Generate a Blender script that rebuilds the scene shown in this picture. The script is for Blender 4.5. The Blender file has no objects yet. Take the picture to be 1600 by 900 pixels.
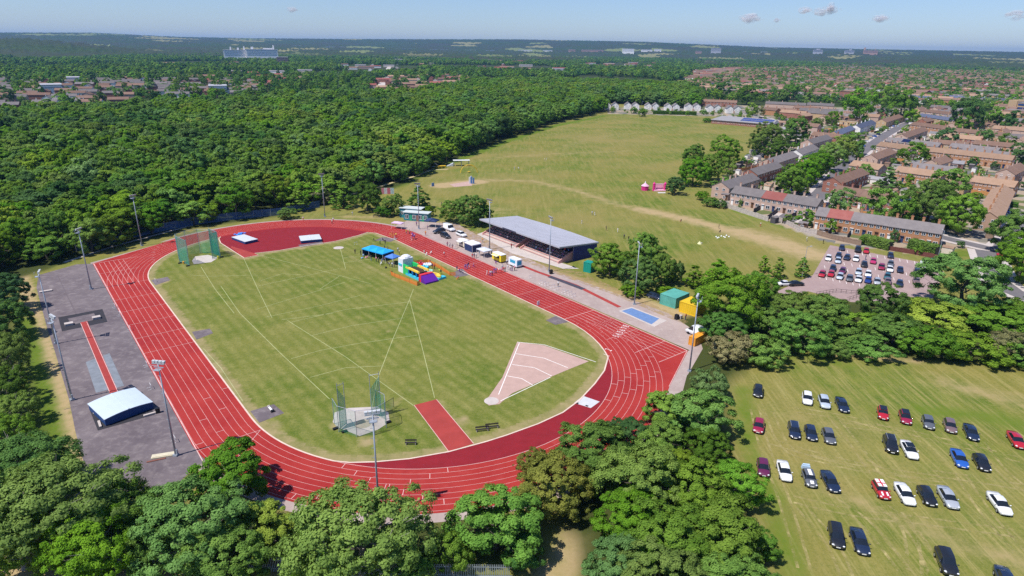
import bpy, math, random
import numpy as np
from mathutils import Vector, Matrix, noise as mnoise

R = math.radians
rng = random.Random(11)
nr = np.random.default_rng(11)
SC = bpy.context.scene
COL = SC.collection

# ------------------------------------------------------------------ camera (solved from the standard 400 m track)
FPX, PITCH, ROLL, CAMH = 1010.2935, 0.3557, 0.0153, 60.5345
_cp, _sp = math.cos(PITCH), math.sin(PITCH)
FWD = Vector((0, _cp, -_sp)); _up = Vector((0, _sp, _cp)); _rt = Vector((1, 0, 0))
RGT = math.cos(ROLL) * _rt + math.sin(ROLL) * _up
UPV = -math.sin(ROLL) * _rt + math.cos(ROLL) * _up
cam_data = bpy.data.cameras.new('camera')
cam = bpy.data.objects.new('camera', cam_data); COL.objects.link(cam)
cam_data.sensor_width = 36.0; cam_data.lens = 36.0 * FPX / 1600.0
cam_data.clip_start = 0.5; cam_data.clip_end = 60000.0
m3 = Matrix((RGT, UPV, -FWD)).transposed()
cam.matrix_world = Matrix.Translation((0, 0, CAMH)) @ m3.to_4x4()
SC.camera = cam


def G(px, py, z=0.0):
    """survey helper: the map position (x, y) of a photographed point that lies at height z"""
    d = FWD + RGT * ((px - 800) / FPX) + UPV * (-(py - 450) / FPX)
    t = (z - CAMH) / d.z
    return (d.x * t, d.y * t)


TC = (-42.2628, 152.3476); TH = 0.6699
_tc, _ts = math.cos(TH), math.sin(TH)


def T(b, a):
    """track frame: b across (home straight positive), a along the long axis"""
    return (TC[0] + b * _tc - a * _ts, TC[1] + b * _ts + a * _tc)


def TQ(px, py, z=0.0):
    x, y = G(px, py, z)
    x -= TC[0]; y -= TC[1]
    return (x * _tc + y * _ts, -x * _ts + y * _tc)


# ------------------------------------------------------------------ materials
MATS = {}


def nodes_of(m):
    m.use_nodes = True
    nt = m.node_tree
    for n in list(nt.nodes):
        nt.nodes.remove(n)
    out = nt.nodes.new('ShaderNodeOutputMaterial')
    return nt, out


def N(nt, typ, **kw):
    n = nt.nodes.new(typ)
    for k, v in kw.items():
        if k == 'inp':
            for a, b in v.items():
                n.inputs[a].default_value = b
        else:
            setattr(n, k, v)
    return n


def mixc(nt, fac, a, b, blend='MIX'):
    n = nt.nodes.new('ShaderNodeMix'); n.data_type = 'RGBA'; n.blend_type = blend
    for sock, v in ((n.inputs['Factor'], fac), (n.inputs['A'], a), (n.inputs['B'], b)):
        if sock.name in 'AB' and sock.type != 'RGBA':
            continue
    fa = [s for s in n.inputs if s.name == 'Factor' and s.type == 'VALUE'][0]
    ia = [s for s in n.inputs if s.name == 'A' and s.type == 'RGBA'][0]
    ib = [s for s in n.inputs if s.name == 'B' and s.type == 'RGBA'][0]
    for s, v in ((fa, fac), (ia, a), (ib, b)):
        if hasattr(v, 'is_output'):
            nt.links.new(v, s)
        elif s is fa:
            s.default_value = v
        else:
            s.default_value = (*v[:3], 1)
    return [s for s in n.outputs if s.type == 'RGBA'][0]


def ramp(nt, val, lo, hi):
    n = nt.nodes.new('ShaderNodeMapRange'); n.clamp = True
    nt.links.new(val, n.inputs[0])
    n.inputs[1].default_value = lo; n.inputs[2].default_value = hi
    return n.outputs[0]


def noise_n(nt, vec, scale, detail=4, rough=0.6):
    n = nt.nodes.new('ShaderNodeTexNoise'); n.inputs['Scale'].default_value = scale
    n.inputs['Detail'].default_value = detail; n.inputs['Roughness'].default_value = rough
    if vec is not None:
        nt.links.new(vec, n.inputs['Vector'])
    return n.outputs['Fac']


def mth(nt, op, a, b=None):
    n = nt.nodes.new('ShaderNodeMath'); n.operation = op
    for i, v in enumerate((a, b)):
        if v is None:
            continue
        if hasattr(v, 'is_output'):
            nt.links.new(v, n.inputs[i])
        else:
            n.inputs[i].default_value = v
    return n.outputs[0]


def worldpos(nt):
    return nt.nodes.new('ShaderNodeNewGeometry').outputs['Position']


def bsdf(nt, out, col, rough=0.7, metal=0.0, spec=0.3, bump=None, coat=0.0, emit=None):
    b = nt.nodes.new('ShaderNodeBsdfPrincipled')
    if hasattr(col, 'is_output'):
        nt.links.new(col, b.inputs['Base Color'])
    else:
        b.inputs['Base Color'].default_value = (*col, 1)
    b.inputs['Roughness'].default_value = rough; b.inputs['Metallic'].default_value = metal
    b.inputs['Specular IOR Level'].default_value = spec
    if coat:
        b.inputs['Coat Weight'].default_value = coat; b.inputs['Coat Roughness'].default_value = 0.08
    if bump is not None:
        bn = nt.nodes.new('ShaderNodeBump'); bn.inputs['Strength'].default_value = bump[1]; bn.inputs['Distance'].default_value = bump[2]
        nt.links.new(bump[0], bn.inputs['Height']); nt.links.new(bn.outputs[0], b.inputs['Normal'])
    nt.links.new(b.outputs[0], out.inputs['Surface'])
    return b


def M(name, col, rough=0.7, metal=0.0, var=0.12, scale=0.8, spec=0.3, coat=0.0):
    """plain procedural material: base colour broken up by noise"""
    if name in MATS:
        return MATS[name]
    m = bpy.data.materials.new(name); nt, out = nodes_of(m)
    if var:
        f = noise_n(nt, worldpos(nt), scale, 5, 0.65)
        c = mixc(nt, f, [max(0, v * (1 - 1.6 * var)) for v in col], [min(1, v * (1 + 1.6 * var)) for v in col])
    else:
        c = col
    bsdf(nt, out, c, rough, metal, spec, None, coat)
    m.diffuse_color = (*col, 1)
    MATS[name] = m
    return m


# ------------------------------------------------------------------ mesh building
class MB:
    def __init__(self):
        self.v = []; self.f = []; self.mi = []

    def add(self, vs, fs, mi=0):
        o = len(self.v); self.v.extend([tuple(p) for p in vs])
        self.f.extend([tuple(i + o for i in f) for f in fs]); self.mi.extend([mi] * len(fs))
        return self

    def box(self, c, s, rz=0.0, mi=0, taper=1.0):
        x, y, z = s[0] / 2, s[1] / 2, s[2] / 2
        co, si = math.cos(rz), math.sin(rz)
        vs = []
        for dz in (-1, 1):
            k = taper if dz > 0 else 1.0
            for dx, dy in ((-1, -1), (1, -1), (1, 1), (-1, 1)):
                px, py = dx * x * k, dy * y * k
                vs.append((c[0] + px * co - py * si, c[1] + px * si + py * co, c[2] + dz * z))
        return self.add(vs, [(3, 2, 1, 0), (4, 5, 6, 7), (0, 1, 5, 4), (1, 2, 6, 5), (2, 3, 7, 6), (3, 0, 4, 7)], mi)

    def tube(self, p0, p1, r0, r1=None, n=6, mi=0, cap=True):
        r1 = r0 if r1 is None else r1
        p0 = Vector(p0); p1 = Vector(p1); d = (p1 - p0).normalized()
        a = d.orthogonal().normalized(); b = d.cross(a)
        vs = []
        for p, r in ((p0, r0), (p1, r1)):
            for i in range(n):
                t = 2 * math.pi * i / n
                vs.append(p + (a * math.cos(t) + b * math.sin(t)) * r)
        fs = [(i, (i + 1) % n, n + (i + 1) % n, n + i) for i in range(n)]
        if cap:
            fs += [tuple(reversed(range(n))), tuple(range(n, 2 * n))]
        return self.add(vs, fs, mi)

    def path(self, pts, r, n=6, mi=0):
        for a, b in zip(pts[:-1], pts[1:]):
            self.tube(a, b, r, r, n, mi)
        return self

    def prism(self, poly, z0, z1, mi=0, top=True, bottom=True):
        n = len(poly)
        vs = [(x, y, z0) for x, y in poly] + [(x, y, z1) for x, y in poly]
        fs = [(i, (i + 1) % n, n + (i + 1) % n, n + i) for i in range(n)]
        if bottom: fs.append(tuple(reversed(range(n))))
        if top: fs.append(tuple(range(n, 2 * n)))
        return self.add(vs, fs, mi)

    def ball(self, c, r, nu=8, nv=5, mi=0, sc=(1, 1, 1)):
        vs = [(c[0], c[1], c[2] - r * sc[2])]
        for j in range(1, nv):
            ph = -math.pi / 2 + math.pi * j / nv
            for i in range(nu):
                t = 2 * math.pi * i / nu
                vs.append((c[0] + r * sc[0] * math.cos(ph) * math.cos(t), c[1] + r * sc[1] * math.cos(ph) * math.sin(t), c[2] + r * sc[2] * math.sin(ph)))
        vs.append((c[0], c[1], c[2] + r * sc[2]))
        fs = [(0, 1 + (i + 1) % nu, 1 + i) for i in range(nu)]
        for j in range(nv - 2):
            o = 1 + j * nu
            fs += [(o + i, o + (i + 1) % nu, o + nu + (i + 1) % nu, o + nu + i) for i in range(nu)]
        o = 1 + (nv - 2) * nu
        fs += [(o + i, o + (i + 1) % nu, len(vs) - 1) for i in range(nu)]
        return self.add(vs, fs, mi)

    def flat(self, poly, z, mi=0):
        vs = [(x, y, z) for x, y in poly]
        area = sum(vs[i][0] * vs[(i + 1) % len(vs)][1] - vs[(i + 1) % len(vs)][0] * vs[i][1] for i in range(len(vs)))
        ids = tuple(range(len(vs)))
        return self.add(vs, [ids if area > 0 else tuple(reversed(ids))], mi)

    def strip(self, pts, w, z, mi=0, closed=False):
        """flat ribbon of width w along map points"""
        n = len(pts); L = []
        for i in range(n):
            if closed:
                p, q = pts[(i - 1) % n], pts[(i + 1) % n]
            else:
                p, q = pts[max(i - 1, 0)], pts[min(i + 1, n - 1)]
            dx, dy = q[0] - p[0], q[1] - p[1]; l = math.hypot(dx, dy) or 1
            L.append((-dy / l * w / 2, dx / l * w / 2))
        vs = []
        for (x, y), (ox, oy) in zip(pts, L):
            vs += [(x + ox, y + oy, z), (x - ox, y - oy, z)]
        fs = [(2 * i + 1, 2 * i + 3, 2 * i + 2, 2 * i) for i in range(n - 1)]
        if closed:
            fs.append((2 * n - 1, 1, 0, 2 * n - 2))
        return self.add(vs, fs, mi)

    def mesh(self, name, mats, smooth=False):
        me = bpy.data.meshes.new(name)
        me.from_pydata(self.v, [], self.f)
        for m in (mats if isinstance(mats, (list, tuple)) else [mats]):
            me.materials.append(m)
        if any(self.mi):
            me.polygons.foreach_set('material_index', self.mi)
        if smooth:
            me.polygons.foreach_set('use_smooth', [True] * len(me.polygons))
        me.update()
        return me

    def build(self, name, mats, parent=None, smooth=False, loc=None, rz=0.0):
        o = bpy.data.objects.new(name, self.mesh(name, mats, smooth))
        COL.objects.link(o)
        if parent is not None: o.parent = parent
        if loc is not None: o.location = loc if len(loc) == 3 else (loc[0], loc[1], 0)
        o.rotation_euler = (0, 0, rz)
        return o


def tag(o, label=None, cat=None, group=None, kind=None):
    if label: o['label'] = label
    if cat: o['category'] = cat
    if group: o['group'] = group
    if kind: o['kind'] = kind
    return o


def thing(name, label, cat, loc=(0, 0, 0), rz=0.0, group=None):
    o = bpy.data.objects.new(name, None); COL.objects.link(o)
    o.empty_display_size = 0.5
    o.location = loc if len(loc) == 3 else (loc[0], loc[1], 0.0)
    o.rotation_euler = (0, 0, rz)
    return tag(o, label, cat, group)


def struct(mb, name, mats, smooth=False):
    return tag(mb.build(name, mats, smooth=smooth), kind='structure')


def kids(o):
    return KIDS.get(o.name) or list(o.children)


KIDS = {}


def dup(src, loc, rz=0.0, label=None, group=None, scale=None, mats=None):
    """copy of a thing with copies of its parts and sub-parts (mesh data shared); mats = {part name: material} overrides"""
    def cp(o, parent):
        c = o.copy(); COL.objects.link(c)
        if parent is not None:
            c.parent = parent
        if mats and o.data is not None:
            k = o.name.split('.')[0]
            if k in mats:
                for s in c.material_slots:
                    s.link = 'OBJECT'; s.material = mats[k]
        return c
    r = cp(src, None)
    for ch in src.children:
        c = cp(ch, r)
        for g in ch.children:
            cp(g, c)
    r.location = loc if len(loc) == 3 else (loc[0], loc[1], 0.0)
    r.rotation_euler = (0, 0, rz)
    if label: r['label'] = label
    if group: r['group'] = group
    if scale: r.scale = scale if hasattr(scale, '__len__') else (scale,) * 3
    return r


def ang(p, q):
    return math.atan2(q[1] - p[1], q[0] - p[0])


def dist_seg(X, Y, pts):
    """numpy distance from grid points to a polyline"""
    D = np.full(X.shape, 1e9)
    for (x0, y0), (x1, y1) in zip(pts[:-1], pts[1:]):
        dx, dy = x1 - x0, y1 - y0; l2 = dx * dx + dy * dy + 1e-9
        t = np.clip(((X - x0) * dx + (Y - y0) * dy) / l2, 0, 1)
        D = np.minimum(D, np.hypot(X - x0 - t * dx, Y - y0 - t * dy))
    return D


def in_poly(X, Y, poly):
    c = np.zeros(X.shape, bool)
    n = len(poly)
    for i in range(n):
        x0, y0 = poly[i]; x1, y1 = poly[(i + 1) % n]
        if y0 == y1: continue
        k = ((y0 > Y) != (y1 > Y)) & (X < (x1 - x0) * (Y - y0) / (y1 - y0) + x0)
        c ^= k
    return c


def P(*px, z=0.0):
    return [G(x, y, z) for x, y in px]
# ------------------------------------------------------------------ terrain
FIELD = P((600, 298), (640, 283), (720, 243), (800, 214), (870, 191), (950, 178), (1120, 182), (1200, 196), (1180, 230), (1110, 290), (1127, 322), (1200, 346), (1285, 376), (1275, 440), (1000, 480), (930, 440), (760, 360), (690, 340))
FOREST = P((-260, 600), (0, 445), (130, 402), (300, 357), (440, 337), (600, 300), (640, 284), (720, 244), (800, 215), (870, 192), (940, 176)) + [G(945, 150, 8), G(1095, 150, 14), G(1080, 128, 14), G(900, 120, 14), G(740, 120, 14), G(640, 138, 14), G(500, 140, 14), G(300, 150, 14), G(0, 165, 14), G(-300, 190, 14)]
CARFIELD = P((1150, 600), (1180, 565), (1290, 548), (1400, 560), (1600, 583), (1900, 640), (1900, 1000), (1230, 920), (1200, 800), (1160, 700))
URBAN = P((1112, 292), (1127, 321), (1200, 345), (1290, 378), (1480, 405), (1560, 400), (1700, 420), (1900, 300), (1700, 128), (1100, 128), (1060, 168), (950, 168), (950, 178), (1115, 182), (1215, 198), (1180, 232))
SCRUB = P((1060, 500), (1215, 440), (1240, 470), (1350, 470), (1480, 475), (1600, 480), (1760, 500), (1760, 600), (1600, 578), (1400, 556), (1290, 545), (1180, 558), (1128, 610), (1140, 700), (1178, 800), (1205, 940), (900, 940), (880, 760), (950, 680), (1040, 610))


def leafgrid(x0, x1, y0, y1, s):
    xs = np.arange(x0, x1 + s, s); ys = np.arange(y0, y1 + s, s)
    X, Y = np.meshgrid(xs, ys)
    ny, nx = X.shape
    idx = np.arange(nx * ny).reshape(ny, nx)
    F = np.stack([idx[:-1, :-1], idx[:-1, 1:], idx[1:, 1:], idx[1:, :-1]], -1).reshape(-1, 4)
    return X, Y, F


def np_mesh(name, V, F, mats):
    me = bpy.data.meshes.new(name)
    k = F.shape[1]
    me.vertices.add(len(V)); me.vertices.foreach_set('co', np.ascontiguousarray(V, dtype=np.float32).ravel())
    me.loops.add(F.size); me.loops.foreach_set('vertex_index', np.ascontiguousarray(F, dtype=np.int32).ravel())
    me.polygons.add(len(F)); me.polygons.foreach_set('loop_start', np.arange(0, F.size, k, dtype=np.int32))
    for m in mats: me.materials.append(m)
    me.update(calc_edges=True)
    return me


def soft(D, w, s):
    return np.clip((w + s / 2 - D) / s, 0, 1)


def rings(x, y, lo, hi):
    return 1


def ground_mat():
    m = bpy.data.materials.new('field_grass'); nt, out = nodes_of(m)
    at = N(nt, 'ShaderNodeVertexColor', layer_name='cover')
    sep = nt.nodes.new('ShaderNodeSeparateColor'); nt.links.new(at.outputs['Color'], sep.inputs[0])
    dry, lush, wood = sep.outputs[0], sep.outputs[1], sep.outputs[2]; urb = at.outputs['Alpha']
    pos = worldpos(nt)
    n1 = noise_n(nt, pos, 0.035, 4, 0.6); n2 = noise_n(nt, pos, 0.25, 5, 0.7); n3 = noise_n(nt, pos, 1.7, 4, 0.8)
    # faint mowing direction: noise squeezed along one axis
    mp = N(nt, 'ShaderNodeMapping'); nt.links.new(pos, mp.inputs[0])
    mp.inputs['Rotation'].default_value = (0, 0, R(28)); mp.inputs['Scale'].default_value = (0.9, 0.09, 1)
    n4 = noise_n(nt, mp.outputs[0], 0.6, 4, 0.7)
    mp2 = N(nt, 'ShaderNodeMapping'); nt.links.new(pos, mp2.inputs[0])
    mp2.inputs['Rotation'].default_value = (0, 0, R(-42)); mp2.inputs['Scale'].default_value = (1.6, 0.07, 1)
    n5 = noise_n(nt, mp2.outputs[0], 0.8, 4, 0.7); n6 = noise_n(nt, pos, 0.012, 5, 0.65)
    sxy = nt.nodes.new('ShaderNodeSeparateXYZ'); nt.links.new(pos, sxy.inputs[0])
    carf = mth(nt, 'ADD', .12, mth(nt, 'MULTIPLY', ramp(nt, sxy.outputs[1], 150, 115), .68))
    g = mixc(nt, ramp(nt, n2, .3, .7), (0.068, 0.122, 0.012), (0.165, 0.195, 0.030))
    g = mixc(nt, ramp(nt, n1, .42, .68), g, (0.225, 0.19, 0.048))
    g = mixc(nt, mth(nt, 'MULTIPLY', ramp(nt, n4, .45, .72), 0.8), g, (0.29, 0.245, 0.080))
    g = mixc(nt, mth(nt, 'MULTIPLY', ramp(nt, n6, .44, .64), 0.75), g, (0.27, 0.215, 0.075))
    g = mixc(nt, mth(nt, 'MULTIPLY', ramp(nt, n5, .50, .68), carf), g, (0.33, 0.28, 0.105))
    g = mixc(nt, mth(nt, 'MULTIPLY', ramp(nt, n3, .48, .75), 0.6), g, (0.055, 0.095, 0.010))
    n7 = noise_n(nt, pos, 4.0, 3, .8)
    g = mixc(nt, mth(nt, 'MULTIPLY', ramp(nt, n7, .5, .75), .5), g, (0.31, 0.27, 0.10))
    d2 = ramp(nt, mth(nt, 'ADD', dry, mth(nt, 'MULTIPLY', mth(nt, 'SUBTRACT', n2, 0.5), 1.1)), .25, .8)
    tan = mixc(nt, n3, (0.34, 0.24, 0.11), (0.44, 0.34, 0.19))
    g = mixc(nt, mth(nt, 'MULTIPLY', d2, mth(nt, 'MINIMUM', mth(nt, 'MULTIPLY', dry, 2.0), 1.0)), g, tan)
    gl = mixc(nt, n3, (0.07, 0.13, 0.012), (0.15, 0.20, 0.022))
    l2 = ramp(nt, mth(nt, 'ADD', lush, mth(nt, 'MULTIPLY', mth(nt, 'SUBTRACT', n2, 0.5), 1.0)), .2, .8)
    g = mixc(nt, mth(nt, 'MULTIPLY', l2, mth(nt, 'MINIMUM', mth(nt, 'MULTIPLY', lush, 2.0), 1.0)), g, gl)
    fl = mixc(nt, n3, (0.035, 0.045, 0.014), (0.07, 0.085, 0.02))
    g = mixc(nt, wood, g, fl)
    # gardens, patios and drives between the houses
    vo = N(nt, 'ShaderNodeTexVoronoi'); vo.inputs['Scale'].default_value = 0.16; nt.links.new(pos, vo.inputs['Vector'])
    vs = nt.nodes.new('ShaderNodeSeparateColor'); nt.links.new(vo.outputs['Color'], vs.inputs[0])
    u = mixc(nt, ramp(nt, vs.outputs[0], .42, .46), (0.36, 0.31, 0.27), (0.10, 0.13, 0.03))
    u = mixc(nt, ramp(nt, vs.outputs[1], .62, .66), u, (0.40, 0.30, 0.22))
    u = mixc(nt, ramp(nt, vs.outputs[2], .80, .83), u, (0.15, 0.15, 0.16))
    u = mixc(nt, mth(nt, 'MULTIPLY', n3, 0.5), u, (0.20, 0.19, 0.12))
    g = mixc(nt, urb, g, u)
    bsdf(nt, out, g, 0.95, 0, 0.1, (n3, 0.35, 0.12))
    return m


GX, GY, GF = leafgrid(-270, 470, 14, 800, 1.75)
dry = np.zeros(GX.shape); lush = np.zeros(GX.shape); wood = np.zeros(GX.shape); urb = np.zeros(GX.shape)


def paint(A, px, w, s, v=1.0):
    np.maximum(A, v * soft(dist_seg(GX, GY, P(*px)), w, s), out=A)


infield = in_poly(GX, GY, FIELD)
paint(dry, [(690, 287), (760, 281), (830, 283), (900, 298), (960, 318), (1020, 333), (1080, 344), (1150, 363), (1230, 387), (1290, 402)], 3.5, 15, .72)
paint(dry, [(1150, 362), (1200, 374), (1270, 398)], 8, 12, .8)
paint(dry, [(690, 290), (745, 284)], 6, 5, .9)
paint(dry, [(700, 258), (790, 245), (880, 240), (980, 236)], 7, 16, .42)
paint(dry, [(880, 228), (960, 210), (1050, 203)], 12, 26, .36)
paint(dry, [(640, 318), (720, 318), (790, 330)], 8, 12, .40)
paint(dry, [(690, 352), (745, 385), (800, 408), (860, 432), (930, 455), (1000, 478), (1050, 492), (1085, 505)], 5.5, 5, .95)
paint(dry, [(1000, 327), (1080, 344), (1150, 363), (1230, 387)], 4.5, 9, .9)
paint(dry, [(540, 338), (600, 340)], 3, 4, .5)
paint(dry, [(34, 430), (48, 470), (60, 507), (74, 550), (95, 625), (108, 675), (119, 712), (130, 752)], 1.7, 2.0, .95)
paint(dry, [(-40, 892), (100, 888), (250, 893), (420, 900), (560, 905)], 2.2, 1.5, 1)
paint(dry, [(905, 838), (885, 875), (868, 915)], 3.0, 3.0, .75)
paint(dry, [(850, 885), (835, 915)], 2.0, 3.0, .5)
paint(dry, [(1290, 552), (1350, 556), (1440, 565)], 1.6, 3, .8)
paint(dry, [(1090, 480), (1150, 525), (1150, 560)], 2, 3, .7)
paint(dry, [(1480, 600), (1560, 620), (1640, 640)], 5, 9, .5)
paint(dry, [(1230, 650), (1330, 660)], 3, 6, .35)
paint(dry, [(1290, 760), (1350, 790), (1450, 830), (1600, 880)], 3, 5, .45)
paint(lush, [(600, 296), (650, 276), (720, 248), (800, 218), (870, 196), (945, 181)], 3.5, 6, .95)
paint(lush, [(610, 288), (690, 268), (740, 262)], 3, 8, .5)
paint(lush, [(880, 260), (1000, 268), (1080, 280)], 8, 14, .32)
paint(lush, [(1160, 610), (1170, 700), (1210, 790), (1240, 900)], 2, 5, .8)
paint(lush, [(1180, 560), (1260, 553), (1330, 575)], 2, 4, .6)
paint(lush, [(1440, 640), (1530, 650), (1600, 665)], 3, 5, .6)
paint(lush, [(40, 500), (55, 570), (75, 650), (92, 730)], 2.0, 2.5, .9)
paint(lush, [(1470, 395), (1530, 398), (1555, 402)], 4, 4, .7)
paint(lush, [(1130, 300), (1150, 330), (1230, 356)], 3, 4, .6)
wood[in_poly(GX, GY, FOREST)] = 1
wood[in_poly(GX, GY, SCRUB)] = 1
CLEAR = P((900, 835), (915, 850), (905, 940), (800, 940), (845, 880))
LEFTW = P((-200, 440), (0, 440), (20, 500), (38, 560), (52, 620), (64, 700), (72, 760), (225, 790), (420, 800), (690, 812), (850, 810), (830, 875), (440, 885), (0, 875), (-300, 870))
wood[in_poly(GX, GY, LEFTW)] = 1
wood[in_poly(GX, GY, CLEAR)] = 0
urb[in_poly(GX, GY, URBAN)] = 1
urb *= 1 - in_poly(GX, GY, P((1475, 385), (1570, 395), (1560, 412), (1475, 405)))
for A in (wood,):   # soften the painted outlines by one cell
    B = A.copy(); B[1:-1, 1:-1] = (A[1:-1, 1:-1] * 2 + A[:-2, 1:-1] + A[2:, 1:-1] + A[1:-1, :-2] + A[1:-1, 2:]) / 6; A[:] = B
V = np.stack([GX, GY, np.zeros(GX.shape)], -1).reshape(-1, 3)
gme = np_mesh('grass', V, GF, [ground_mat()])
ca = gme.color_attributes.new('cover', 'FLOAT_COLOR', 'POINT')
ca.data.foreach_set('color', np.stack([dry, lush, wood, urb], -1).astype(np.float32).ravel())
gob = bpy.data.objects.new('ground', gme); COL.objects.link(gob); tag(gob, kind='structure')


def terrain_mat():
    m = bpy.data.materials.new('far_country'); nt, out = nodes_of(m)
    pos = worldpos(nt)
    n1 = noise_n(nt, pos, 0.02, 6, 0.7); n2 = noise_n(nt, pos, 0.002, 4, 0.6)
    c = mixc(nt, ramp(nt, n1, .3, .7), (0.022, 0.040, 0.010), (0.060, 0.090, 0.022))
    c = mixc(nt, ramp(nt, n2, .40, .62), c, (0.05, 0.055, 0.03))
    mp = N(nt, 'ShaderNodeMapping'); nt.links.new(pos, mp.inputs[0]); mp.inputs['Scale'].default_value = (1, .6, 0)
    vo = N(nt, 'ShaderNodeTexVoronoi'); vo.inputs['Scale'].default_value = 0.0042; nt.links.new(mp.outputs[0], vo.inputs['Vector'])
    vs = nt.nodes.new('ShaderNodeSeparateColor'); nt.links.new(vo.outputs['Color'], vs.inputs[0])
    sz = nt.nodes.new('ShaderNodeSeparateXYZ'); nt.links.new(pos, sz.inputs[0])
    far = ramp(nt, sz.outputs[1], 3200, 4200)
    f = mth(nt, 'MULTIPLY', ramp(nt, vs.outputs[0], .93, .935), far)
    c = mixc(nt, f, c, (0.22, 0.21, 0.09))
    f = mth(nt, 'MULTIPLY', ramp(nt, vs.outputs[1], .92, .925), far)
    c = mixc(nt, f, c, (0.17, 0.20, 0.07))
    bsdf(nt, out, c, 1.0, 0, 0.05)
    return m


def far_height(r, th):
    """rolling country: flat to 2.8 km, then wooded ridges"""
    px = 800 + FPX * np.tan(th) / _cp
    top = np.interp(px, [-800, 0, 140, 280, 400, 600, 800, 1000, 1100, 1200, 1400, 1600, 2400], [8, 7.5, 9.5, 6.5, 6.5, 8, 10.5, 10, 7.5, 5.2, 4.2, 3.2, 3])
    z9 = 60 + top * 9.3
    k = np.clip((r - 4200) / 5200, 0, 1); k = k * k * (3 - 2 * k)
    h = z9 * k
    h += 22 * np.clip((r - 3000) / 1500, 0, 1) * (np.sin(px / 170 + r / 900) * 0.5 + 0.5) * np.clip((9500 - r) / 3000, 0, 1)
    # nearer wooded hill at the left edge
    h += 62 * np.exp(-((px - 20) / 170) ** 2) * np.exp(-((r - 3900) / 650) ** 2)
    return h


th = np.linspace(R(-64), R(64), 900); rr = np.concatenate([np.geomspace(15, 2600, 60), np.linspace(2680, 16000, 190)])
TT, RRm = np.meshgrid(th, rr)
Z = far_height(RRm, TT)
bump = np.zeros(Z.shape)
bump = (nr.random(Z.shape) ** 2) * 13 * np.clip((RRm - 2900) / 500, 0, 1) * np.clip(1.25 - RRm / 14000, 0.2, 1)
V = np.stack([RRm * np.sin(TT), RRm * np.cos(TT), Z + bump - 0.35], -1).reshape(-1, 3)
ny, nx = TT.shape; idx = np.arange(nx * ny).reshape(ny, nx)
Fq = np.stack([idx[:-1, :-1], idx[:-1, 1:], idx[1:, 1:], idx[1:, :-1]], -1).reshape(-1, 4)
tme = np_mesh('terrain', V, Fq[:, ::-1].copy(), [terrain_mat()])
tob = bpy.data.objects.new('terrain', tme); COL.objects.link(tob); tag(tob, kind='structure')

# ------------------------------------------------------------------ running track, infield, hard surfaces
Z1, Z2, Z3, Z4, Z5 = 0.015, 0.03, 0.045, 0.06, 0.072
L2, RI, LW = 42.195, 36.5, 1.22
RO = RI + 8 * LW


def oval(r, n=64, a_lim=None):
    pts = [(r, -L2), (r, L2)]
    pts += [(r * math.cos(math.pi * i / n), L2 + r * math.sin(math.pi * i / n)) for i in range(1, n)]
    pts += [(-r, L2), (-r, -L2)]
    pts += [(-r * math.cos(math.pi * i / n), -L2 - r * math.sin(math.pi * i / n)) for i in range(1, n)]
    return pts


def TT_(pts):
    return [T(b, a) for b, a in pts]


def track_mat():
    m = bpy.data.materials.new('red_polyurethane'); nt, out = nodes_of(m); pos = worldpos(nt)
    n1 = noise_n(nt, pos, 0.12, 4, 0.6); n2 = noise_n(nt, pos, 2.5, 4, 0.75)
    mp = N(nt, 'ShaderNodeMapping'); nt.links.new(pos, mp.inputs[0]); mp.inputs['Rotation'].default_value = (0, 0, -TH); mp.inputs['Scale'].default_value = (0.8, 0.05, 1)
    n3 = noise_n(nt, mp.outputs[0], 1.0, 3, 0.6)
    c = mixc(nt, ramp(nt, n1, .3, .7), (0.325, 0.025, 0.022), (0.42, 0.045, 0.035))
    c = mixc(nt, mth(nt, 'MULTIPLY', ramp(nt, n3, .4, .8), .35), c, (0.40, 0.055, 0.052))
    c = mixc(nt, mth(nt, 'MULTIPLY', n2, .35), c, (0.20, 0.010, 0.016))
    c = mixc(nt, mth(nt, 'MULTIPLY', ramp(nt, noise_n(nt, pos, .05, 6, .75), .52, .66), .45), c, (0.22, 0.014, 0.022))
    c = mixc(nt, mth(nt, 'MULTIPLY', ramp(nt, noise_n(nt, pos, .35, 5, .75), .56, .68), .4), c, (0.44, 0.075, 0.065))
    bsdf(nt, out, c, 0.85, 0, 0.15)
    return m


TRACK = track_mat()
DRED = M('dark_red_rubber', (0.23, 0.011, 0.018), .85, var=.18, scale=.5)
RUNW = M('worn_red_runway', (0.34, 0.045, 0.038), .85, var=.2, scale=.35)
LINE = M('faded_white_line_paint', (0.70, 0.45, 0.42), .8, var=.25, scale=.4)
WLINE = M('white_field_paint', (0.40, 0.42, 0.20), .9, var=.3, scale=.3)
ASPH = None


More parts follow.
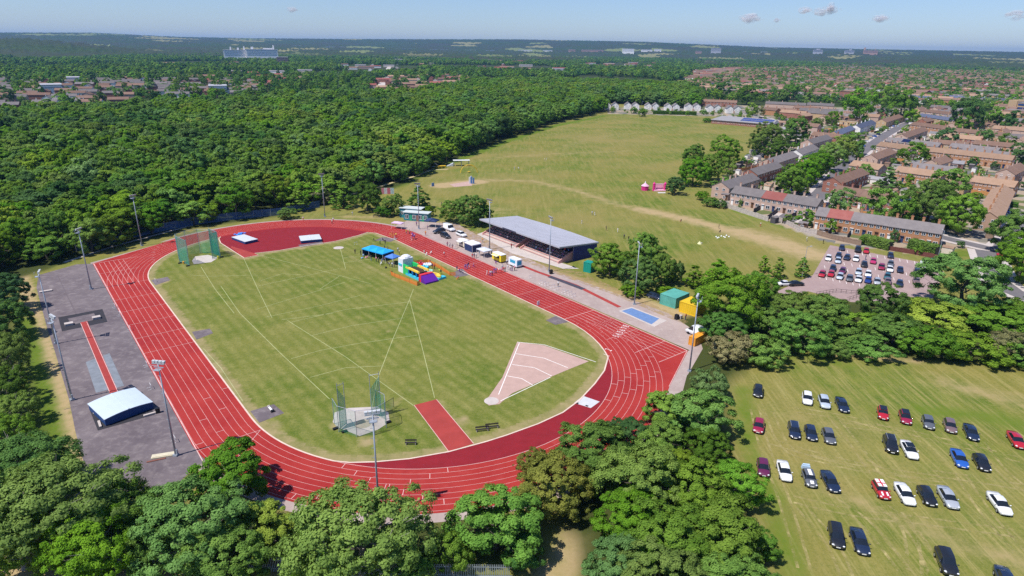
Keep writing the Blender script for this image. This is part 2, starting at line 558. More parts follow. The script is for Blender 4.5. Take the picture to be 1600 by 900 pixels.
def asph_mat(name, a, b, blot, crack=0.0):
    m = bpy.data.materials.new(name); nt, out = nodes_of(m); pos = worldpos(nt)
    n1 = noise_n(nt, pos, 0.09, 5, 0.65); n2 = noise_n(nt, pos, 0.6, 5, 0.7); n3 = noise_n(nt, pos, 6, 3, 0.7)
    c = mixc(nt, ramp(nt, n1, .3, .7), a, b)
    c = mixc(nt, mth(nt, 'MULTIPLY', ramp(nt, n2, .48, .7), .65), c, blot)
    mp = N(nt, 'ShaderNodeMapping'); nt.links.new(pos, mp.inputs[0]); mp.inputs['Rotation'].default_value = (0, 0, -TH); mp.inputs['Scale'].default_value = (0.35, 0.03, 1)
    n4 = noise_n(nt, mp.outputs[0], 1.0, 4, 0.7)
    c = mixc(nt, mth(nt, 'MULTIPLY', ramp(nt, n4, .45, .75), .4), c, [v * .72 for v in a])
    c = mixc(nt, mth(nt, 'MULTIPLY', n3, .25), c, [v * .6 for v in a])
    bsdf(nt, out, c, .9, 0, .2)
    MATS[name] = m
    return m


ASPH = asph_mat('weathered_asphalt', (0.125, 0.101, 0.113), (0.215, 0.180, 0.186), (0.32, 0.275, 0.27))
ASPHP = asph_mat('pinkish_bleached_asphalt', (0.36, 0.275, 0.255), (0.46, 0.365, 0.33), (0.50, 0.43, 0.385))
ROADM = asph_mat('road_asphalt', (0.14, 0.13, 0.14), (0.19, 0.175, 0.18), (0.22, 0.2, 0.2))
PARKM = asph_mat('car_park_tarmac', (0.33, 0.235, 0.225), (0.40, 0.29, 0.275), (0.42, 0.33, 0.30))
CONC = M('pale_concrete', (0.50, 0.44, 0.41), .9, var=.16, scale=.5)
SAND = M('pale_shot_put_grit', (0.46, 0.31, 0.265), .95, var=.12, scale=.6)

# track slab: outer rounded-rectangle with its three chutes, cut by the infield that lies on top
n = 64
far = [(RO + .45, L2)] + [((RO + .45) * math.cos(math.pi * i / n), L2 + (RO + .45) * math.sin(math.pi * i / n)) for i in range(1, n) if i < 46]
slab = [(46.6, -70.6)] + far + [(-46.6, 69.5)]
slab += [(-46.6, -L2)] + [(-(RO + .45) * math.cos(math.pi * i / n), -L2 - (RO + .45) * math.sin(math.pi * i / n)) for i in range(1, n) if i < 43]
slab += [(30.8, -78.4)]
mb = MB(); mb.flat(TT_(slab), Z2); struct(mb, 'athletics_track', TRACK)
# apron strip of tarmac round the slab
mb = MB()
nb = [(-(RO + 2.3) * math.cos(math.pi * i / n), -L2 - (RO + 2.3) * math.sin(math.pi * i / n)) for i in range(0, n) if i < 46]
apr = [(46.2, -70.6)] + [((RO + 1.6) * math.cos(math.pi * i / n), L2 + (RO + 1.6) * math.sin(math.pi * i / n)) for i in range(0, 45)] + [(-22, 82.6), (-47, 70.8), (-48, -40)] + nb + [(31.5, -81), (48, -71)]
mb.flat(TT_(apr), Z1); struct(mb, 'perimeter_path', ASPHP)


def infield_mat():
    m = bpy.data.materials.new('mown_infield'); nt, out = nodes_of(m); pos = worldpos(nt)
    n1 = noise_n(nt, pos, 0.05, 4, 0.6); n2 = noise_n(nt, pos, 0.3, 5, 0.7); n3 = noise_n(nt, pos, 2.0, 4, 0.8)

    def stripes(rot, per, sx):
        mp = N(nt, 'ShaderNodeMapping'); nt.links.new(pos, mp.inputs[0]); mp.inputs['Rotation'].default_value = (0, 0, rot)
        w = N(nt, 'ShaderNodeTexWave'); w.inputs['Scale'].default_value = per; w.inputs['Distortion'].default_value = 1.3
        w.inputs['Detail'].default_value = 3; w.inputs['Detail Scale'].default_value = sx; w.inputs['Detail Roughness'].default_value = .7
        nt.links.new(mp.outputs[0], w.inputs['Vector'])
        return w.outputs['Fac']
    s1 = stripes(-TH, 0.13, .25); s2 = stripes(-TH - R(52), 0.10, .2)
    g = mixc(nt, ramp(nt, n2, .3, .72), (0.078, 0.124, 0.013), (0.150, 0.178, 0.027))
    g = mixc(nt, mth(nt, 'MULTIPLY', ramp(nt, n1, .38, .64), .85), g, (0.196, 0.190, 0.044))
    g = mixc(nt, mth(nt, 'MULTIPLY', ramp(nt, noise_n(nt, pos, .13, 4, .7), .5, .68), .55), g, (0.245, 0.222, 0.068))
    g = mixc(nt, mth(nt, 'MULTIPLY', mth(nt, 'MULTIPLY', s1, ramp(nt, n2, .35, .65)), .70), g, (0.27, 0.25, 0.082))
    g = mixc(nt, mth(nt, 'MULTIPLY', s2, .0), g, (0.07, 0.10, 0.012))
    n7 = noise_n(nt, pos, 5.0, 3, .8)
    g = mixc(nt, mth(nt, 'MULTIPLY', ramp(nt, n3, .42, .72), .55), g, (0.050, 0.092, 0.010))
    g = mixc(nt, mth(nt, 'MULTIPLY', ramp(nt, n7, .5, .75), .5), g, (0.30, 0.28, 0.10))
    at = N(nt, 'ShaderNodeVertexColor', layer_name='wear')
    sep = nt.nodes.new('ShaderNodeSeparateColor'); nt.links.new(at.outputs['Color'], sep.inputs[0])
    wear = ramp(nt, mth(nt, 'ADD', sep.outputs[0], mth(nt, 'MULTIPLY', mth(nt, 'SUBTRACT', n2, .5), .9)), .3, .8)
    g = mixc(nt, mth(nt, 'MULTIPLY', wear, .9), g, mixc(nt, n3, (0.30, 0.225, 0.10), (0.40, 0.32, 0.19)))
    bsdf(nt, out, g, .95, 0, .1, (n3, .3, .08))
    return m


inner = [(RI, -L2 + 1), (RI, L2)]
inner += [TQ(*q) for q in ((612, 373), (587, 364.3), (575, 363), (560, 368), (525, 377), (470, 385.5), (437, 391.5), (398, 396), (404, 399), (381, 403), (345, 380), (342, 373.5))]
inner += [(RI * math.cos(math.pi * i / n), L2 + RI * math.sin(math.pi * i / n)) for i in range(37, n)]
inner += [(-RI, L2), (-RI, -L2)]
inner += [(-RI * math.cos(math.pi * i / n), -L2 - RI * math.sin(math.pi * i / n)) for i in range(1, 13)]
STEEPLE = [(-28.6, -64.3), (-25.4, -66.5), (-20.7, -69.0), (-14.8, -71.1), (-8.3, -72.4), (-4.6, -72.9), (2.0, -73.4), (7.9, -73.2), (13.1, -71.9), (19.9, -69.1), (25.3, -66.4), (30.3, -62.6)]
inner += STEEPLE + [(RI * math.cos(R(-d)), -L2 + RI * math.sin(R(-d))) for d in (29, 24, 18, 12, 6)]
# fill with a fine grid so wear can be painted along the kerb
IP = TT_(inner)
xs = [p[0] for p in IP]; ys = [p[1] for p in IP]
IX, IY, IF_ = leafgrid(min(xs) - 2, max(xs) + 2, min(ys) - 2, max(ys) + 2, 1.0)
inside = in_poly(IX, IY, IP); De = dist_seg(IX, IY, IP + IP[:1])
# pull cells near the edge: keep fully-inside cells, then add a rim polygon strip
keep = (inside & (De > 0.9)).ravel()
Fk = IF_[keep[IF_].all(1)]
wearA = .62 * np.clip((3.0 - De) / 1.6, 0, 1)
for px, w in (((470, 388), 1.6), ((395, 645), 1.5), ((430, 665), 1.2), ((310, 520), 2), ((255, 440), 2), ((870, 500), 2.4), ((605, 518), .7), ((675, 563), .6), ((575, 690), 1.5), ((530, 665), 1.6), ((725, 655), 1), ((745, 690), 1)):
    x, y = G(*px); wearA = np.maximum(wearA, .9 * soft(np.hypot(IX - x, IY - y), w, 2.5))
for pl in (((680, 625), (745, 692)), ((592, 655), (640, 610)), ((640, 395), (720, 425)), ((575, 395), (640, 425)), ((545, 400), (620, 440))):
    wearA = np.maximum(wearA, .62 * soft(dist_seg(IX, IY, P(*pl)), .9, 3))
Vv = np.stack([IX, IY, np.full(IX.shape, Z4)], -1).reshape(-1, 3)
nbase = len(Vv)
rim = np.array([(x, y, Z3 + .004) for x, y in IP])
INF = infield_mat()
ime = np_mesh('infield', Vv, Fk, [INF])
ca = ime.color_attributes.new('wear', 'FLOAT_COLOR', 'POINT')
ca.data.foreach_set('color', np.stack([wearA.ravel()] * 3 + [np.ones(wearA.size)], -1).astype(np.float32).ravel())
io = bpy.data.objects.new('infield', ime); COL.objects.link(io); tag(io, kind='structure')
mb = MB(); mb.flat(IP, Z3 + .004); rimo = struct(mb, 'infield_verge', INF)
rc = rimo.data.color_attributes.new('wear', 'FLOAT_COLOR', 'POINT')
rc.data.foreach_set('color', [.62, .62, .62, 1] * len(IP))
# kerb
mb = MB()
k = IP + IP[:1]
mb.strip(IP, .28, Z4 + .03, closed=True)
struct(mb, 'track_kerb', M('pale_kerb', (0.66, 0.50, 0.42), .9, var=.2, scale=.6))

# high-jump fan and steeplechase lane in darker rubber
fan = [(RI * math.cos(math.pi * i / n), L2 + RI * math.sin(math.pi * i / n)) for i in range(14, 38)]
fan = [TQ(587, 364.8)] + [TQ(575, 362.6)] + [(x, y) for x, y in fan if y > 60] + [TQ(q, w) for q, w in ((342, 374), (345, 380.5), (381, 403), (404, 399.3), (398, 396.2), (437, 391.7), (470, 385.7), (525, 377.2), (560, 368.2))]
mb = MB(); mb.flat(TT_(fan), Z2 + .008); struct(mb, 'high_jump_fan', DRED)
st = STEEPLE + [(RI * math.cos(R(-d)), -L2 + RI * math.sin(R(-d))) for d in range(36, 140, 4)]
mb = MB(); mb.flat(TT_(st), Z2 + .008); struct(mb, 'steeplechase_lane', DRED)

# lane lines and markings
mb = MB()
for i in range(9):
    r = RI + i * LW
    if i: mb.strip(TT_(oval(r)), .046, Z3, closed=True)
    else: mb.strip(TT_([(RI * math.cos(R(-d)), -L2 + RI * math.sin(R(-d))) for d in range(26, 152, 3)]), .085, Z3)
    # chute extensions of the straights
    a_h = -70.5 + 0
    mb.strip(TT_([(r, -L2), (r, a_h)]) if r > RI + .1 else TT_([(r, -L2), (r, -60)]), .07, Z3 + .004) if i > 0 and math.hypot(r, 0) and i >= 3 else None
    mb.strip(TT_([(-r, L2), (-r, 68.9)]), .07, Z3 + .004) if i >= 2 else None
mb.strip(TT_([(46.4, -70.5), (46.4, 40)]), .14, Z3 + .006); mb.strip(TT_([(-46.4, 69.3), (-46.4, -60)]), .14, Z3 + .006)
mb.strip(TT_([(46.4, -70.5), (30.6, -78.4)]), .10, Z3 + .006); mb.strip(TT_([(37.1, -70.5), (46.4, -70.5)]), .12, Z3 + .006)
mb.strip(TT_([(-46.4, 69.3), (-35, 69.3)]), .12, Z3 + .006)


def cross(b0, b1, a, w=.09):
    mb.strip(TT_([(b0, a), (b1, a)]), w, Z3 + .007)


for a, w in ((-L2, .12), (-34, .07), (-23, .06), (-14, .07), (5, .06), (-56.3, .08), (-64.5, .1)):
    cross(RI, RO, a, w)
for a in (58.0, 45, 33, 23.5, 14, 5, -4, -47):
    cross(-RI, -RO, a, .075)
for k_ in range(8):
    cross(-RI - k_ * LW, -RI - (k_ + 1) * LW, -29 - k_ * 3.6 + (k_ % 2) * 9, .08)
    for (sa, st_) in ((-52, 4.6), (-143, -4.9), (-118, 5.2), (-62, 5.0)):
        d = R(sa + k_ * st_ * (.55 if sa > -100 else -.8))
        r0, r1 = RI + k_ * LW, RI + (k_ + 1) * LW
        mb.strip(TT_([(r0 * math.cos(d), -L2 + r0 * math.sin(d)), (r1 * math.cos(d), -L2 + r1 * math.sin(d))]), .09, Z3 + .008)
    d = R(150 - k_ * 3.5); r0, r1 = RI + k_ * LW, RI + (k_ + 1) * LW
    mb.strip(TT_([(r0 * math.cos(d), L2 + r0 * math.sin(d)), (r1 * math.cos(d), L2 + r1 * math.sin(d))]), .09, Z3 + .008)
for s0, s1 in (((-36.5, -47), (-45.5, -56.5)),):
    mb.strip(TT_([s0, s1]), .08, Z3 + .009)
# ticks of the relay boxes
for k_ in range(8):
    for j in range(7):
        b = RI + (k_ + .5) * LW
        a = -46 - j * 2.1 - (k_ % 3) * .4
        if j % 2 == k_ % 2: mb.strip(TT_([(b - .2, a), (b + .2, a - .18)]), .09, Z3 + .009)
struct(mb, 'track_markings', LINE)
# lane numbers 1-8 painted beyond the finish line
cu = None
lm = MB()
for k_ in range(8):
    cu = bpy.data.curves.new('lane_number', 'FONT'); cu.body = str(k_ + 1); cu.size = 2.3; cu.align_x = 'CENTER'
    to = bpy.data.objects.new('lane_number', cu); COL.objects.link(to)
    bpy.context.view_layer.update()
    me = bpy.data.meshes.new_from_object(to.evaluated_get(bpy.context.evaluated_depsgraph_get()))
    bpy.data.objects.remove(to); bpy.data.curves.remove(cu)
    b = RI + (k_ + .5) * LW; a = -58.0 + k_ * .5
    if k_ < 2: b = 30.9 + k_ * 2.2; a = -62.5 + k_ * 1.6
    x0, y0 = T(b, a); th0 = TH + R(12)
    co, si = math.cos(th0), math.sin(th0)
    lm.add([(x0 + v.co.x * .55 * co - v.co.y * si, y0 + v.co.x * .55 * si + v.co.y * co, Z3 + .012) for v in me.vertices], [tuple(p_.vertices) for p_ in me.polygons])
    bpy.data.meshes.remove(me)
struct(lm, 'lane_numbers', M('white_number_paint', (0.75, 0.68, 0.66), .8))

# infield markings
mb = MB()
FL = [((314, 417), (336, 452), (366, 490)), ((345, 447), (375, 490), (440, 554), (515, 624)), ((590, 592), (612, 535), (640, 468), (646, 452)),
      ((646, 634), (540, 558), (449, 501)), ((679, 622), (660, 545), (640, 468)), ((380, 402), (402, 450), (425, 497)), ((531, 386), (540, 420)),
      ((405, 399), (470, 415), (535, 432), (580, 444)), ((454, 504), (540, 484), (640, 472)), ((486, 525), (550, 509), (632, 497)), ((455, 561), (500, 548), (560, 537), (652, 524)),
      ((485, 590), (540, 575), (600, 572)), ((400, 484), (512, 450), (540, 441)), ((415, 496), (500, 478), (562, 462)), ((440, 500), (520, 490)), ((404, 447), (470, 433), (530, 420)),
      ((535, 403), (570, 400)), ((538, 411), (580, 405)), ((297, 430), (330, 432), (400, 430)), ((500, 452), (530, 432)), ((577, 659), (590, 592)), ((318, 545), (345, 575), (380, 628)), ((404, 440), (440, 428), (470, 430))]
for l in FL:
    mb.strip(P(*l), .11, Z4 + .012)
struct(mb, 'field_markings', WLINE)

# runway of the javelin, concrete circles, shot put sector, hurdle stands
mb = MB(); mb.flat(P((647, 633.5), (682, 624.5), (740, 693.5), (701, 706)), Z4 + .016); struct(mb, 'javelin_runway', RUNW)
mb = MB(); mb.strip(P((647, 633.5), (701, 706)), .1, Z5 + .012); mb.strip(P((682, 624.5), (740, 693.5)), .1, Z5 + .012); struct(mb, 'runway_lines', LINE)
mb = MB(); mb.flat(P((404, 399.3), (398, 396.2), (362, 385), (360, 386.5), (375, 398), (381, 402.8)), Z4 + .016); struct(mb, 'far_javelin_runway', RUNW)
mb = MB()
mb.flat(P((756, 628), (764, 620), (785, 590), (808, 535), (850, 540), (920, 565), (890, 577), (840, 598), (800, 615), (780, 632), (764, 634)), Z4 + .016)
struct(mb, 'shot_put_sector', SAND)
mb = MB()
for l in (((779, 617), (812, 535)), ((808, 535), (850, 539), (931, 566)), ((782, 627), (860, 590)), ((805, 553), (850, 560), (887, 575)), ((800, 570), (835, 575), (862, 588)), ((793, 588), (815, 592), (832, 602))):
    mb.strip(P(*l), .16, Z5 + .012)
struct(mb, 'sector_lines', M('white_sector_paint', (.78, .74, .7), .9))


def disc(c, r, z, nn=28, sx=1, sy=1):
    return [(c[0] + r * math.cos(2 * math.pi * i / nn), c[1] + r * math.sin(2 * math.pi * i / nn)) for i in range(nn)]


mb = MB(); mb.flat(disc(G(768, 627), 1.35, 0), Z5 + .02); mb.flat(disc(G(529, 387.5), 1.6, 0), Z4 + .02)
mb.flat(P((527, 668), (520, 660), (523, 645), (545, 638), (590, 636), (607, 645), (609, 660), (590, 672), (562, 682)), Z4 + .02)
mb.flat(P((300, 408), (305, 401), (325, 398.5), (341, 403), (330, 410), (303, 413)), Z4 + .02)
struct(mb, 'throwing_circles', CONC)
mb = MB(); mb.flat(disc(G(567, 663), 1.4, 0), Z5 + .022); struct(mb, 'worn_circle', M('worn_concrete', (.36, .31, .24), .9))
mb = MB()
for q in (((391, 643), (428, 632), (444, 646), (405, 661)), ((300, 519), (328, 514), (333, 521), (307, 531)), ((236, 438), (262, 433), (266, 438), (243, 446)), ((853, 501), (868, 494), (890, 503), (868, 508)), ((585, 376), (597, 371), (622, 373), (610, 378)), ((703, 428), (722, 420), (734, 430), (712, 434)), ((466, 383), (503, 378), (506, 380.5), (470, 386.5))):
    mb.flat(P(*q), Z4 + .02)
struct(mb, 'equipment_pads', ASPH)
mb = MB(); mb.flat(P((897, 630), (911, 619), (937, 628), (923, 638)), Z3 + .02); struct(mb, 'water_jump', M('grey_water_jump_cover', (.55, .55, .57), .6))
mb = MB(); mb.flat(P((898, 630.8), (900, 628.8), (905, 630), (903, 632)), Z3 + .03); mb.flat(P((914, 634.5), (916, 633.2), (920, 634.6), (918, 636)), Z3 + .03); struct(mb, 'water_jump_slots', M('black_slot', (.02, .02, .025), .6))

# hard surfaces round the track
mb = MB(); mb.flat(P((147, 412), (120, 413), (60, 430), (57, 450), (72, 507), (86, 550), (108, 625), (118, 675), (126, 705), (138, 748), (150, 762), (222, 783), (262, 770), (300, 735), (320, 720), (330, 690)), Z1 + .004); struct(mb, 'tarmac_apron', ASPH)
mb = MB(); mb.strip(P((100, 410), (180, 384), (300, 352)), 1.2, Z1 + .003); struct(mb, 'gravel_edge', CONC)
mb = MB(); mb.flat([*P((618, 352), (636, 345), (715, 350), (760, 375), (800, 392), (870, 425), (960, 458), (1045, 490), (1090, 520), (1098, 545), (1075, 585), (1050, 610)), T(47, -71), T(47, 40)], Z1 + .006); struct(mb, 'concourse', ASPHP)
mb = MB(); mb.strip(P((815, 415), (840, 425), (900, 446), (968, 480)), 1.25, Z1 + .02)
mb.strip(P((131, 503), (178, 613)), 1.35, Z1 + .03)
struct(mb, 'jump_runways', RUNW)
mb = MB(); mb.strip(P((126, 505), (171, 612)), .1, Z1 + .035); mb.strip(P((135.5, 503), (184, 612)), .1, Z1 + .035); struct(mb, 'jump_runway_lines', LINE)
mb = MB(); mb.flat(P((971, 486), (987, 481.5), (1030, 498), (1018, 507)), Z1 + .03); struct(mb, 'sand_pit_cover', M('blue_pit_cover', (.13, .22, .42), .7, var=.25, scale=1.5))
mb = MB(); mb.flat(P((966, 486), (987, 479.5), (1042, 501), (1022, 511)), Z1 + .02); struct(mb, 'pit_surround', CONC)
mb = MB(); mb.strip(P((858, 432), (880, 440), (912, 452)), 1.6, Z1 + .022); struct(mb, 'rubber_matting', M('dark_matting', (.06, .055, .075), .8, var=.3))
mb = MB()
for q in (((91, 496), (160, 483), (168, 503), (97, 518)),):
    mb.flat(P(*q), Z1 + .02)
struct(mb, 'black_landing_mat_base', M('black_tarmac_patch', (.035, .033, .04), .85, var=.2))
mb = MB(); mb.flat(P((106, 498), (147, 489.5), (151, 499), (112, 508)), Z1 + .026); struct(mb, 'landing_bed_floor', ASPH)
mb = MB(); mb.flat(P((134, 566), (171, 552), (194, 603), (150, 614)), Z1 + .02); struct(mb, 'grey_patch', M('grey_blue_patch', (.20, .22, .25), .9, var=.35, scale=.5))
mb = MB(); mb.flat(P((139, 638), (222, 612), (242, 648), (153, 673)), Z1 + .02); struct(mb, 'mat_base_patch', MATS['black_tarmac_patch'])
# faint kerb-line cracks of the old tarmac bays
mb = MB()
for l in (((80, 545), (180, 528)), ((100, 640), (210, 612)), ((150, 452), (180, 447)), ((110, 470), (200, 660)), ((90, 430), (150, 560))):
    mb.strip(P(*l), .12, Z1 + .012)
struct(mb, 'tarmac_joints', M('dark_joint', (.13, .105, .115), .9))

# terrace steps path, playing-field path, car park, roads
mb = MB(); mb.strip(P((588, 293), (620, 283), (650, 275), (672, 266), (700, 264)), 1.6, Z1); mb.strip(P((480, 323), (500, 318), (540, 305), (575, 298)), 1.6, Z1); struct(mb, 'gravel_path', M('sandy_path', (.52, .43, .24), .95, var=.15))
mb = MB(); mb.flat(P((702, 288), (735, 283), (738, 290), (710, 292)), Z1 + .004); struct(mb, 'play_court', SAND)
mb = MB(); mb.flat(P((1297, 383), (1450, 412), (1475, 425), (1452, 478), (1385, 474), (1330, 472), (1262, 455), (1225, 470), (1215, 455), (1270, 430)), Z1 + .004); struct(mb, 'car_park', PARKM)
mb = MB()
for i in range(13):   # bay lines of four rows
    for (xa, ya, xb, yb) in ((1312, 391, 1452, 414), (1294, 408, 1440, 432), (1288, 417, 1432, 442), (1280, 433, 1405, 458)):
        t = i / 12; x, y = xa + (xb - xa) * t, ya + (yb - ya) * t
        p0 = G(x, y - 2.2); p1 = G(x + 1.2, y + 2.4)
        mb.strip([p0, p1], .14, Z1 + .014)
struct(mb, 'parking_bay_lines', M('white_bay_paint', (.75, .68, .66), .8))
road = P((1225, 345), (1262, 322), (1285, 300), (1316, 262), (1350, 235), (1382, 212), (1410, 196), (1440, 184))
road2 = P((1262, 312), (1310, 330), (1350, 345), (1420, 358), (1500, 378), (1560, 392), (1620, 402))
road3 = P((1540, 392), (1560, 440), (1580, 455), (1640, 480))
road4 = P((1590, 330), (1588, 365), (1560, 392))
road5 = P((1382, 212), (1300, 203), (1240, 196), (1160, 176))
road6 = P((1600, 192), (1500, 186), (1420, 190), (1360, 160), (1300, 140))
for j, (nm, pl, w) in enumerate((('street', road, 7.5), ('side_street', road2, 5.5), ('access_road', road3, 6), ('lane', road4, 5), ('back_street', road5, 6), ('far_street', road6, 7))):
    pave = MB(); pave.strip(pl, w + 4.4, .10 + j * .006); struct(pave, 'pavement', CONC)
    rd = MB(); rd.strip(pl, w, .14 + j * .006); struct(rd, nm, ROADM)
road7 = [G(588, 150, 0), G(600, 125, 0), G(606, 108, 0), G(612, 100, 0)]
rd = MB(); rd.strip(road7, 12, .05); struct(rd, 'distant_road', CONC)

def worn_mat(name, col, cover):
    m = bpy.data.materials.new(name); nt, out = nodes_of(m)
    t = nt.nodes.new('ShaderNodeBsdfTransparent'); d = nt.nodes.new('ShaderNodeBsdfDiffuse'); mx = nt.nodes.new('ShaderNodeMixShader')
    f = ramp(nt, noise_n(nt, worldpos(nt), .5, 5, .75), .42, .7)
    d.inputs[0].default_value = (*col, 1); nt.links.new(mth(nt, 'MULTIPLY', f, cover), mx.inputs[0])
    nt.links.new(t.outputs[0], mx.inputs[1]); nt.links.new(d.outputs[0], mx.inputs[2]); nt.links.new(mx.outputs[0], out.inputs['Surface'])
    return m


mb = MB(); tr = random.Random(3)
TRK = [((1200, 640), (1230, 700), (1290, 720), (1360, 735)), ((1205, 690), (1280, 712), (1380, 735), (1480, 750)), ((1320, 665), (1400, 672), (1500, 695), (1600, 720)), ((1240, 780), (1330, 800), (1450, 815), (1600, 835)), ((1250, 790), (1300, 850), (1330, 920)), ((1400, 800), (1440, 850), (1470, 920)), ((1180, 640), (1195, 700), (1225, 780), (1260, 900)), ((1460, 740), (1530, 750), (1620, 765)), ((1300, 650), (1340, 700), (1370, 745)), ((1500, 740), (1540, 800), (1600, 870)), ((1350, 720), (1400, 745), (1480, 755)), ((1240, 640), (1330, 655), (1450, 690)), ((1380, 790), (1420, 830), (1430, 900)), ((1290, 775), (1350, 815), (1420, 900)), ((1530, 690), (1570, 740), (1640, 790))]
for q in TRK:
    c = P(*q); sm = []
    for i in range(len(c) - 1):
        p0, p1, p2, p3 = c[max(i - 1, 0)], c[i], c[i + 1], c[min(i + 2, len(c) - 1)]
        for k in range(8):
            t = k / 8; sm.append(tuple(.5 * (2 * p1[j] + (p2[j] - p0[j]) * t + (2 * p0[j] - 5 * p1[j] + 4 * p2[j] - p3[j]) * t * t + (3 * p1[j] - p0[j] - 3 * p2[j] + p3[j]) * t ** 3) for j in (0, 1)))
    for off in (-.78, .78):
        o2 = []
        for i, (x, y) in enumerate(sm):
            a, b = sm[max(i - 1, 0)], sm[min(i + 1, len(sm) - 1)]; l = math.hypot(b[0] - a[0], b[1] - a[1]) or 1
            o2.append((x - (b[1] - a[1]) / l * off, y + (b[0] - a[0]) / l * off))
        mb.strip(o2, .42, .012 + .002 * (TRK.index(q) % 6))
struct(mb, 'tyre_tracks', worn_mat('flattened_dry_grass', (.44, .37, .16), 1.0))

mb = MB(); mb.flat(P((704, 350), (716, 352), (748, 364), (800, 393), (872, 420), (905, 424), (1052, 490), (1076, 503), (1068, 506), (1030, 491), (960, 461), (868, 428), (800, 401), (760, 388), (728, 372)), Z1 + .009)
struct(mb, 'dry_verge', worn_mat('trampled_dry_turf', (.42, .30, .15), .95))
# ------------------------------------------------------------------ trees
def leaf_mat(name, dark, light, trans=0.32, hue=0.018):
    m = bpy.data.materials.new(name); nt, out = nodes_of(m)
    geo = nt.nodes.new('ShaderNodeNewGeometry'); oi = nt.nodes.new('ShaderNodeObjectInfo')
    tc = nt.nodes.new('ShaderNodeTexCoord')
    n1 = noise_n(nt, tc.outputs['Object'], 0.55, 3, 0.6)
    f = mth(nt, 'ADD', mth(nt, 'MULTIPLY', geo.outputs['Random Per Island'], .30), mth(nt, 'MULTIPLY', ramp(nt, n1, .3, .7), .70))
    c = mixc(nt, f, dark, light)
    hs = N(nt, 'ShaderNodeHueSaturation')
    nt.links.new(c, hs.inputs['Color'])
    r1 = oi.outputs['Random']
    r2 = mth(nt, 'FRACT', mth(nt, 'MULTIPLY', r1, 7.31)); r3 = mth(nt, 'FRACT', mth(nt, 'MULTIPLY', r1, 23.7))
    nt.links.new(mth(nt, 'ADD', .5 - hue, mth(nt, 'MULTIPLY', r1, 2 * hue)), hs.inputs['Hue'])
    nt.links.new(mth(nt, 'ADD', .86, mth(nt, 'MULTIPLY', r2, .2)), hs.inputs['Saturation'])
    nt.links.new(mth(nt, 'ADD', .80, mth(nt, 'MULTIPLY', r3, .4)), hs.inputs['Value'])
    d = nt.nodes.new('ShaderNodeBsdfDiffuse'); t = nt.nodes.new('ShaderNodeBsdfTranslucent'); mx = nt.nodes.new('ShaderNodeMixShader')
    nt.links.new(hs.outputs[0], d.inputs[0])
    tcx = mixc(nt, .5, hs.outputs[0], (light[0] * 1.2, light[1] * 1.08, light[2] * .8))
    nt.links.new(tcx, t.inputs[0])
    mx.inputs[0].default_value = trans
    nt.links.new(d.outputs[0], mx.inputs[1]); nt.links.new(t.outputs[0], mx.inputs[2])
    nt.links.new(mx.outputs[0], out.inputs['Surface'])
    m.diffuse_color = (*light, 1)
    MATS[name] = m
    return m


LEAF = {
    'mid': leaf_mat('leaf_mid_green', (0.086, 0.198, 0.023), (0.238, 0.407, 0.051)),
    'dark': leaf_mat('leaf_dark_green', (0.060, 0.152, 0.023), (0.169, 0.314, 0.051)),
    'deep': leaf_mat('leaf_deep_bluish', (0.040, 0.113, 0.030), (0.118, 0.237, 0.062)),
    'bright': leaf_mat('leaf_bright_green', (0.095, 0.209, 0.023), (0.259, 0.435, 0.055)),
    'lime': leaf_mat('leaf_yellow_green', (0.132, 0.236, 0.025), (0.333, 0.468, 0.064)),
    'olive': leaf_mat('leaf_olive', (0.089, 0.196, 0.028), (0.236, 0.402, 0.064)),
    'brown': leaf_mat('leaf_brownish_olive', (0.122, 0.150, 0.034), (0.315, 0.325, 0.080)),
    'grey': leaf_mat('leaf_greyish_green', (0.087, 0.193, 0.044), (0.236, 0.407, 0.099)),
    'rust': leaf_mat('leaf_rusty_brown', (0.188, 0.178, 0.075), (0.401, 0.385, 0.176)),
    'wood': leaf_mat('leaf_woodland', (0.079, 0.190, 0.021), (0.238, 0.407, 0.048)),
}
BARK = M('bark', (.10, .085, .07), .95, var=.3, scale=3)
GREYBARK = M('grey_bark', (.28, .25, .22), .95, var=.3, scale=3)


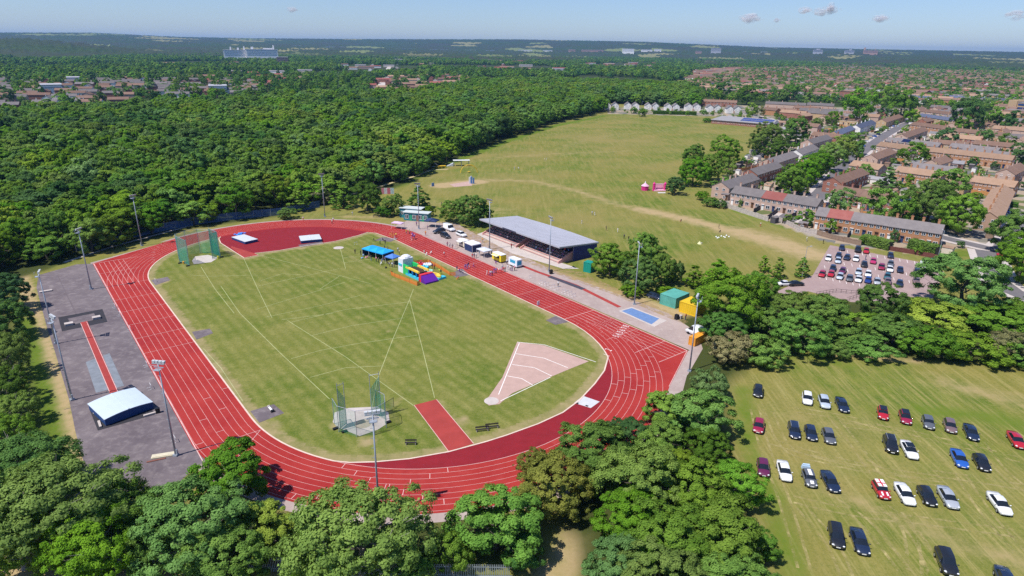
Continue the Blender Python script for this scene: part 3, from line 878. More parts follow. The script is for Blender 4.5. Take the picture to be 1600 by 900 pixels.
def crown_mesh(name, seed, H, W, base, nclump, leaves, leaf, shape='round', rough=.25, solid=.0):
    """foliage: uneven lobes carry clumps, each clump a burst of leaf-sized faces"""
    g = np.random.default_rng(seed)
    hz = H * (1 - base) / 2; cz = H * base + hz
    if shape == 'cone':
        nl = 9; lz = np.linspace(-.72, .72, nl); la = g.uniform(0, 6.28, nl)
        lw = .34 * (1 - (lz + 1) / 2) ** .8 + .07
        LC = np.stack([np.cos(la) * lw * .35 * W, np.sin(la) * lw * .35 * W, lz * hz], -1); LR = (lw * W * 1.02)[:, None] * np.array([1, 1, 1.15])
    else:
        nl = int(g.integers(10, 15)); i = np.arange(nl) + .5
        ph = np.arccos(1 - (1.45 if shape == 'dome' else 1.72) * i / nl); tt = 2.4 * i * 2 + g.normal(0, .4, nl)
        k = g.uniform(.46, .62, nl) * (1 + rough * .5 * g.normal(0, 1, nl) * .4)
        LC = np.stack([np.sin(ph) * np.cos(tt) * k * W / 2, np.sin(ph) * np.sin(tt) * k * W / 2, np.cos(ph) * k * hz * 1.05], -1)
        LR = g.uniform(.38, .54, nl)[:, None] * np.array([W / 2, W / 2, hz * .95]) * (1 + .25 * rough)
        LC = np.concatenate([LC, [[0, 0, 0]]]); LR = np.concatenate([LR, [[W * .37, W * .37, hz * .80]]]); nl += 1
    per_l = np.maximum(3, (nclump * (LR[:, 0] ** 2) / (LR[:, 0] ** 2).sum()).astype(int)); lid = np.repeat(np.arange(nl), per_l); nc = len(lid)
    d = g.normal(0, 1, (nc, 3)); d[:, 2] += .35; d /= np.linalg.norm(d, axis=1)[:, None]
    lo = LC[lid] / (np.linalg.norm(LC[lid], axis=1)[:, None] + 1e-6); d = d + lo * .6; d /= np.linalg.norm(d, axis=1)[:, None]
    c = LC[lid] + d * LR[lid] * g.uniform(.72, 1.0 + rough * .5, nc)[:, None]
    c[:, 2] = np.maximum(c[:, 2], -hz * .98) + cz
    rc = W * g.uniform(.055, .125, nc) * (1.3 if nclump < 40 else (1.0 if shape != 'cone' else .85)) * math.sqrt(90 / max(60, min(nclump, 200))) * 1.1
    per = np.maximum(3, (leaves * rc ** 2 / (rc ** 2).sum()).astype(int))
    cid = np.repeat(np.arange(nc), per); n = len(cid)
    v = g.normal(0, 1, (n, 3)); v /= np.linalg.norm(v, axis=1)[:, None]
    outw = c - (LC[lid] + np.array([0, 0, cz])) * .75 - np.array([0, 0, cz - hz * .3]) * .25; outw /= np.linalg.norm(outw, axis=1)[:, None] + 1e-6
    ow = outw[cid]
    v = v + ow * .7 + np.array([0, 0, .25]); v /= np.linalg.norm(v, axis=1)[:, None]
    rr_ = rc[cid] * (g.random(n) ** .35) * g.uniform(.75, 1.15, n)
    pos = c[cid] + v * rr_[:, None] * np.array([1, 1, .8])
    nrm = v * .85 + ow * .4 + g.normal(0, .27, (n, 3)); nrm /= np.linalg.norm(nrm, axis=1)[:, None]
    ax = np.cross(nrm, g.normal(0, 1, (n, 3))); ax /= np.linalg.norm(ax, axis=1)[:, None] + 1e-9
    ay = np.cross(nrm, ax)
    s = leaf * g.uniform(.55, 1.3, n)
    sx = (ax * (s * .5)[:, None]); sy = (ay * (s * .5 * g.uniform(.5, .9, n))[:, None])
    droop = nrm * (s * .18)[:, None]
    V = np.stack([pos - sx - droop, pos - sy * .9, pos + sx - droop, pos + sy], 1).reshape(-1, 3)
    k = (W / 2) / np.percentile(np.hypot(V[:, 0], V[:, 1]), 97.5)
    z0, z1 = V[:, 2].min(), np.percentile(V[:, 2], 99.7)
    V *= np.array([k, k, 1]); V[:, 2] = H * base + (V[:, 2] - z0) * (H * (1 - base)) / (z1 - z0)
    Fq = np.arange(4 * n).reshape(n, 4)
    return np_mesh(name, V, Fq, [LEAF['mid']])


def trunk_mesh(name, seed, H, W, base, r, limbs=6):
    g = random.Random(seed); mb = MB()
    top = H * (base + (1 - base) * .55)
    p = Vector((0, 0, -.2)); pts = [p]
    for k in range(3):
        p = Vector((g.uniform(-.03, .03) * H, g.uniform(-.03, .03) * H, top * (k + 1) / 3)); pts.append(p)
    rad = [r, r * .8, r * .55, r * .3]
    for k in range(3): mb.tube(pts[k], pts[k + 1], rad[k], rad[k + 1], 7, cap=(k == 0))
    for k in range(limbs):
        t = g.uniform(.35, .95); a0 = pts[1].lerp(pts[3], t); a = 2 * math.pi * (k + g.random() * .6) / limbs
        e = Vector((math.cos(a) * W * .36, math.sin(a) * W * .36, H * g.uniform(base + .2 * (1 - base), .88)))
        m_ = a0.lerp(e, .5) + Vector((0, 0, -.04 * H))
        mb.tube(a0, m_, r * .34, r * .22, 5, cap=False); mb.tube(m_, e, r * .22, r * .06, 5, cap=False)
        for q in range(2):
            e2 = m_.lerp(e, .6) + Vector((g.uniform(-1, 1), g.uniform(-1, 1), g.uniform(.1, 1))) * W * .16
            mb.tube(m_.lerp(e, .35), e2, r * .12, r * .03, 4, cap=False)
    return mb.mesh(name, [BARK])


# geometry variants: (height, width) nominal; trees are scaled copies
VAR = {}


def variant(key, H, W, base, nclump, leaves, leaf, shape='round', rough=.25, r=None, nv=1, limbs=6):
    VAR[key] = [(H, W, crown_mesh('crown', 100 + 17 * k + sum(map(ord, key)), H, W, base, nclump, leaves, leaf, shape, rough), trunk_mesh('trunk', 5 + k, H, W, base, r or W * .03, limbs)) for k in range(nv)]


variant('near', 10, 10, .04, 230, 42000, .26, 'round', .26, nv=4)
variant('spiky', 9, 10, .03, 260, 36000, .24, 'dome', .42, nv=3, limbs=14)
variant('maple', 11, 10, .05, 130, 30000, .34, 'round', .26, nv=3)
variant('shrub', 5, 6.5, .0, 130, 18000, .23, 'dome', .32, nv=3, limbs=4)
variant('cone', 11, 6, .06, 110, 9500, .36, 'cone', .18, nv=2)
variant('forest', 14, 11, .12, 95, 8500, .56, 'round', .20, nv=6)
variant('mid', 10, 9, .06, 80, 6000, .48, 'round', .22, nv=5)
variant('low', 10, 9, .06, 34, 900, 1.2, 'round', .2, nv=4, limbs=2)
variant('far', 10, 10, .02, 16, 220, 2.5, 'round', .2, nv=3, limbs=1)
variant('pine', 15, 7, .06, 100, 5600, .52, 'cone', .22, nv=2)
NTREE = [0]


def tree(x, y, H, W, key, leaf, label, group=None, name='broadleaf_tree', cat='tree', rot=None, bark=None):
    v = VAR[key]; h0, w0, cm, tm = v[rng.randrange(len(v))]
    o = thing(name, label, cat, (x, y, 0), rng.uniform(0, 6.28) if rot is None else rot, group)
    o.scale = (W / w0, W / w0 * rng.uniform(.9, 1.1), H / h0)
    t = bpy.data.objects.new('trunk', tm); COL.objects.link(t); t.parent = o
    c = bpy.data.objects.new('crown', cm); COL.objects.link(c); c.parent = o
    c.material_slots[0].link = 'OBJECT'; c.material_slots[0].material = LEAF[leaf]
    if bark: t.material_slots[0].link = 'OBJECT'; t.material_slots[0].material = bark
    NTREE[0] += 1
    return o


def tree_c(px, py, wpx, H, key, leaf, label, group=None, hf=.5, **kw):
    """crown seen centred on (px, py), wpx wide in the photograph"""
    for _ in range(2):
        x, y = G(px, py, H * hf)
        D = math.sqrt(x * x + y * y + (CAMH - H * hf) ** 2)
        if key not in ('shrub', 'cone', 'pine'): H = max(H if D > 150 else 0, (.85 if D > 230 else .70 if D > 150 else .66) * wpx * D / FPX)
    x, y = G(px, py, H * hf)
    D = math.sqrt(x * x + y * y + (CAMH - H * hf) ** 2)
    return tree(x, y, H, wpx * D / FPX, key, leaf, label, group, **kw)


SHADE = {'mid': 'mid green', 'dark': 'dark green', 'deep': 'bluish dark green', 'bright': 'bright green', 'lime': 'yellow green', 'olive': 'olive green', 'brown': 'brownish olive', 'grey': 'greyish green', 'purple': 'purple leaved', 'rust': 'rusty brown', 'wood': 'green'}
SIZE = lambda H: 'tall' if H > 11 else ('mid-sized' if H > 6.5 else 'low')
# foreground belt, px centre, px width, height, variant, leaf, what singles it out
BELT = [
 (30, 735, 120, 9, 'spiky', 'grey', 'greyish feathery tree at the left edge beside the strip of dry grass'),
 (95, 790, 180, 9, 'spiky', 'olive', 'olive feathery tree at the lower left with pale twigs showing through'),
 (185, 800, 120, 9, 'spiky', 'mid', 'mid green tree below the bottom corner of the tarmac apron'),
 (25, 845, 130, 8, 'spiky', 'mid', 'mid green tree in the lower left corner of the photo'),
 (150, 855, 130, 7, 'spiky', 'mid', 'mid green bushy tree over the dry track along the bottom edge'),
 (225, 865, 70, 5, 'shrub', 'dark', 'dark bush between two pale feathery trees at the bottom'),
 (360, 745, 125, 10, 'maple', 'mid', 'rounded green tree rising in front of the tarmac and red track corner'),
 (300, 825, 165, 10, 'near', 'grey', 'soft greyish green tree right of the bottom tarmac corner'),
 (345, 870, 130, 8, 'near', 'mid', 'mid green tree at the bottom edge left of the bright lime tree'),
 (410, 825, 105, 10, 'maple', 'lime', 'bright yellow green tree just left of the big olive tree by the track'),
 (565, 835, 215, 11, 'spiky', 'olive', 'big spreading olive tree hiding the bend of the track at bottom centre'),
 (500, 865, 100, 8, 'spiky', 'olive', 'lower olive tree tucked on the left flank of the big olive tree'),
 (775, 815, 150, 11, 'maple', 'mid', 'dense green tree right of the big olive tree, overlapping the outer lane'),
 (818, 862, 70, 6, 'maple', 'dark', 'dark tree standing over the dry clearing at the bottom'),
 (700, 865, 80, 5, 'shrub', 'bright', 'bright green bush behind the palisade fence at bottom centre'),
 (640, 885, 70, 4, 'shrub', 'mid', 'low bush against the palisade fence under the big olive tree'),
 (835, 725, 62, 10, 'spiky', 'brown', 'slim brownish tree top over the outer lane, left of the brownish olive tree'),
 (865, 760, 125, 11, 'near', 'brown', 'brownish olive tree between the dense green tree and the red track'),
 (930, 705, 125, 11, 'near', 'dark', 'dark green rounded tree at the right of the near bend'),
 (985, 680, 80, 9, 'near', 'deep', 'bluish dark tree next to the near bend behind the rounded dark tree'),
 (1035, 640, 75, 11, 'maple', 'bright', 'bright tree touching the red triangle at the end of the home straight'),
 (1090, 650, 115, 11, 'maple', 'bright', 'big bright tree beside the left end of the car field'),
 (1035, 690, 90, 9, 'maple', 'mid', 'mid green tree below the bright pair at the end of the straight'),
 (1105, 705, 85, 8, 'near', 'dark', 'dark tree along the left edge of the car field beside the red car'),
 (1000, 750, 150, 9, 'near', 'mid', 'wide mid green thicket tree in the middle of the near wood'),
 (1080, 770, 130, 9, 'near', 'bright', 'bright green thicket tree in the middle of the near wood'),
 (1150, 760, 95, 7, 'near', 'bright', 'bright leafy tree on the wood edge beside the purple car'),
 (985, 812, 120, 9, 'near', 'bright', 'light green tree on the left edge of the near wood'),
 (1040, 840, 150, 9, 'near', 'olive', 'dull olive tree low in the near wood'),
 (1130, 840, 140, 9, 'maple', 'bright', 'bright maple-like tree low in the near wood beside the car field'),
 (1180, 850, 70, 7, 'near', 'bright', 'outermost bright bush of the near wood towards the dark cars'),
 (968, 885, 110, 7, 'near', 'grey', 'greyish tree at the bottom edge right of the dry clearing'),
 (1030, 900, 140, 8, 'near', 'mid', 'mid green tree cut by the bottom edge of the near wood'),
 (1150, 905, 120, 7, 'near', 'olive', 'olive tree cut by the bottom edge beside the car field'),
 (1110, 600, 60, 6, 'shrub', 'grey', 'grey green bush beside the lamp mast at the end of the straight'),
 (1055, 725, 70, 8, 'near', 'lime', 'yellowish tree top in the heart of the near wood'),
 (920, 750, 60, 8, 'near', 'mid', 'green tree squeezed between the brownish and the dark rounded tree'),
 # left margin
 (8, 500, 62, 9, 'near', 'dark', 'dark tree at the left edge level with the pole vault bed'),
 (14, 556, 66, 9, 'spiky', 'bright', 'bright tree at the left edge level with the vault runway'),
 (4, 605, 72, 9, 'spiky', 'dark', 'dark tree at the left edge above the grey mat cover'),
 (26, 640, 60, 7, 'spiky', 'bright', 'bright bush beside the dry strip left of the grey mat cover'),
 (2, 680, 72, 9, 'spiky', 'mid', 'mid green tree at the left edge below the grey mat cover'),
 (5, 460, 60, 9, 'near', 'deep', 'shaded tree at the left edge below the wood'),
 # right scrub band
 (1146, 466, 122, 11, 'near', 'bright', 'large green tree right of the yellow container'),
 (1132, 512, 66, 7, 'near', 'dark', 'dark tree behind the orange skip and lamp mast'),
 (1120, 430, 40, 9, 'cone', 'mid', 'pointed young tree beyond the green container'),
 (1183, 448, 62, 8, 'near', 'bright', 'bright tree at the left corner of the tarmac car park'),
 (1085, 432, 34, 6, 'cone', 'mid', 'small pointed tree on the grass slope beyond the containers'),
 (1145, 545, 80, 6, 'shrub', 'rust', 'dry brownish bush left of the car field corner'),
 (1195, 545, 75, 6, 'shrub', 'bright', 'bright green bush at the top left corner of the car field'),
 (1250, 520, 95, 7, 'near', 'bright', 'rounded bright green tree on the top edge of the car field'),
 (1205, 500, 70, 6, 'shrub', 'mid', 'mid green bush behind the bright one at the car field corner'),
 (1240, 475, 70, 6, 'shrub', 'olive', 'olive bush against the lower rail of the tarmac car park'),
 (1290, 480, 75, 6, 'shrub', 'mid', 'green bush below the railing of the tarmac car park'),
 (1375, 470, 62, 9, 'near', 'dark', 'dark rounded tree standing on the near edge of the tarmac car park'),
 (1508, 443, 104, 9, 'near', 'grey', 'big pale greyish tree at the right end of the tarmac car park'),
 (1590, 365, 62, 10, 'near', 'mid', 'dark green tree over the lane at the right edge'),
 (1600, 405, 70, 11, 'near', 'mid', 'tall green tree at the right edge beside the access road'),
 (1320, 520, 80, 5.5, 'shrub', 'olive', 'olive bush right of the rounded bright tree on the car field edge'),
 (1365, 545, 80, 4, 'shrub', 'grey', 'pale low bush on the top edge of the car field'),
 (1400, 515, 95, 6, 'shrub', 'dark', 'dark bush in the middle of the scrub band'),
 (1450, 535, 90, 6, 'shrub', 'dark', 'dark bush above the dry grass fringe of the car field'),
 (1520, 540, 90, 5.5, 'shrub', 'mid', 'mid green bush on the car field fringe left of the dry greyish bush'),
 (1575, 540, 55, 6, 'spiky', 'rust', 'dry greyish brown bush near the right edge above the car field'),
 (1470, 495, 110, 5, 'shrub', 'lime', 'yellowish scrub under the big pale tree'),
 (1560, 500, 110, 5.5, 'shrub', 'bright', 'bright scrub right of the big pale tree'),
 (1350, 505, 70, 4.5, 'shrub', 'bright', 'bright low scrub below the dark rounded tree'),
 (1610, 555, 80, 5, 'shrub', 'mid', 'mid green bush cut by the right edge above the car field'),
 (1430, 480, 60, 4, 'shrub', 'bright', 'low bright bush between the dark rounded and the big pale tree'),
 (1300, 545, 50, 3.5, 'shrub', 'olive', 'small olive bush on the car field fringe'),
 (1620, 490, 90, 6, 'shrub', 'dark', 'dark scrub at the right edge below the access road'),
 # behind the stand
 (955, 405, 75, 9, 'near', 'mid', 'bushy green tree at the near end of the grandstand'),
 (1010, 395, 62, 12, 'near', 'mid', 'tall upright tree behind the lamp mast right of the grandstand'),
 (1000, 430, 60, 9, 'near', 'dark', 'dark tree right of the green portable toilet'),
 (1035, 420, 48, 9, 'near', 'mid', 'green tree at the right end of the row behind the concourse'),
 (1046, 456, 44, 2.2, 'shrub', 'bright', 'low bright scrub behind the green container'),
 (985, 455, 36, 3, 'shrub', 'bright', 'low bright bush under the trees behind the concourse'),
 (1055, 425, 36, 6, 'shrub', 'dark', 'small dark bush beyond the row behind the concourse'),
 (705, 330, 40, 6, 'near', 'mid', 'bushy green tree left of the clump behind the grandstand'),
 (735, 328, 55, 9, 'near', 'mid', 'green tree in the clump at the far end of the grandstand'),
 (752, 335, 40, 7, 'near', 'dark', 'dark tree touching the far corner of the grandstand roof'),
 # along the far bend
 (465, 312, 38, 9, 'cone', 'mid', 'conical green tree left of the far lamp mast'),
 (500, 306, 30, 7, 'mid', 'rust', 'dry rusty tree behind the far lamp mast'),
 (535, 307, 42, 9, 'cone', 'mid', 'broad conical tree right of the rusty tree'),
 (573, 308, 52, 10, 'near', 'dark', 'dark rounded tree behind the far bend'),
 (615, 320, 38, 6, 'near', 'lime', 'light green low tree left of the teal clubhouse'),
 (655, 308, 36, 9, 'cone', 'dark', 'pointed dark tree behind the teal clubhouse'),
 (670, 330, 22, 4, 'shrub', 'mid', 'small bush at the right end of the teal clubhouse'),
 (450, 333, 30, 4, 'shrub', 'bright', 'bright bush at the foot of the conical tree by the far bend'),
 (600, 330, 30, 4, 'shrub', 'dark', 'low dark bush left of the teal clubhouse'),
 # edge of the playing field
 (1085, 268, 48, 9, 'near', 'bright', 'bright tree at the corner of the housing beside the pink inflatable'),
 (1056, 290, 32, 8, 'near', 'deep', 'dark dense conifer-like tree next to the pink inflatable'),
 (1110, 262, 44, 8, 'near', 'mid', 'green tree beside the orange garden fence'),
 (1132, 235, 48, 9, 'near', 'mid', 'dark green tree at the narrow end of the playing field'),
 (1085, 242, 36, 7, 'near', 'mid', 'green tree on the field side of the housing corner clump'),
 (1198, 218, 52, 12, 'near', 'mid', 'tall tree below the solar panel building'),
 (1245, 203, 40, 10, 'near', 'mid', 'green tree right of the solar panel building'),
 (1215, 232, 34, 7, 'near', 'dark', 'dark tree between the solar panel building and the street'),
 (1138, 262, 30, 6, 'mid', 'lime', 'yellowish tree in the gardens behind the corner houses'),
 (1110, 315, 24, 4, 'shrub', 'mid', 'round bush at the pale corner house'),
 (1098, 306, 22, 4, 'shrub', 'bright', 'bright bush left of the pale corner house'),
 (1125, 318, 22, 3.5, 'shrub', 'dark', 'dark bush at the start of the pale garden fence'),
 (1217, 419, 22, 6, 'cone', 'bright', 'young conical tree on the dry grass by the car park, left of its twin'),
 (1254, 417, 22, 6, 'cone', 'bright', 'young conical tree beside the car park entrance rail'),
 (1195, 412, 18, 5, 'cone', 'bright', 'smallest young conical tree of the three near the car park'),
 (1260, 340, 28, 5, 'mid', 'mid', 'garden tree behind the wooden fence left of the gap in the terrace'),
 (1232, 342, 16, 3.5, 'mid', 'bright', 'small bright garden tree by the wooden fence'),
 (1315, 315, 42, 7, 'mid', 'grey', 'greyish street tree between the two near terraces'),
 (1378, 322, 52, 6, 'mid', 'bright', 'round bright tree in front of the roof with solar panels'),
 (1412, 328, 40, 6, 'mid', 'olive', 'olive tree right of the round bright tree in the side street'),
 (1455, 314, 64, 11, 'near', 'bright', 'big bright tree between the terraces at the right'),
 (1503, 335, 62, 12, 'near', 'bright', 'big tree left of the orange gable house'),
 (1483, 290, 50, 10, 'mid', 'mid', 'spreading tree behind the big pair left of the orange gable house'),
 (1393, 280, 36, 12, 'pine', 'grey', 'tall ragged conifer in the middle of the terraces'),
 (1352, 268, 24, 6, 'mid', 'bright', 'bright tree beside the gabled house in the street'),
 (1400, 255, 12, 4, 'pine', 'dark', 'slim dark cypress in a back garden'),
 (1430, 240, 34, 7, 'mid', 'mid', 'mid green tree between two terraces right of the street'),
 (1522, 252, 14, 5, 'mid', 'dark', 'small dark garden tree before a long orange terrace'),
 (1480, 214, 26, 7, 'mid', 'deep', 'dark tree between the back terraces at the right'),
 (1540, 214, 22, 7, 'mid', 'dark', 'dark garden tree at the end of a back terrace'),
 (1592, 240, 30, 10, 'mid', 'deep', 'dark tree at the right edge above the terraces'),
 (1572, 222, 24, 7, 'mid', 'mid', 'green tree at the right edge behind the long terrace'),
 (1585, 190, 28, 8, 'mid', 'deep', 'dark tree at the right edge near the office block'),
 (1555, 185, 30, 8, 'mid', 'bright', 'bright tree left of the office block'),
 (1515, 178, 40, 8, 'mid', 'deep', 'dark tree before the white blue roofed row'),
 (1505, 196, 26, 6, 'mid', 'olive', 'olive tree among the back terraces'),
 (1410, 165, 40, 12, 'mid', 'mid', 'big green tree right of the street end'),
 (1380, 175, 18, 7, 'mid', 'deep', 'dark tree at the far end of the street'),
 (1380, 152, 32, 8, 'mid', 'bright', 'green tree in front of the brick hall'),
 (1343, 167, 44, 6, 'mid', 'mid', 'row of garden greenery in front of the brick hall'),
 (1302, 185, 22, 7, 'mid', 'bright', 'bright tree among the white gardens right of the school'),
 (1278, 193, 18, 6, 'mid', 'mid', 'small tree among the gardens right of the school'),
 (1425, 182, 20, 6, 'mid', 'mid', 'tree beside the parked cars at the street end'),
 (1168, 148, 28, 12, 'mid', 'dark', 'big dark tree behind the white semis at the right'),
 (1235, 143, 22, 10, 'mid', 'mid', 'rounded tree in the middle of the far terraces'),
 (1222, 150, 20, 9, 'mid', 'dark', 'dark tree left of the rounded tree in the far terraces'),
 (1175, 170, 20, 9, 'mid', 'bright', 'bright tree behind the school with solar panels'),
 (1190, 173, 12, 9, 'mid', 'brown', 'brownish slim tree behind the school with solar panels'),
 (1265, 155, 20, 6, 'mid', 'lime', 'yellowish tree among the far terraces'),
 (1132, 137, 22, 10, 'mid', 'dark', 'dark tree beyond the white semis at the end of the wood'),
 (1120, 148, 18, 8, 'mid', 'bright', 'bright tree beyond the white semis at the end of the wood'),
 (990, 172, 12, 7, 'mid', 'mid', 'small tree among the white semis'),
 (1003, 176, 14, 6, 'mid', 'dark', 'dark bush at the hedge of the white semis'),
 (958, 170, 9, 5, 'mid', 'lime', 'small yellowish tree before the leftmost white semi'),
 (1105, 188, 14, 4, 'shrub', 'dark', 'dark bush at the left end of the school with solar panels'),
]
for (px, py, w, h, key, leaf, lab) in BELT:
    nm = 'shrub' if key == 'shrub' else ('conifer' if key == 'pine' else 'broadleaf_tree')
    if lab.startswith('row of garden'): lab = 'wide garden tree in front of the brick hall'
    tree_c(px, py, w, h, key, leaf, lab, None, name=nm, cat='bush' if key == 'shrub' else 'tree', bark=GREYBARK if key == 'spiky' else None)
# the dense avenue of street trees
AV = [(1236, 280, 46, 9), (1258, 268, 46, 10), (1280, 258, 44, 10), (1298, 246, 44, 11), (1315, 234, 40, 11), (1331, 224, 34, 10), (1250, 290, 30, 7), (1340, 236, 20, 6)]
for i, (px, py, w, h) in enumerate(AV):
    pos = ['at the near end', 'second from the near end', 'third from the near end', 'fourth from the near end', 'fifth from the near end', 'at the far end', 'lowest, overhanging the parked cars', 'smallest, at the far kerb'][i]
    tree_c(px, py, w, h, 'mid' if i > 3 else 'near', ['mid', 'bright', 'bright', 'lime', 'lime', 'bright', 'bright', 'dark'][i], 'street tree of the dense avenue, ' + pos, 'avenue trees along the street')

# woodland: Poisson-like scatter inside the forest outline
def scatter(poly, step, jit, n0=1):
    xs = [p[0] for p in poly]; ys = [p[1] for p in poly]
    out = []
    j = 0
    y = min(ys)
    while y < max(ys):
        x = min(xs) + (step / 2 if j % 2 else 0)
        while x < max(xs):
            out.append((x + nr.uniform(-jit, jit), y + nr.uniform(-jit, jit))); x += step
        y += step * .87; j += 1
    A = np.array(out)
    return A[in_poly(A[:, 0], A[:, 1], poly)]


def in_view(A, m=40):
    px = 800 + FPX * A[:, 0] / A[:, 1]
    return A[(A[:, 1] > 5) & (px > -m * 4) & (px < 1600 + m * 4)]


W = in_view(scatter(FOREST, 9.4, 3.6))
edge = dist_seg(W[:, 0], W[:, 1], P((-260, 600), (0, 445), (130, 402), (300, 357), (440, 337), (600, 300), (640, 284), (720, 244), (800, 215), (870, 192), (940, 176)))
W = W[edge > 2.5]; edge = edge[edge > 2.5]
Dw = np.hypot(W[:, 0], W[:, 1])
order = np.argsort(Dw + np.where(edge < 14, -60, 0))
W = W[order]; edge = edge[order]; Dw = Dw[order]
NIND = 296 - NTREE[0]
for i in range(NIND):
    x, y = W[i]
    t = mnoise.noise(Vector((x * .02, y * .02, 3.3)))
    leaf = rng.choice(['dark', 'dark', 'deep', 'mid'] if t < -.1 else ['wood', 'mid', 'wood', 'bright', 'lime' if t > .2 else 'mid'])
    front = edge[i] < 10
    h = rng.uniform(10, 14) if not front else rng.uniform(8, 12.5)
    w = rng.uniform(11, 17)
    grp = 'trees of the wood beyond the track'
    lab = f'{SHADE[leaf]} tree ' + ('in the front row of the wood beyond the blue fence' if front and x < -50 else 'on the field edge of the wood' if front else 'inside the dense wood left of the far bend' if x < -90 else 'inside the dense wood behind the far bend')
    tree(x, y, h, w, 'forest' if Dw[i] > 240 else ('near' if leaf != 'wood' else 'maple'), leaf, lab, grp)


# masses past counting: points that carry tree copies (foliage one reads as a whole)
def mass(name, pts, src, leafs, hs, ws, z=None):
    lib = bpy.data.collections.new(name + '_kinds')
    for k, (h0, w0, cm, tm) in enumerate(VAR[src]):
        for q, lf in enumerate(leafs):
            o = bpy.data.objects.new('leafy_kind_%03d' % (q * 10 + k), cm.copy()); o.data.materials.clear(); o.data.materials.append(LEAF[lf]); lib.objects.link(o)
    h0, w0 = VAR[src][0][:2]
    n = len(pts)
    me = bpy.data.meshes.new(name)
    zz = np.zeros(n) if z is None else z
    me.vertices.add(n); me.vertices.foreach_set('co', np.stack([pts[:, 0], pts[:, 1], zz], -1).astype(np.float32).ravel())
    at = me.attributes.new('turn', 'FLOAT_VECTOR', 'POINT'); at.data.foreach_set('vector', np.stack([np.zeros(n), np.zeros(n), nr.uniform(0, 6.28, n)], -1).astype(np.float32).ravel())
    sc = np.stack([nr.uniform(*ws, n) / w0] * 2 + [nr.uniform(*hs, n) / h0], -1)
    at = me.attributes.new('size', 'FLOAT_VECTOR', 'POINT'); at.data.foreach_set('vector', sc.astype(np.float32).ravel())
    at = me.attributes.new('which', 'INT', 'POINT'); nk = len(VAR[src])
    t = np.array([mnoise.noise(Vector((float(x) * .012, float(y) * .009, 4.4))) for x, y in pts]) * .9 + nr.normal(0, .33, n)
    q = np.clip(((t + .75) / 1.5 * len(leafs)).astype(int), 0, len(leafs) - 1)
    at.data.foreach_set('value', (q * nk + nr.integers(0, nk, n)).astype(np.int32))
    o = bpy.data.objects.new(name, me); COL.objects.link(o)
    ng = bpy.data.node_groups.new(name, 'GeometryNodeTree')
    ng.interface.new_socket('Geometry', in_out='INPUT', socket_type='NodeSocketGeometry'); ng.interface.new_socket('Geometry', in_out='OUTPUT', socket_type='NodeSocketGeometry')
    gi = ng.nodes.new('NodeGroupInput'); go = ng.nodes.new('NodeGroupOutput')
    ci = ng.nodes.new('GeometryNodeCollectionInfo'); ci.inputs['Collection'].default_value = lib; ci.inputs['Separate Children'].default_value = True; ci.inputs['Reset Children'].default_value = True
    ip = ng.nodes.new('GeometryNodeInstanceOnPoints'); ip.inputs['Pick Instance'].default_value = True

    def attr(nm, ty):
        a = ng.nodes.new('GeometryNodeInputNamedAttribute'); a.data_type = ty; a.inputs['Name'].default_value = nm
        return [s for s in a.outputs if s.name == 'Attribute' and s.enabled][0]
    ng.links.new(gi.outputs[0], ip.inputs['Points']); ng.links.new(ci.outputs[0], ip.inputs['Instance'])
    ng.links.new(attr('which', 'INT'), ip.inputs['Instance Index'])
    ng.links.new(attr('turn', 'FLOAT_VECTOR'), ip.inputs['Rotation']); ng.links.new(attr('size', 'FLOAT_VECTOR'), ip.inputs['Scale'])
    ng.links.new(ip.outputs[0], go.inputs[0])
    md = o.modifiers.new('copies', 'NODES'); md.node_group = ng
    return o


rest = W[NIND:]; dr = Dw[NIND:]
o = mass('woodland', rest, 'forest', ['deep', 'dark', 'wood', 'mid', 'grey', 'wood', 'olive', 'bright', 'lime'], (9, 17), (10, 19))
tag(o, 'dense green woodland stretching behind the front trees to the far houses', 'wood', kind='stuff')
# ------------------------------------------------------------------ houses
def brick_mat(name, a, b, mortar=(.45, .40, .36)):
    m = bpy.data.materials.new(name); nt, out = nodes_of(m)
    tc = nt.nodes.new('ShaderNodeTexCoord')
    br = N(nt, 'ShaderNodeTexBrick'); br.inputs['Scale'].default_value = 2.2
    br.inputs['Color1'].default_value = (*a, 1); br.inputs['Color2'].default_value = (*b, 1); br.inputs['Mortar'].default_value = (*mortar, 1)
    br.inputs['Mortar Size'].default_value = .012
    mp = N(nt, 'ShaderNodeMapping'); mp.inputs['Rotation'].default_value = (R(90), 0, 0)
    nt.links.new(tc.outputs['Object'], mp.inputs[0]); nt.links.new(mp.outputs[0], br.inputs['Vector'])
    n1 = noise_n(nt, tc.outputs['Object'], .35, 4, .65)
    c = mixc(nt, mth(nt, 'MULTIPLY', n1, .5), br.outputs['Color'], [v * .75 for v in a])
    bsdf(nt, out, c, .9, 0, .15); MATS[name] = m
    return m


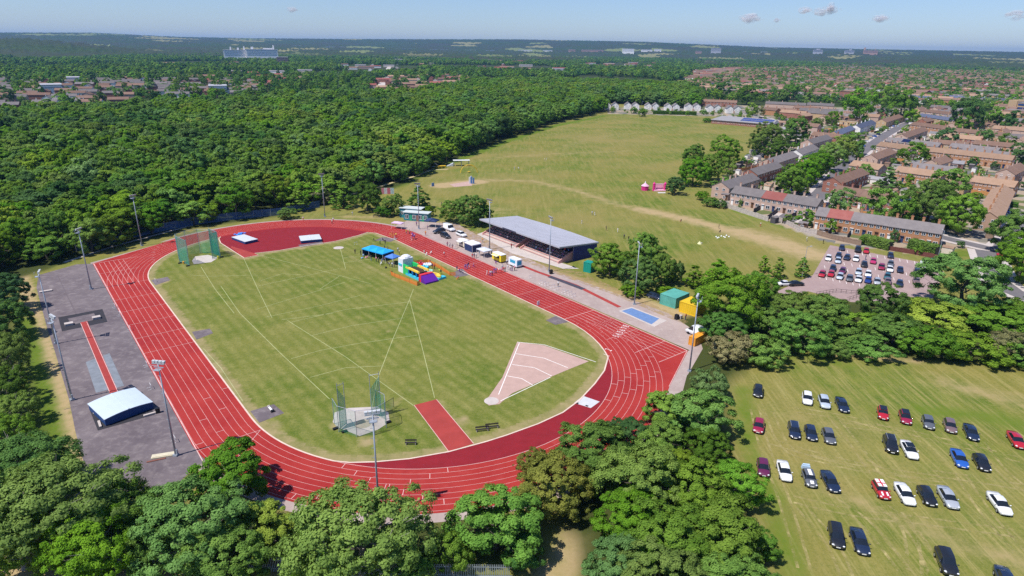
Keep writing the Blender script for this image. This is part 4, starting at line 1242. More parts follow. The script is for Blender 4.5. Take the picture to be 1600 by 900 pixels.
def tile_mat(name, a, b):
    m = bpy.data.materials.new(name); nt, out = nodes_of(m)
    tc = nt.nodes.new('ShaderNodeTexCoord')
    n1 = noise_n(nt, tc.outputs['Object'], .45, 5, .7); n2 = noise_n(nt, tc.outputs['Object'], 5, 3, .7)
    w = N(nt, 'ShaderNodeTexWave'); w.bands_direction = 'Y'; w.inputs['Scale'].default_value = .9; w.inputs['Distortion'].default_value = .4
    nt.links.new(tc.outputs['Object'], w.inputs['Vector'])
    oi = nt.nodes.new('ShaderNodeObjectInfo')
    c = mixc(nt, ramp(nt, n1, .3, .7), a, b)
    c = mixc(nt, mth(nt, 'MULTIPLY', w.outputs['Fac'], .22), c, [v * .55 for v in a])
    c = mixc(nt, mth(nt, 'MULTIPLY', n2, .3), c, [v * .7 for v in a])
    hs = N(nt, 'ShaderNodeHueSaturation'); nt.links.new(c, hs.inputs['Color'])
    nt.links.new(mth(nt, 'ADD', .8, mth(nt, 'MULTIPLY', oi.outputs['Random'], .4)), hs.inputs['Value'])
    bsdf(nt, out, hs.outputs[0], .85, 0, .2); MATS[name] = m
    return m


WALL = {'orange': brick_mat('orange_brick', (.42, .19, .085), (.50, .25, .12)), 'pink': brick_mat('pale_pink_brick', (.50, .34, .27), (.56, .40, .32)),
        'red': brick_mat('red_brick', (.30, .11, .075), (.36, .15, .10)), 'buff': brick_mat('buff_brick', (.50, .33, .17), (.56, .40, .24)),
        'white': M('white_render', (.78, .75, .72), .85, var=.06), 'dark': brick_mat('dark_brick', (.20, .10, .085), (.25, .13, .11)), 'cream': M('cream_render', (.66, .57, .47), .85, var=.08)}
ROOF = {'brown': tile_mat('brown_tiles', (.19, .115, .085), (.27, .17, .125)), 'grey': tile_mat('grey_tiles', (.165, .145, .145), (.23, .205, .20)), 'red': tile_mat('red_tiles', (.26, .080, .070), (.32, .12, .10)),
        'slate': tile_mat('blue_slate', (.085, .10, .16), (.13, .15, .22)), 'tan': tile_mat('tan_tiles', (.30, .19, .125), (.38, .25, .175)), 'pale': tile_mat('pale_sheet_roof', (.26, .25, .26), (.33, .32, .33))}
FRAME = M('white_upvc', (.80, .80, .80), .4, var=.03)
PANE = M('window_glass', (.03, .04, .055), .12, var=.0, spec=.6)
DOORM = [M('white_door', (.75, .75, .74), .4, var=.03), M('dark_blue_door', (.03, .05, .12), .4, var=.05), M('brown_door', (.12, .06, .03), .5, var=.05)]
SOLAR = M('solar_panel_cells', (.012, .02, .07), .25, var=.2, scale=1.5, spec=.6)
GLASSROOF = M('conservatory_roof', (.62, .70, .72), .35, var=.08)
_win = {}


def win_mesh(w, h):
    k = (round(w, 2), round(h, 2))
    if k not in _win:
        f = MB(); t = .09
        f.box((0, -.03, h / 2 - t / 2), (w, .1, t)); f.box((0, -.03, -h / 2 + t / 2), (w, .1, t))
        f.box((-w / 2 + t / 2, -.03, 0), (t, .1, h - 2 * t)); f.box((w / 2 - t / 2, -.03, 0), (t, .1, h - 2 * t)); f.box((0, -.03, 0), (t, .08, h - 2 * t))
        p = MB(); p.box((0, -.005, 0), (w - 2 * t + .01, .03, h - 2 * t + .01))
        _win[k] = (f.mesh('window', [FRAME]), p.mesh('pane', [PANE]))
    return _win[k]


def link(name, me, parent, loc=(0, 0, 0), rz=0.0):
    o = bpy.data.objects.new(name, me); COL.objects.link(o); o.parent = parent
    o.location = loc; o.rotation_euler = (0, 0, rz)
    return o


def window(parent, x, y, z, w, h, rz=0.0, pane=True):
    f, p = win_mesh(w, h)
    o = link('window', f, parent, (x, y, z), rz)
    if pane: link('pane', p, o)
    return o


def terrace(A, B, n, wall, roof, label, group=None, depth=8.0, hw=5.1, hr=7.3, det=2, name='terraced_row', cat='terrace houses', patches=(), extra=None, chim=True, gwin=True, over=.35):
    """row of houses from ridge points A to B (map), n dwellings; det 2 = windows, doors, chimneys; 1 = chimneys; 0 = walls and roof"""
    mx, my = (A[0] + B[0]) / 2, (A[1] + B[1]) / 2
    rz = ang(A, B); L = math.hypot(B[0] - A[0], B[1] - A[1])
    # local -y must face the camera
    nx, ny = math.sin(rz), -math.cos(rz)
    if nx * (-mx) + ny * (-my) < 0: rz += math.pi
    o = thing(name, label, cat, (mx, my, 0), rz, group)
    hl, hd = L / 2, depth / 2
    w = MB()
    pent = [(-hd, 0), (hd, 0), (hd, hw), (0, hr - .12), (-hd, hw)]
    vs = [(-hl, y, z) for y, z in pent] + [(hl, y, z) for y, z in pent]
    w.add(vs, [(0, 4, 3, 2, 1), (5, 6, 7, 8, 9), (0, 5, 9, 4), (1, 2, 7, 6)])
    w.build('wall', WALL[wall], o)
    r = MB(); s = (hr - hw) / hd; e = hd + over; t = .16
    mats = [ROOF[roof]]
    cuts = [-hl - .15] + [-hl + L * k / n for k in range(1, n)] + [hl + .15]
    pm = {}
    for k, c in patches:
        if ROOF[c] not in mats: mats.append(ROOF[c])
        pm[k] = mats.index(ROOF[c])
    for k in range(n):
        x0, x1 = cuts[k], cuts[k + 1]; mi = pm.get(k, 0); dz = .025 * ((k * 7) % 3)
        for sg in (-1, 1):
            ze = hw - s * over + dz; zr = hr + dz
            q = [(x0, sg * e, ze), (x1, sg * e, ze), (x1, 0, zr), (x0, 0, zr)]
            q2 = [(x, y, z - t) for x, y, z in q]
            fs = [(0, 1, 2, 3), (7, 6, 5, 4), (0, 4, 5, 1), (3, 7, 4, 0), (1, 5, 6, 2)]
            r.add(q + q2, fs if sg < 0 else [tuple(reversed(f)) for f in fs], mi)
    ro = r.build('roof', mats, o)
    if chim and det:
        cm = _chim(WALL[wall])
        for k in range(n):
            if det > 1 or k % 2 == 0: link('chimney', cm, ro, (-hl + L * (k + .5) / n + (.3 if k % 2 else -.3), .5, hr - .3))
    u = L / n
    if det >= 2:
        for k in range(n):
            x = -hl + u * (k + .5)
            for dx in (-.25, .25): window(o, x + dx * u, -hd - .05, hw - .95, min(1.5, u * .3), 1.15, pane=det > 2)
            window(o, x + .22 * u, -hd - .05, 1.45, min(1.9, u * .36), 1.35, pane=det > 2)
            dm = MB(); dm.box((0, 0, 1.02), (.95, .1, 2.04)); link('door', _door(k % 3), o, (x - .26 * u, -hd - .06, 0))
        if gwin:
            sgn = 1 if True else -1
            # the gable end nearer to the camera gets its windows
            ex = []
            for sg in (-1, 1):
                wx = mx + math.cos(rz) * hl * sg; wy = my + math.sin(rz) * hl * sg
                ex.append((math.hypot(wx, wy), sg))
            sg = min(ex)[1]
            for yy in (-1.6, 1.5):
                for zz in (hw - 1.0, 1.5): window(o, sg * (hl + .05), yy, zz, 1.2, 1.15, R(90) * sg, pane=det > 2)
    if extra: extra(o, L, hd, hw, hr, ro)
    return o


_dm = {}


def _door(i):
    if i not in _dm:
        d = MB(); d.box((0, 0, 1.02), (.95, .1, 2.04)); d.box((0, -.03, 2.25), (1.25, .7, .12)); _dm[i] = d.mesh('door', [DOORM[i]])
    return _dm[i]


_cm = {}


def _chim(wm):
    if wm.name not in _cm:
        c = MB(); c.box((0, 0, .7), (.75, .6, 1.5)); c.box((0, 0, 1.5), (.9, .75, .16)); c.tube((-.18, 0, 1.55), (-.18, 0, 1.95), .12, .1, 6, 1); c.tube((.18, 0, 1.55), (.18, 0, 1.9), .12, .1, 6, 1)
        _cm[wm.name] = c.mesh('chimney', [wm, M('clay_pot', (.30, .12, .07), .8)])
    return _cm[wm.name]


def rid(x0, y0, x1, y1, z=7.3):
    return G(x0, y0, z), G(x1, y1, z)


def solar(x0, x1):
    def f(o, L, hd, hw, hr, ro):
        s = (hr - hw) / hd; m_ = MB()
        x = -L / 2 + L * x0
        while x < -L / 2 + L * x1 - .9:
            for j in range(2):
                ya, yb = -hd * .88 + j * hd * .4, -hd * .88 + (j + 1) * hd * .4 - .05
                za, zb = hr + s * ya + .14, hr + s * yb + .14
                m_.add([(x, ya, za), (x + .95, ya, za), (x + .95, yb, zb), (x, yb, zb)], [(0, 1, 2, 3)])
            x += 1.0
        m_.build('solar_panel', SOLAR, ro)
    return f


NEAR = [
 (1280, 323, 1476, 351, 10, 'orange', 'grey', 'long orange brick terrace with a red roof patch, facing the tarmac car park', dict(patches=((2, 'red'), (1, 'red')), det=3)),
 (1150, 290, 1284, 311, 8, 'pink', 'grey', 'pale brick terrace with a red roof patch, behind the bleached fence of the field', dict(patches=((3, 'red'), (4, 'red')), det=3)),
 (1127, 284, 1175, 270, 5, 'pink', 'grey', 'pale brick corner houses at the playing field end of the street', dict(det=3)),
 (1172, 264, 1213, 252, 5, 'red', 'grey', 'dark red brick row with orange gable left of the near avenue tree', dict(det=3)),
 (1199, 248, 1238, 236, 4, 'pink', 'grey', 'pale row with white party walls behind the avenue', {}),
 (1244, 234, 1270, 225, 3, 'white', 'grey', 'white gabled house behind the avenue, nearest of the white ones', {}),
 (1262, 218, 1292, 210, 4, 'pink', 'grey', 'pale grey roofed row behind the middle of the avenue', {}),
 (1303, 205, 1329, 196, 4, 'buff', 'slate', 'buff gabled row behind the far end of the avenue', {}),
 (1337, 195, 1362, 187, 4, 'white', 'slate', 'white row with white fin walls left of the street', {}),
 (1378, 186, 1409, 177, 4, 'buff', 'brown', 'yellow buff gabled row at the top of the street', {}),
 (1302, 277, 1346, 262, 4, 'red', 'brown', 'red gabled row on the right of the street behind the grass corner', dict(det=3)),
 (1361, 241, 1391, 231, 3, 'pink', 'brown', 'pale gabled row right of the street opposite the avenue', {}),
 (1409, 209, 1442, 198, 4, 'pink', 'brown', 'brown roofed gabled row right of the upper street', {}),
 (1310, 289, 1442, 312, 9, 'red', 'brown', 'red brick terrace with solar panels on one roof, in the side street', dict(det=3, extra=solar(.72, .90))),
 (1405, 259, 1476, 268, 6, 'orange', 'tan', 'orange terrace with blue framed porches right of the tall conifer', {}),
 (1498, 271, 1591, 283, 7, 'orange', 'tan', 'orange terrace with a white conservatory behind the orange gable house', {}),
 (1335, 250, 1381, 257, 4, 'pink', 'tan', 'short tan roofed row beside the gabled house opposite the avenue', {}),
 (1377, 221, 1428, 228, 5, 'pink', 'tan', 'tan roofed terrace running right from the street', {}),
 (1440, 228, 1586, 243, 11, 'orange', 'tan', 'very long orange terrace in the middle of the estate', {}),
 (1389, 214, 1471, 223, 7, 'pink', 'grey', 'grey roofed terrace with a solar patch right of the street', dict(extra=solar(.3, .45))),
 (1488, 223, 1563, 231, 6, 'pink', 'grey', 'grey roofed terrace with white rear extensions at the right', {}),
 (1429, 190, 1483, 197, 5, 'orange', 'brown', 'brown roofed terrace beyond the parked cars at the street end', {}),
 (1475, 198, 1572, 207, 8, 'buff', 'brown', 'buff terrace with blue windowed porches at the right', {}),
 (1573, 208, 1640, 213, 5, 'pink', 'grey', 'grey roofed terrace cut by the right edge', {}),
 (1440, 177, 1497, 185, 5, 'buff', 'slate', 'buff terrace with one blue slate roof at the right', {}),
 (1500, 185, 1556, 193, 5, 'buff', 'brown', 'buff terrace half hidden by trees before the slate roofed rows', {}),
 (1442, 170, 1489, 175, 5, 'pink', 'brown', 'brown roofed row beside the big tree right of the street end', {}),
 (1547, 331, 1570, 289, 5, 'orange', 'tan', 'orange gable house with four white windows at the right, end of its row', dict(det=3)),
 (1573, 264, 1594, 254, 3, 'pink', 'brown', 'pinkish gable house at the right edge', {}),
 (1250, 168, 1310, 171, 6, 'orange', 'grey', 'grey roofed terrace above the gardens left of the street end', {}),
 (1312, 170, 1372, 175, 6, 'buff', 'grey', 'buff terrace left of the dark tree at the street end', {}),
 (1314, 181, 1346, 184, 4, 'buff', 'brown', 'short buff row beyond the white row of the street', {}),
 (1197, 158, 1260, 161, 6, 'pink', 'grey', 'pink terrace with white porches behind the school, left half', dict(det=1)),
 (1262, 160, 1304, 162, 5, 'pink', 'grey', 'pink terrace with white porches behind the school, right half', dict(det=1)),
 (1196, 167, 1217, 169, 3, 'orange', 'brown', 'orange block right of the school trees', dict(det=1)),
 (1220, 168, 1246, 170, 3, 'pink', 'brown', 'pale block second right of the school trees', dict(det=1)),
 (1015, 151, 1072, 153, 6, 'buff', 'brown', 'brown roofed buff terrace above the white semis, left of two', dict(det=2)),
 (1077, 154, 1152, 157, 7, 'red', 'brown', 'red brick terrace above the white semis, right of two', dict(det=2)),
 (1396, 147, 1459, 151, 6, 'white', 'slate', 'white row with blue slate roof in front of the brown gabled hall', dict(det=1)),
 (1477, 148, 1511, 151, 4, 'white', 'slate', 'white slate roofed row right of the brown gabled hall', dict(det=1)),
 (1534, 152, 1574, 154, 4, 'white', 'slate', 'white slate roofed row touching the office block', dict(det=1)),
]
for (x0, y0, x1, y1, n, wl, rf, lab, kw) in NEAR:
    A, B = rid(x0, y0, x1, y1)
    terrace(A, B, n, wl, rf, lab, 'terraces of the estate', **{**dict(det=2), **kw})

# white semi-detached pairs along the far hedge
for i, (x0, y, x1) in enumerate(((943, 166, 967), (975, 166, 999), (1007, 167, 1030), (1038, 168, 1062), (1070, 168, 1095), (1103, 170, 1127), (1134, 172, 1158))):
    A = G(x0, y + 5); B = G(x1, y + 5.5); mx, my = (A[0] + B[0]) / 2, (A[1] + B[1]) / 2
    rz = ang(A, B); L = math.hypot(A[0] - B[0], A[1] - B[1])
    pos = ['leftmost, against the wood', 'second from the wood', 'third from the wood', 'middle one of the seven', 'fifth from the wood', 'sixth from the wood', 'rightmost, above the school'][i]
    o = thing('semi_detached_house', 'white semi-detached pair with twin gables, ' + pos, 'house', (mx, my, 0), rz, 'white semis along the far hedge')
    w = MB(); r = MB()
    for sg in (-1, 1):
        cx = sg * L / 4; g = L / 4 - .4
        w.add([(cx - g, 0, 0), (cx + g, 0, 0), (cx + g, 0, 5), (cx, 0, 7.6), (cx - g, 0, 5), (cx - g, 8, 0), (cx + g, 8, 0), (cx + g, 8, 5), (cx, 8, 7.6), (cx - g, 8, 5)],
              [(0, 1, 2, 3, 4), (9, 8, 7, 6, 5), (1, 6, 7, 2), (5, 0, 4, 9)])
        for s2 in (-1, 1):
            q = [(cx, -.35, 7.85), (cx + s2 * (g + .4), -.35, 4.9), (cx + s2 * (g + .4), 8.3, 4.9), (cx, 8.3, 7.85)]
            q2 = [(a, b, c - .18) for a, b, c in q]
            r.add(q + q2, [(0, 1, 2, 3), (7, 6, 5, 4), (0, 4, 5, 1), (1, 5, 6, 2), (2, 6, 7, 3)])
        for xx in (-g * .45, g * .45): window(o, cx + xx, -.05, 3.9, 1.6, 1.3, pane=False)
        window(o, cx, -.05, 1.4, 2.6, 1.6, pane=False)
    w.build('wall', WALL['white'], o); r.build('roof', ROOF['grey'], o)
    g = MB(); g.box((0, -1.2, 1.2), (1.6, 2.4, 2.4)); g.build('porch', WALL['pink'], o)

# school with solar panels: long low building with a monopitch roof
A, B = G(1111, 193), G(1206, 201); rz = ang(A, B); L = math.hypot(A[0] - B[0], A[1] - B[1])
o = thing('school_building', 'long low school with grey roof and blue solar panels beside the field', 'school', ((A[0] + B[0]) / 2, (A[1] + B[1]) / 2, 0), rz)
w = MB(); w.box((0, 7, 1.7), (L, 14, 3.4)); w.build('wall', WALL['red'], o)
r = MB(); q = [(-L / 2 - .6, -.8, 3.45), (L / 2 + .6, -.8, 3.45), (L / 2 - 1, 13.8, 6.2), (-L / 2 + 4, 13.8, 6.2), (-L / 2 - .6, 15.5, 3.45), (L / 2 + .6, 15.5, 3.45)]
r.add(q + [(a, b, c - .2) for a, b, c in q], [(0, 1, 2, 3), (2, 5, 4, 3), (1, 5, 2), (4, 0, 3), (0, 6, 7, 1), (1, 7, 11, 5), (4, 10, 6, 0), (6, 10, 11, 7)])
ro = r.build('roof', ROOF['pale'], o)
k = (6.2 - 3.45) / 14.6
sp = MB()
for i in range(14):
    for j in range(2):
        x = -L / 2 + L * .46 + i * L * .036; ya, yb = 3.0 + j * 5, 7.0 + j * 5
        za, zb = 3.45 + k * (ya + .8) + .12, 3.45 + k * (yb + .8) + .12
        sp.add([(x, ya, za), (x + L * .03, ya, za), (x + L * .03, yb, zb), (x, yb, zb)], [(0, 1, 2, 3)])
sp.build('solar_panel', M('blue_solar_cells', (.03, .06, .26), .3, var=.2), ro)
for i in range(12):
    window(o, -L / 2 + L * (i + .5) / 12, -.05, 1.9, L / 12 * .7, 1.5, pane=False)

# brick hall, brown gabled hall, office block
A, B = G(1310, 157), G(1341, 159); rz = ang(A, B); L = math.hypot(A[0] - B[0], A[1] - B[1])
o = thing('brick_hall', 'tall flat-roofed brick hall with arched bays beyond the estate', 'hall', ((A[0] + B[0]) / 2, (A[1] + B[1]) / 2, 0), rz)
w = MB(); w.box((0, 9, 6), (L, 18, 12)); w.build('wall', WALL['red'], o); w = MB(); w.box((0, 9, 12.3), (L + .8, 18.8, .6)); w.build('roof', ROOF['brown'], o)
for i in range(5):
    b_ = MB(); x = -L / 2 + L * (i + .5) / 5; wd = L / 5 * .6
    pts = [(x - wd / 2, 1), (x + wd / 2, 1), (x + wd / 2, 8)] + [(x + wd / 2 * math.cos(math.pi * t / 6), 8 + wd / 2 * math.sin(math.pi * t / 6)) for t in range(1, 6)] + [(x - wd / 2, 8)]
    n_ = len(pts); b_.add([(a, -.06, z) for a, z in pts] + [(a, .1, z) for a, z in pts], [tuple(range(n_))] + [(j, n_ + j, n_ + (j + 1) % n_, (j + 1) % n_) for j in range(n_)])
    b_.build('arched_bay', WALL['dark'], o)
A, B = rid(1420, 139, 1452, 141, 11)
terrace(A, B, 2, 'red', 'brown', 'broad brown gabled hall behind the white slate roofed row', None, 22, 6, 11, 0, 'gabled_hall', 'hall')
A, B = G(1573, 176), G(1650, 184); rz = ang(A, B); L = math.hypot(A[0] - B[0], A[1] - B[1])
o = thing('office_block', 'brown office block with bands of blue glass at the right edge', 'office', ((A[0] + B[0]) / 2, (A[1] + B[1]) / 2, 0), rz)
w = MB(); w.box((0, 8, 6), (L, 16, 12)); w.box((-L / 2 + 5, 7.4, 7), (10.2, 17.4, 14.2)); w.build('wall', WALL['buff'], o)
for i in range(3):
    g = MB(); g.box((5, -.1, 2.4 + i * 3.8), (L - 12, .5, 1.9)); g.build('window_band', M('blue_glass', (.03, .07, .20), .15, var=.1, spec=.6), o)
w = MB(); w.box((5.3, 8, 12.2), (L - 10.6, 16.6, .4)); w.build('roof', ROOF['pale'], o)

# ------------------------------------------------------------------ garden walls, fences, hedges, sheds, conservatories
WOODP = M('bleached_fence_wood', (.46, .40, .36), .9, var=.3, scale=1.2)
WOODB = M('brown_fence_wood', (.26, .18, .13), .9, var=.3, scale=1.2)
WOODO = M('orange_fence_wood', (.52, .25, .09), .85, var=.25, scale=1.2)
WOODK = M('dark_fence_wood', (.085, .075, .085), .9, var=.3, scale=1.2)


def fence(pts, h, m, label, panel=1.8, name='wooden_fence', cat='fence', group=None, t=.05, base=0.0):
    """panelled fence along map points: panels are one part, each run of posts another"""
    o = thing(name, label, cat, (*pts[0], 0), 0, group)
    x0, y0 = pts[0]; pm = MB(); k = 0; pp = MB()
    for p, q in zip(pts[:-1], pts[1:]):
        L = math.hypot(q[0] - p[0], q[1] - p[1]); n = max(1, round(L / panel)); a = ang(p, q)
        for i in range(n):
            f = (i + .5) / n; hh = h * (1 + .05 * math.sin(i * 2.3 + p[0]))
            c = (p[0] + (q[0] - p[0]) * f - x0, p[1] + (q[1] - p[1]) * f - y0)
            pm.box((c[0], c[1], base + hh / 2), (L / n - .11, t, hh), a)
            for r_ in (.25, .75): pm.box((c[0], c[1], base + hh * r_), (L / n - .11, t + .05, .08), a)
            f = i / n; pp.box((p[0] + (q[0] - p[0]) * f - x0, p[1] + (q[1] - p[1]) * f - y0, base + (h + .1) / 2), (.1, .1, h + .1), a)
    pm.build('fence_panels', m, o); pp.build('fence_posts', m, o)
    return o


fence(P((1127, 322), (1148, 329), (1175, 338), (1200, 346)), 1.9, WOODP, 'pale bleached fence along the playing field below the pale terrace')
fence(P((1206, 343), (1225, 349), (1250, 362), (1276, 367)), 1.8, WOODP, 'greyish fence round the corner garden with the round green tree')
fence(P((1276, 367), (1300, 374), (1345, 384)), 1.8, WOODB, 'brown wooden fence behind the top row of the car park, left of the hedge')
fence(P((1388, 391), (1425, 397), (1468, 406)), 1.5, M('maroon_fence', (.16, .055, .045), .9, var=.2), 'maroon boarded fence along the top edge of the car park')
for i, (a, b, mm, lab) in enumerate((((1177, 333), (1202, 319), WOODK, 'dark garden fence dividing plots below the pale terrace'), ((1198, 344), (1222, 326), WOODK, 'dark garden fence right of the white garden shed'), ((1222, 349), (1249, 334), WOODK, 'long dark garden fence before the round garden tree'),
        ((1293, 369), (1303, 356), WOODK, 'dark fence between two gardens of the orange terrace'), ((1323, 374), (1332, 361), WOODK, 'dark fence beside the lean-to conservatory'), ((1150, 269), (1182, 264), WOODO, 'bright orange garden fence behind the corner houses'),
        ((1497, 299), (1545, 306), WOODO, 'orange fence of the corner garden left of the gable house'), ((1408, 299), (1420, 286), WOODK, 'dark fence left of the sandy yard'), ((1390, 250), (1412, 253), WOODO, 'rust coloured fence near the slim cypress'),
        ((1500, 250), (1545, 255), WOODB, 'brown fence below the very long terrace'))):
    fence(P(a, b), 1.8, mm, lab)


def hedge(p, q, w, h, label, leaf='mid'):
    o = thing('hedge', label, 'hedge', (*p, 0), 0)
    L = math.hypot(q[0] - p[0], q[1] - p[1]); a = ang(p, q); n = int(L * w * 60 + L * h * 90)
    g = nr; u = g.uniform(0, L, n); v = g.uniform(-w / 2, w / 2, n); z = g.uniform(.1, h, n)
    side = g.integers(0, 3, n)
    v = np.where(side == 0, -w / 2 + g.normal(0, .12, n), np.where(side == 1, w / 2 + g.normal(0, .12, n), v)); z = np.where(side == 2, h + g.normal(0, .13, n), z)
    pos = np.stack([u * math.cos(a) - v * math.sin(a), u * math.sin(a) + v * math.cos(a), z], -1)
    nn = g.normal(0, 1, (n, 3)) + np.array([0, 0, .6]); nn /= np.linalg.norm(nn, axis=1)[:, None]
    ax = np.cross(nn, g.normal(0, 1, (n, 3))); ax /= np.linalg.norm(ax, axis=1)[:, None]; ay = np.cross(nn, ax)
    s = g.uniform(.12, .28, n)[:, None]
    V_ = np.stack([pos - ax * s, pos - ay * s * .7, pos + ax * s, pos + ay * s * .7], 1).reshape(-1, 3)
    me = np_mesh('foliage', V_, np.arange(4 * n).reshape(n, 4), [LEAF[leaf]])
    c = bpy.data.objects.new('foliage', me); COL.objects.link(c); c.parent = o
    st = MB(); st.box((L / 2 * math.cos(a), L / 2 * math.sin(a), h * .45), (L * .98, w * .7, h * .9), a); st.build('branches', BARK, o)
    return o


hedge(G(1347, 380), G(1391, 391), 3.0, 3.0, 'clipped green hedge over the top edge of the car park, left of two', 'bright')
hedge(G(1421, 387), G(1464, 399), 3.0, 3.0, 'clipped green hedge over the top edge of the car park, right of two', 'bright')
hedge(G(1020, 178), G(1088, 180), 3.5, 3.2, 'long dark hedge along the top of the playing field below the white semis', 'dark')
hedge(G(1455, 352), G(1485, 357), 2, 2.2, 'dark hedge at the right end of the orange terrace', 'dark')
hedge(G(1105, 190), G(1135, 193), 2, 1.5, 'low hedge in front of the school', 'mid')
hedge(G(1575, 322), G(1590, 324), 2, 1.8, 'square hedge right of the orange gable house', 'dark')
hedge(G(1270, 203), G(1290, 206), 1.5, 1.8, 'pale green garden hedge right of the school', 'bright')


def shed(px, py, sx, sy, h, rz, wall, roofm, label, name='garden_shed', glass=False):
    x, y = G(px, py)
    o = thing(name, label, 'conservatory' if glass else 'shed', (x, y, 0), rz)
    w = MB(); w.box((0, 0, h / 2), (sx, sy, h)); w.build('wall', wall, o)
    r = MB(); hh = h + sx * .12
    q = [(-sx / 2 - .15, -sy / 2 - .2, h), (sx / 2 + .15, -sy / 2 - .2, h), (sx / 2 + .15, sy / 2 + .1, hh), (-sx / 2 - .15, sy / 2 + .1, hh)]
    r.add(q + [(a, b, c - .1) for a, b, c in q], [(0, 1, 2, 3), (7, 6, 5, 4), (0, 4, 5, 1), (1, 5, 6, 2), (2, 6, 7, 3), (3, 7, 4, 0)]); r.build('roof', roofm, o)
    nwin = 3 if glass else 1
    for i in range(nwin):
        window(o, -sx / 2 + sx * (i + .5) / nwin, -sy / 2 - .05, h * .55, sx / nwin * (.85 if glass else .4), h * (.7 if glass else .35))
    if not glass: link('door', _door(2), o, (sx * .3, -sy / 2 - .06, 0))
    return o


RZ1 = ang(G(1280, 323, 7.3), G(1476, 351, 7.3))
CONS = [(1281, 352, 3.6, 3.2, 2.6, 'white gabled conservatory at the left end of the orange terrace', FRAME, GLASSROOF, True), (1312, 360, 3, 2, 2.3, 'white framed porch second along the orange terrace', FRAME, GLASSROOF, True),
        (1325, 361, 4.0, 2.6, 2.5, 'white lean-to conservatory in the middle of the orange terrace', FRAME, GLASSROOF, True), (1342, 364, 3.6, 3.4, 2.6, 'white conservatory with pale flat roof beside the dark divider fence', FRAME, GLASSROOF, True),
        (1375, 370, 4.4, 3.6, 2.5, 'glass conservatory with greenish roof behind the clipped hedge', FRAME, M('greenish_glass', (.40, .58, .55), .3, var=.1), True), (1414, 376, 6, 3, 2.6, 'wide rear extension with dark roof above the maroon fence', WALL['white'], ROOF['grey'], False),
        (1200, 327, 3.6, 3, 2.4, 'white shed with blue door below the pale terrace', WALL['white'], ROOF['grey'], False), (1148, 316, 3, 3, 2.6, 'white rear extension of the corner terrace', WALL['white'], ROOF['grey'], False), (1133, 312, 3, 3, 2.6, 'small brick outhouse of the corner houses', WALL['pink'], ROOF['grey'], False),
        (1237, 327, 6, 3, 2.4, 'white canopy building in the garden right of the shed', WALL['white'], ROOF['pale'], False), (1173, 319, 4, 3, 1.9, 'white garden gazebo with pale roof below the pale terrace', FRAME, ROOF['pale'], False), (1254, 357, 3, 2.4, 2.1, 'grey roofed garden shed behind the greyish fence', WOODB, ROOF['grey'], False),
        (1287, 366, 3, 2.2, 1.9, 'grey shed by the brown fence', WOODB, ROOF['grey'], False), (1425, 388, 2.6, 2.2, 2.2, 'dark hipped shed behind the maroon fence', WOODK, ROOF['brown'], False), (1430, 279, 6, 3.4, 2.6, 'porch row with blue frames right of the tall conifer', M('pale_blue_frame', (.45, .55, .68), .5), ROOF['grey'], True),
        (1532, 296, 5, 3.4, 2.7, 'white peaked conservatory of the orange terrace behind the gable house', FRAME, GLASSROOF, True), (1518, 296, 3, 2.6, 2.4, 'small white porch left of the peaked conservatory', FRAME, ROOF['pale'], True), (1436, 262, 8, 6, 2.8, 'flat roofed garage block before the very long terrace', WALL['pink'], ROOF['pale'], False),
        (1490, 262, 9, 6, 2.8, 'flat roofed grey garage in front of the long orange terrace', WALL['dark'], ROOF['pale'], False), (1425, 300, 9, 7, .4, 'low sandy decked yard cover left of the big trees', WALL['buff'], ROOF['tan'], False), (1355, 283, 5, 3, 2.3, 'white shed behind the red gabled row', WALL['white'], ROOF['pale'], False),
        (1375, 288, 9, 3, 2.3, 'long white lean-to behind the solar roofed terrace', WALL['white'], ROOF['pale'], False), (1378, 249, 5, 3, 2.4, 'white extension next to the pale gabled row', WALL['white'], ROOF['pale'], False), (1500, 215, 5, 3, 2.5, 'white extension of the buff terrace with porches', WALL['white'], ROOF['slate'], True),
        (1462, 213, 9, 4, 2.4, 'long white garage row between the back terraces', WALL['white'], ROOF['pale'], False), (1233, 208, 12, 5, 2.8, 'white flat roofed classroom right of the school', WALL['white'], ROOF['pale'], False), (1224, 196, 9, 5, 2.6, 'pale hut near the right end of the school', WALL['cream'], ROOF['tan'], False), (1262, 182, 9, 4, 2.5, 'white garden building among the gardens beyond the school', WALL['white'], ROOF['pale'], False)]
for (px, py, sx, sy, h, lab, wm, rm, gl) in CONS:
    shed(px, py, sx, sy, h, RZ1, wm, rm, lab, 'conservatory' if gl else 'garden_shed', gl)

# ------------------------------------------------------------------ the far estates: rows placed block by block
FARROWS = []


def estate(poly, step_l, step_d, a0, group, label, walls, roofs, L=(20, 38), prob=.9, lim=400):
    """lay out rows of houses inside a map outline"""
    xs = [p[0] for p in poly]; ys = [p[1] for p in poly]
    cx, cy = sum(xs) / len(xs), sum(ys) / len(ys); ca, sa = math.cos(a0), math.sin(a0)
    Rr = max(max(xs) - min(xs), max(ys) - min(ys))
    for j in range(int(-Rr / step_d), int(Rr / step_d)):
        for i in range(int(-Rr / step_l), int(Rr / step_l)):
            u = i * step_l + rng.uniform(-6, 6) + (j % 3) * step_l * .3; v = j * step_d + rng.uniform(-4, 4)
            x, y = cx + u * ca - v * sa, cy + u * sa + v * ca
            if not in_poly(np.array([x]), np.array([y]), poly)[0] or rng.random() > prob or abs((x / y) * FPX / _cp) > 900: continue
            l = rng.uniform(*L) / 2; a = a0 + rng.gauss(0, .05) + (math.pi / 2 if rng.random() < .22 else 0)
            if abs(a - a0) > 1: l *= .6
            FARROWS.append((math.hypot(x, y) / l ** .5, x, y, l, a, rng.choice(walls), rng.choice(roofs), label, group))


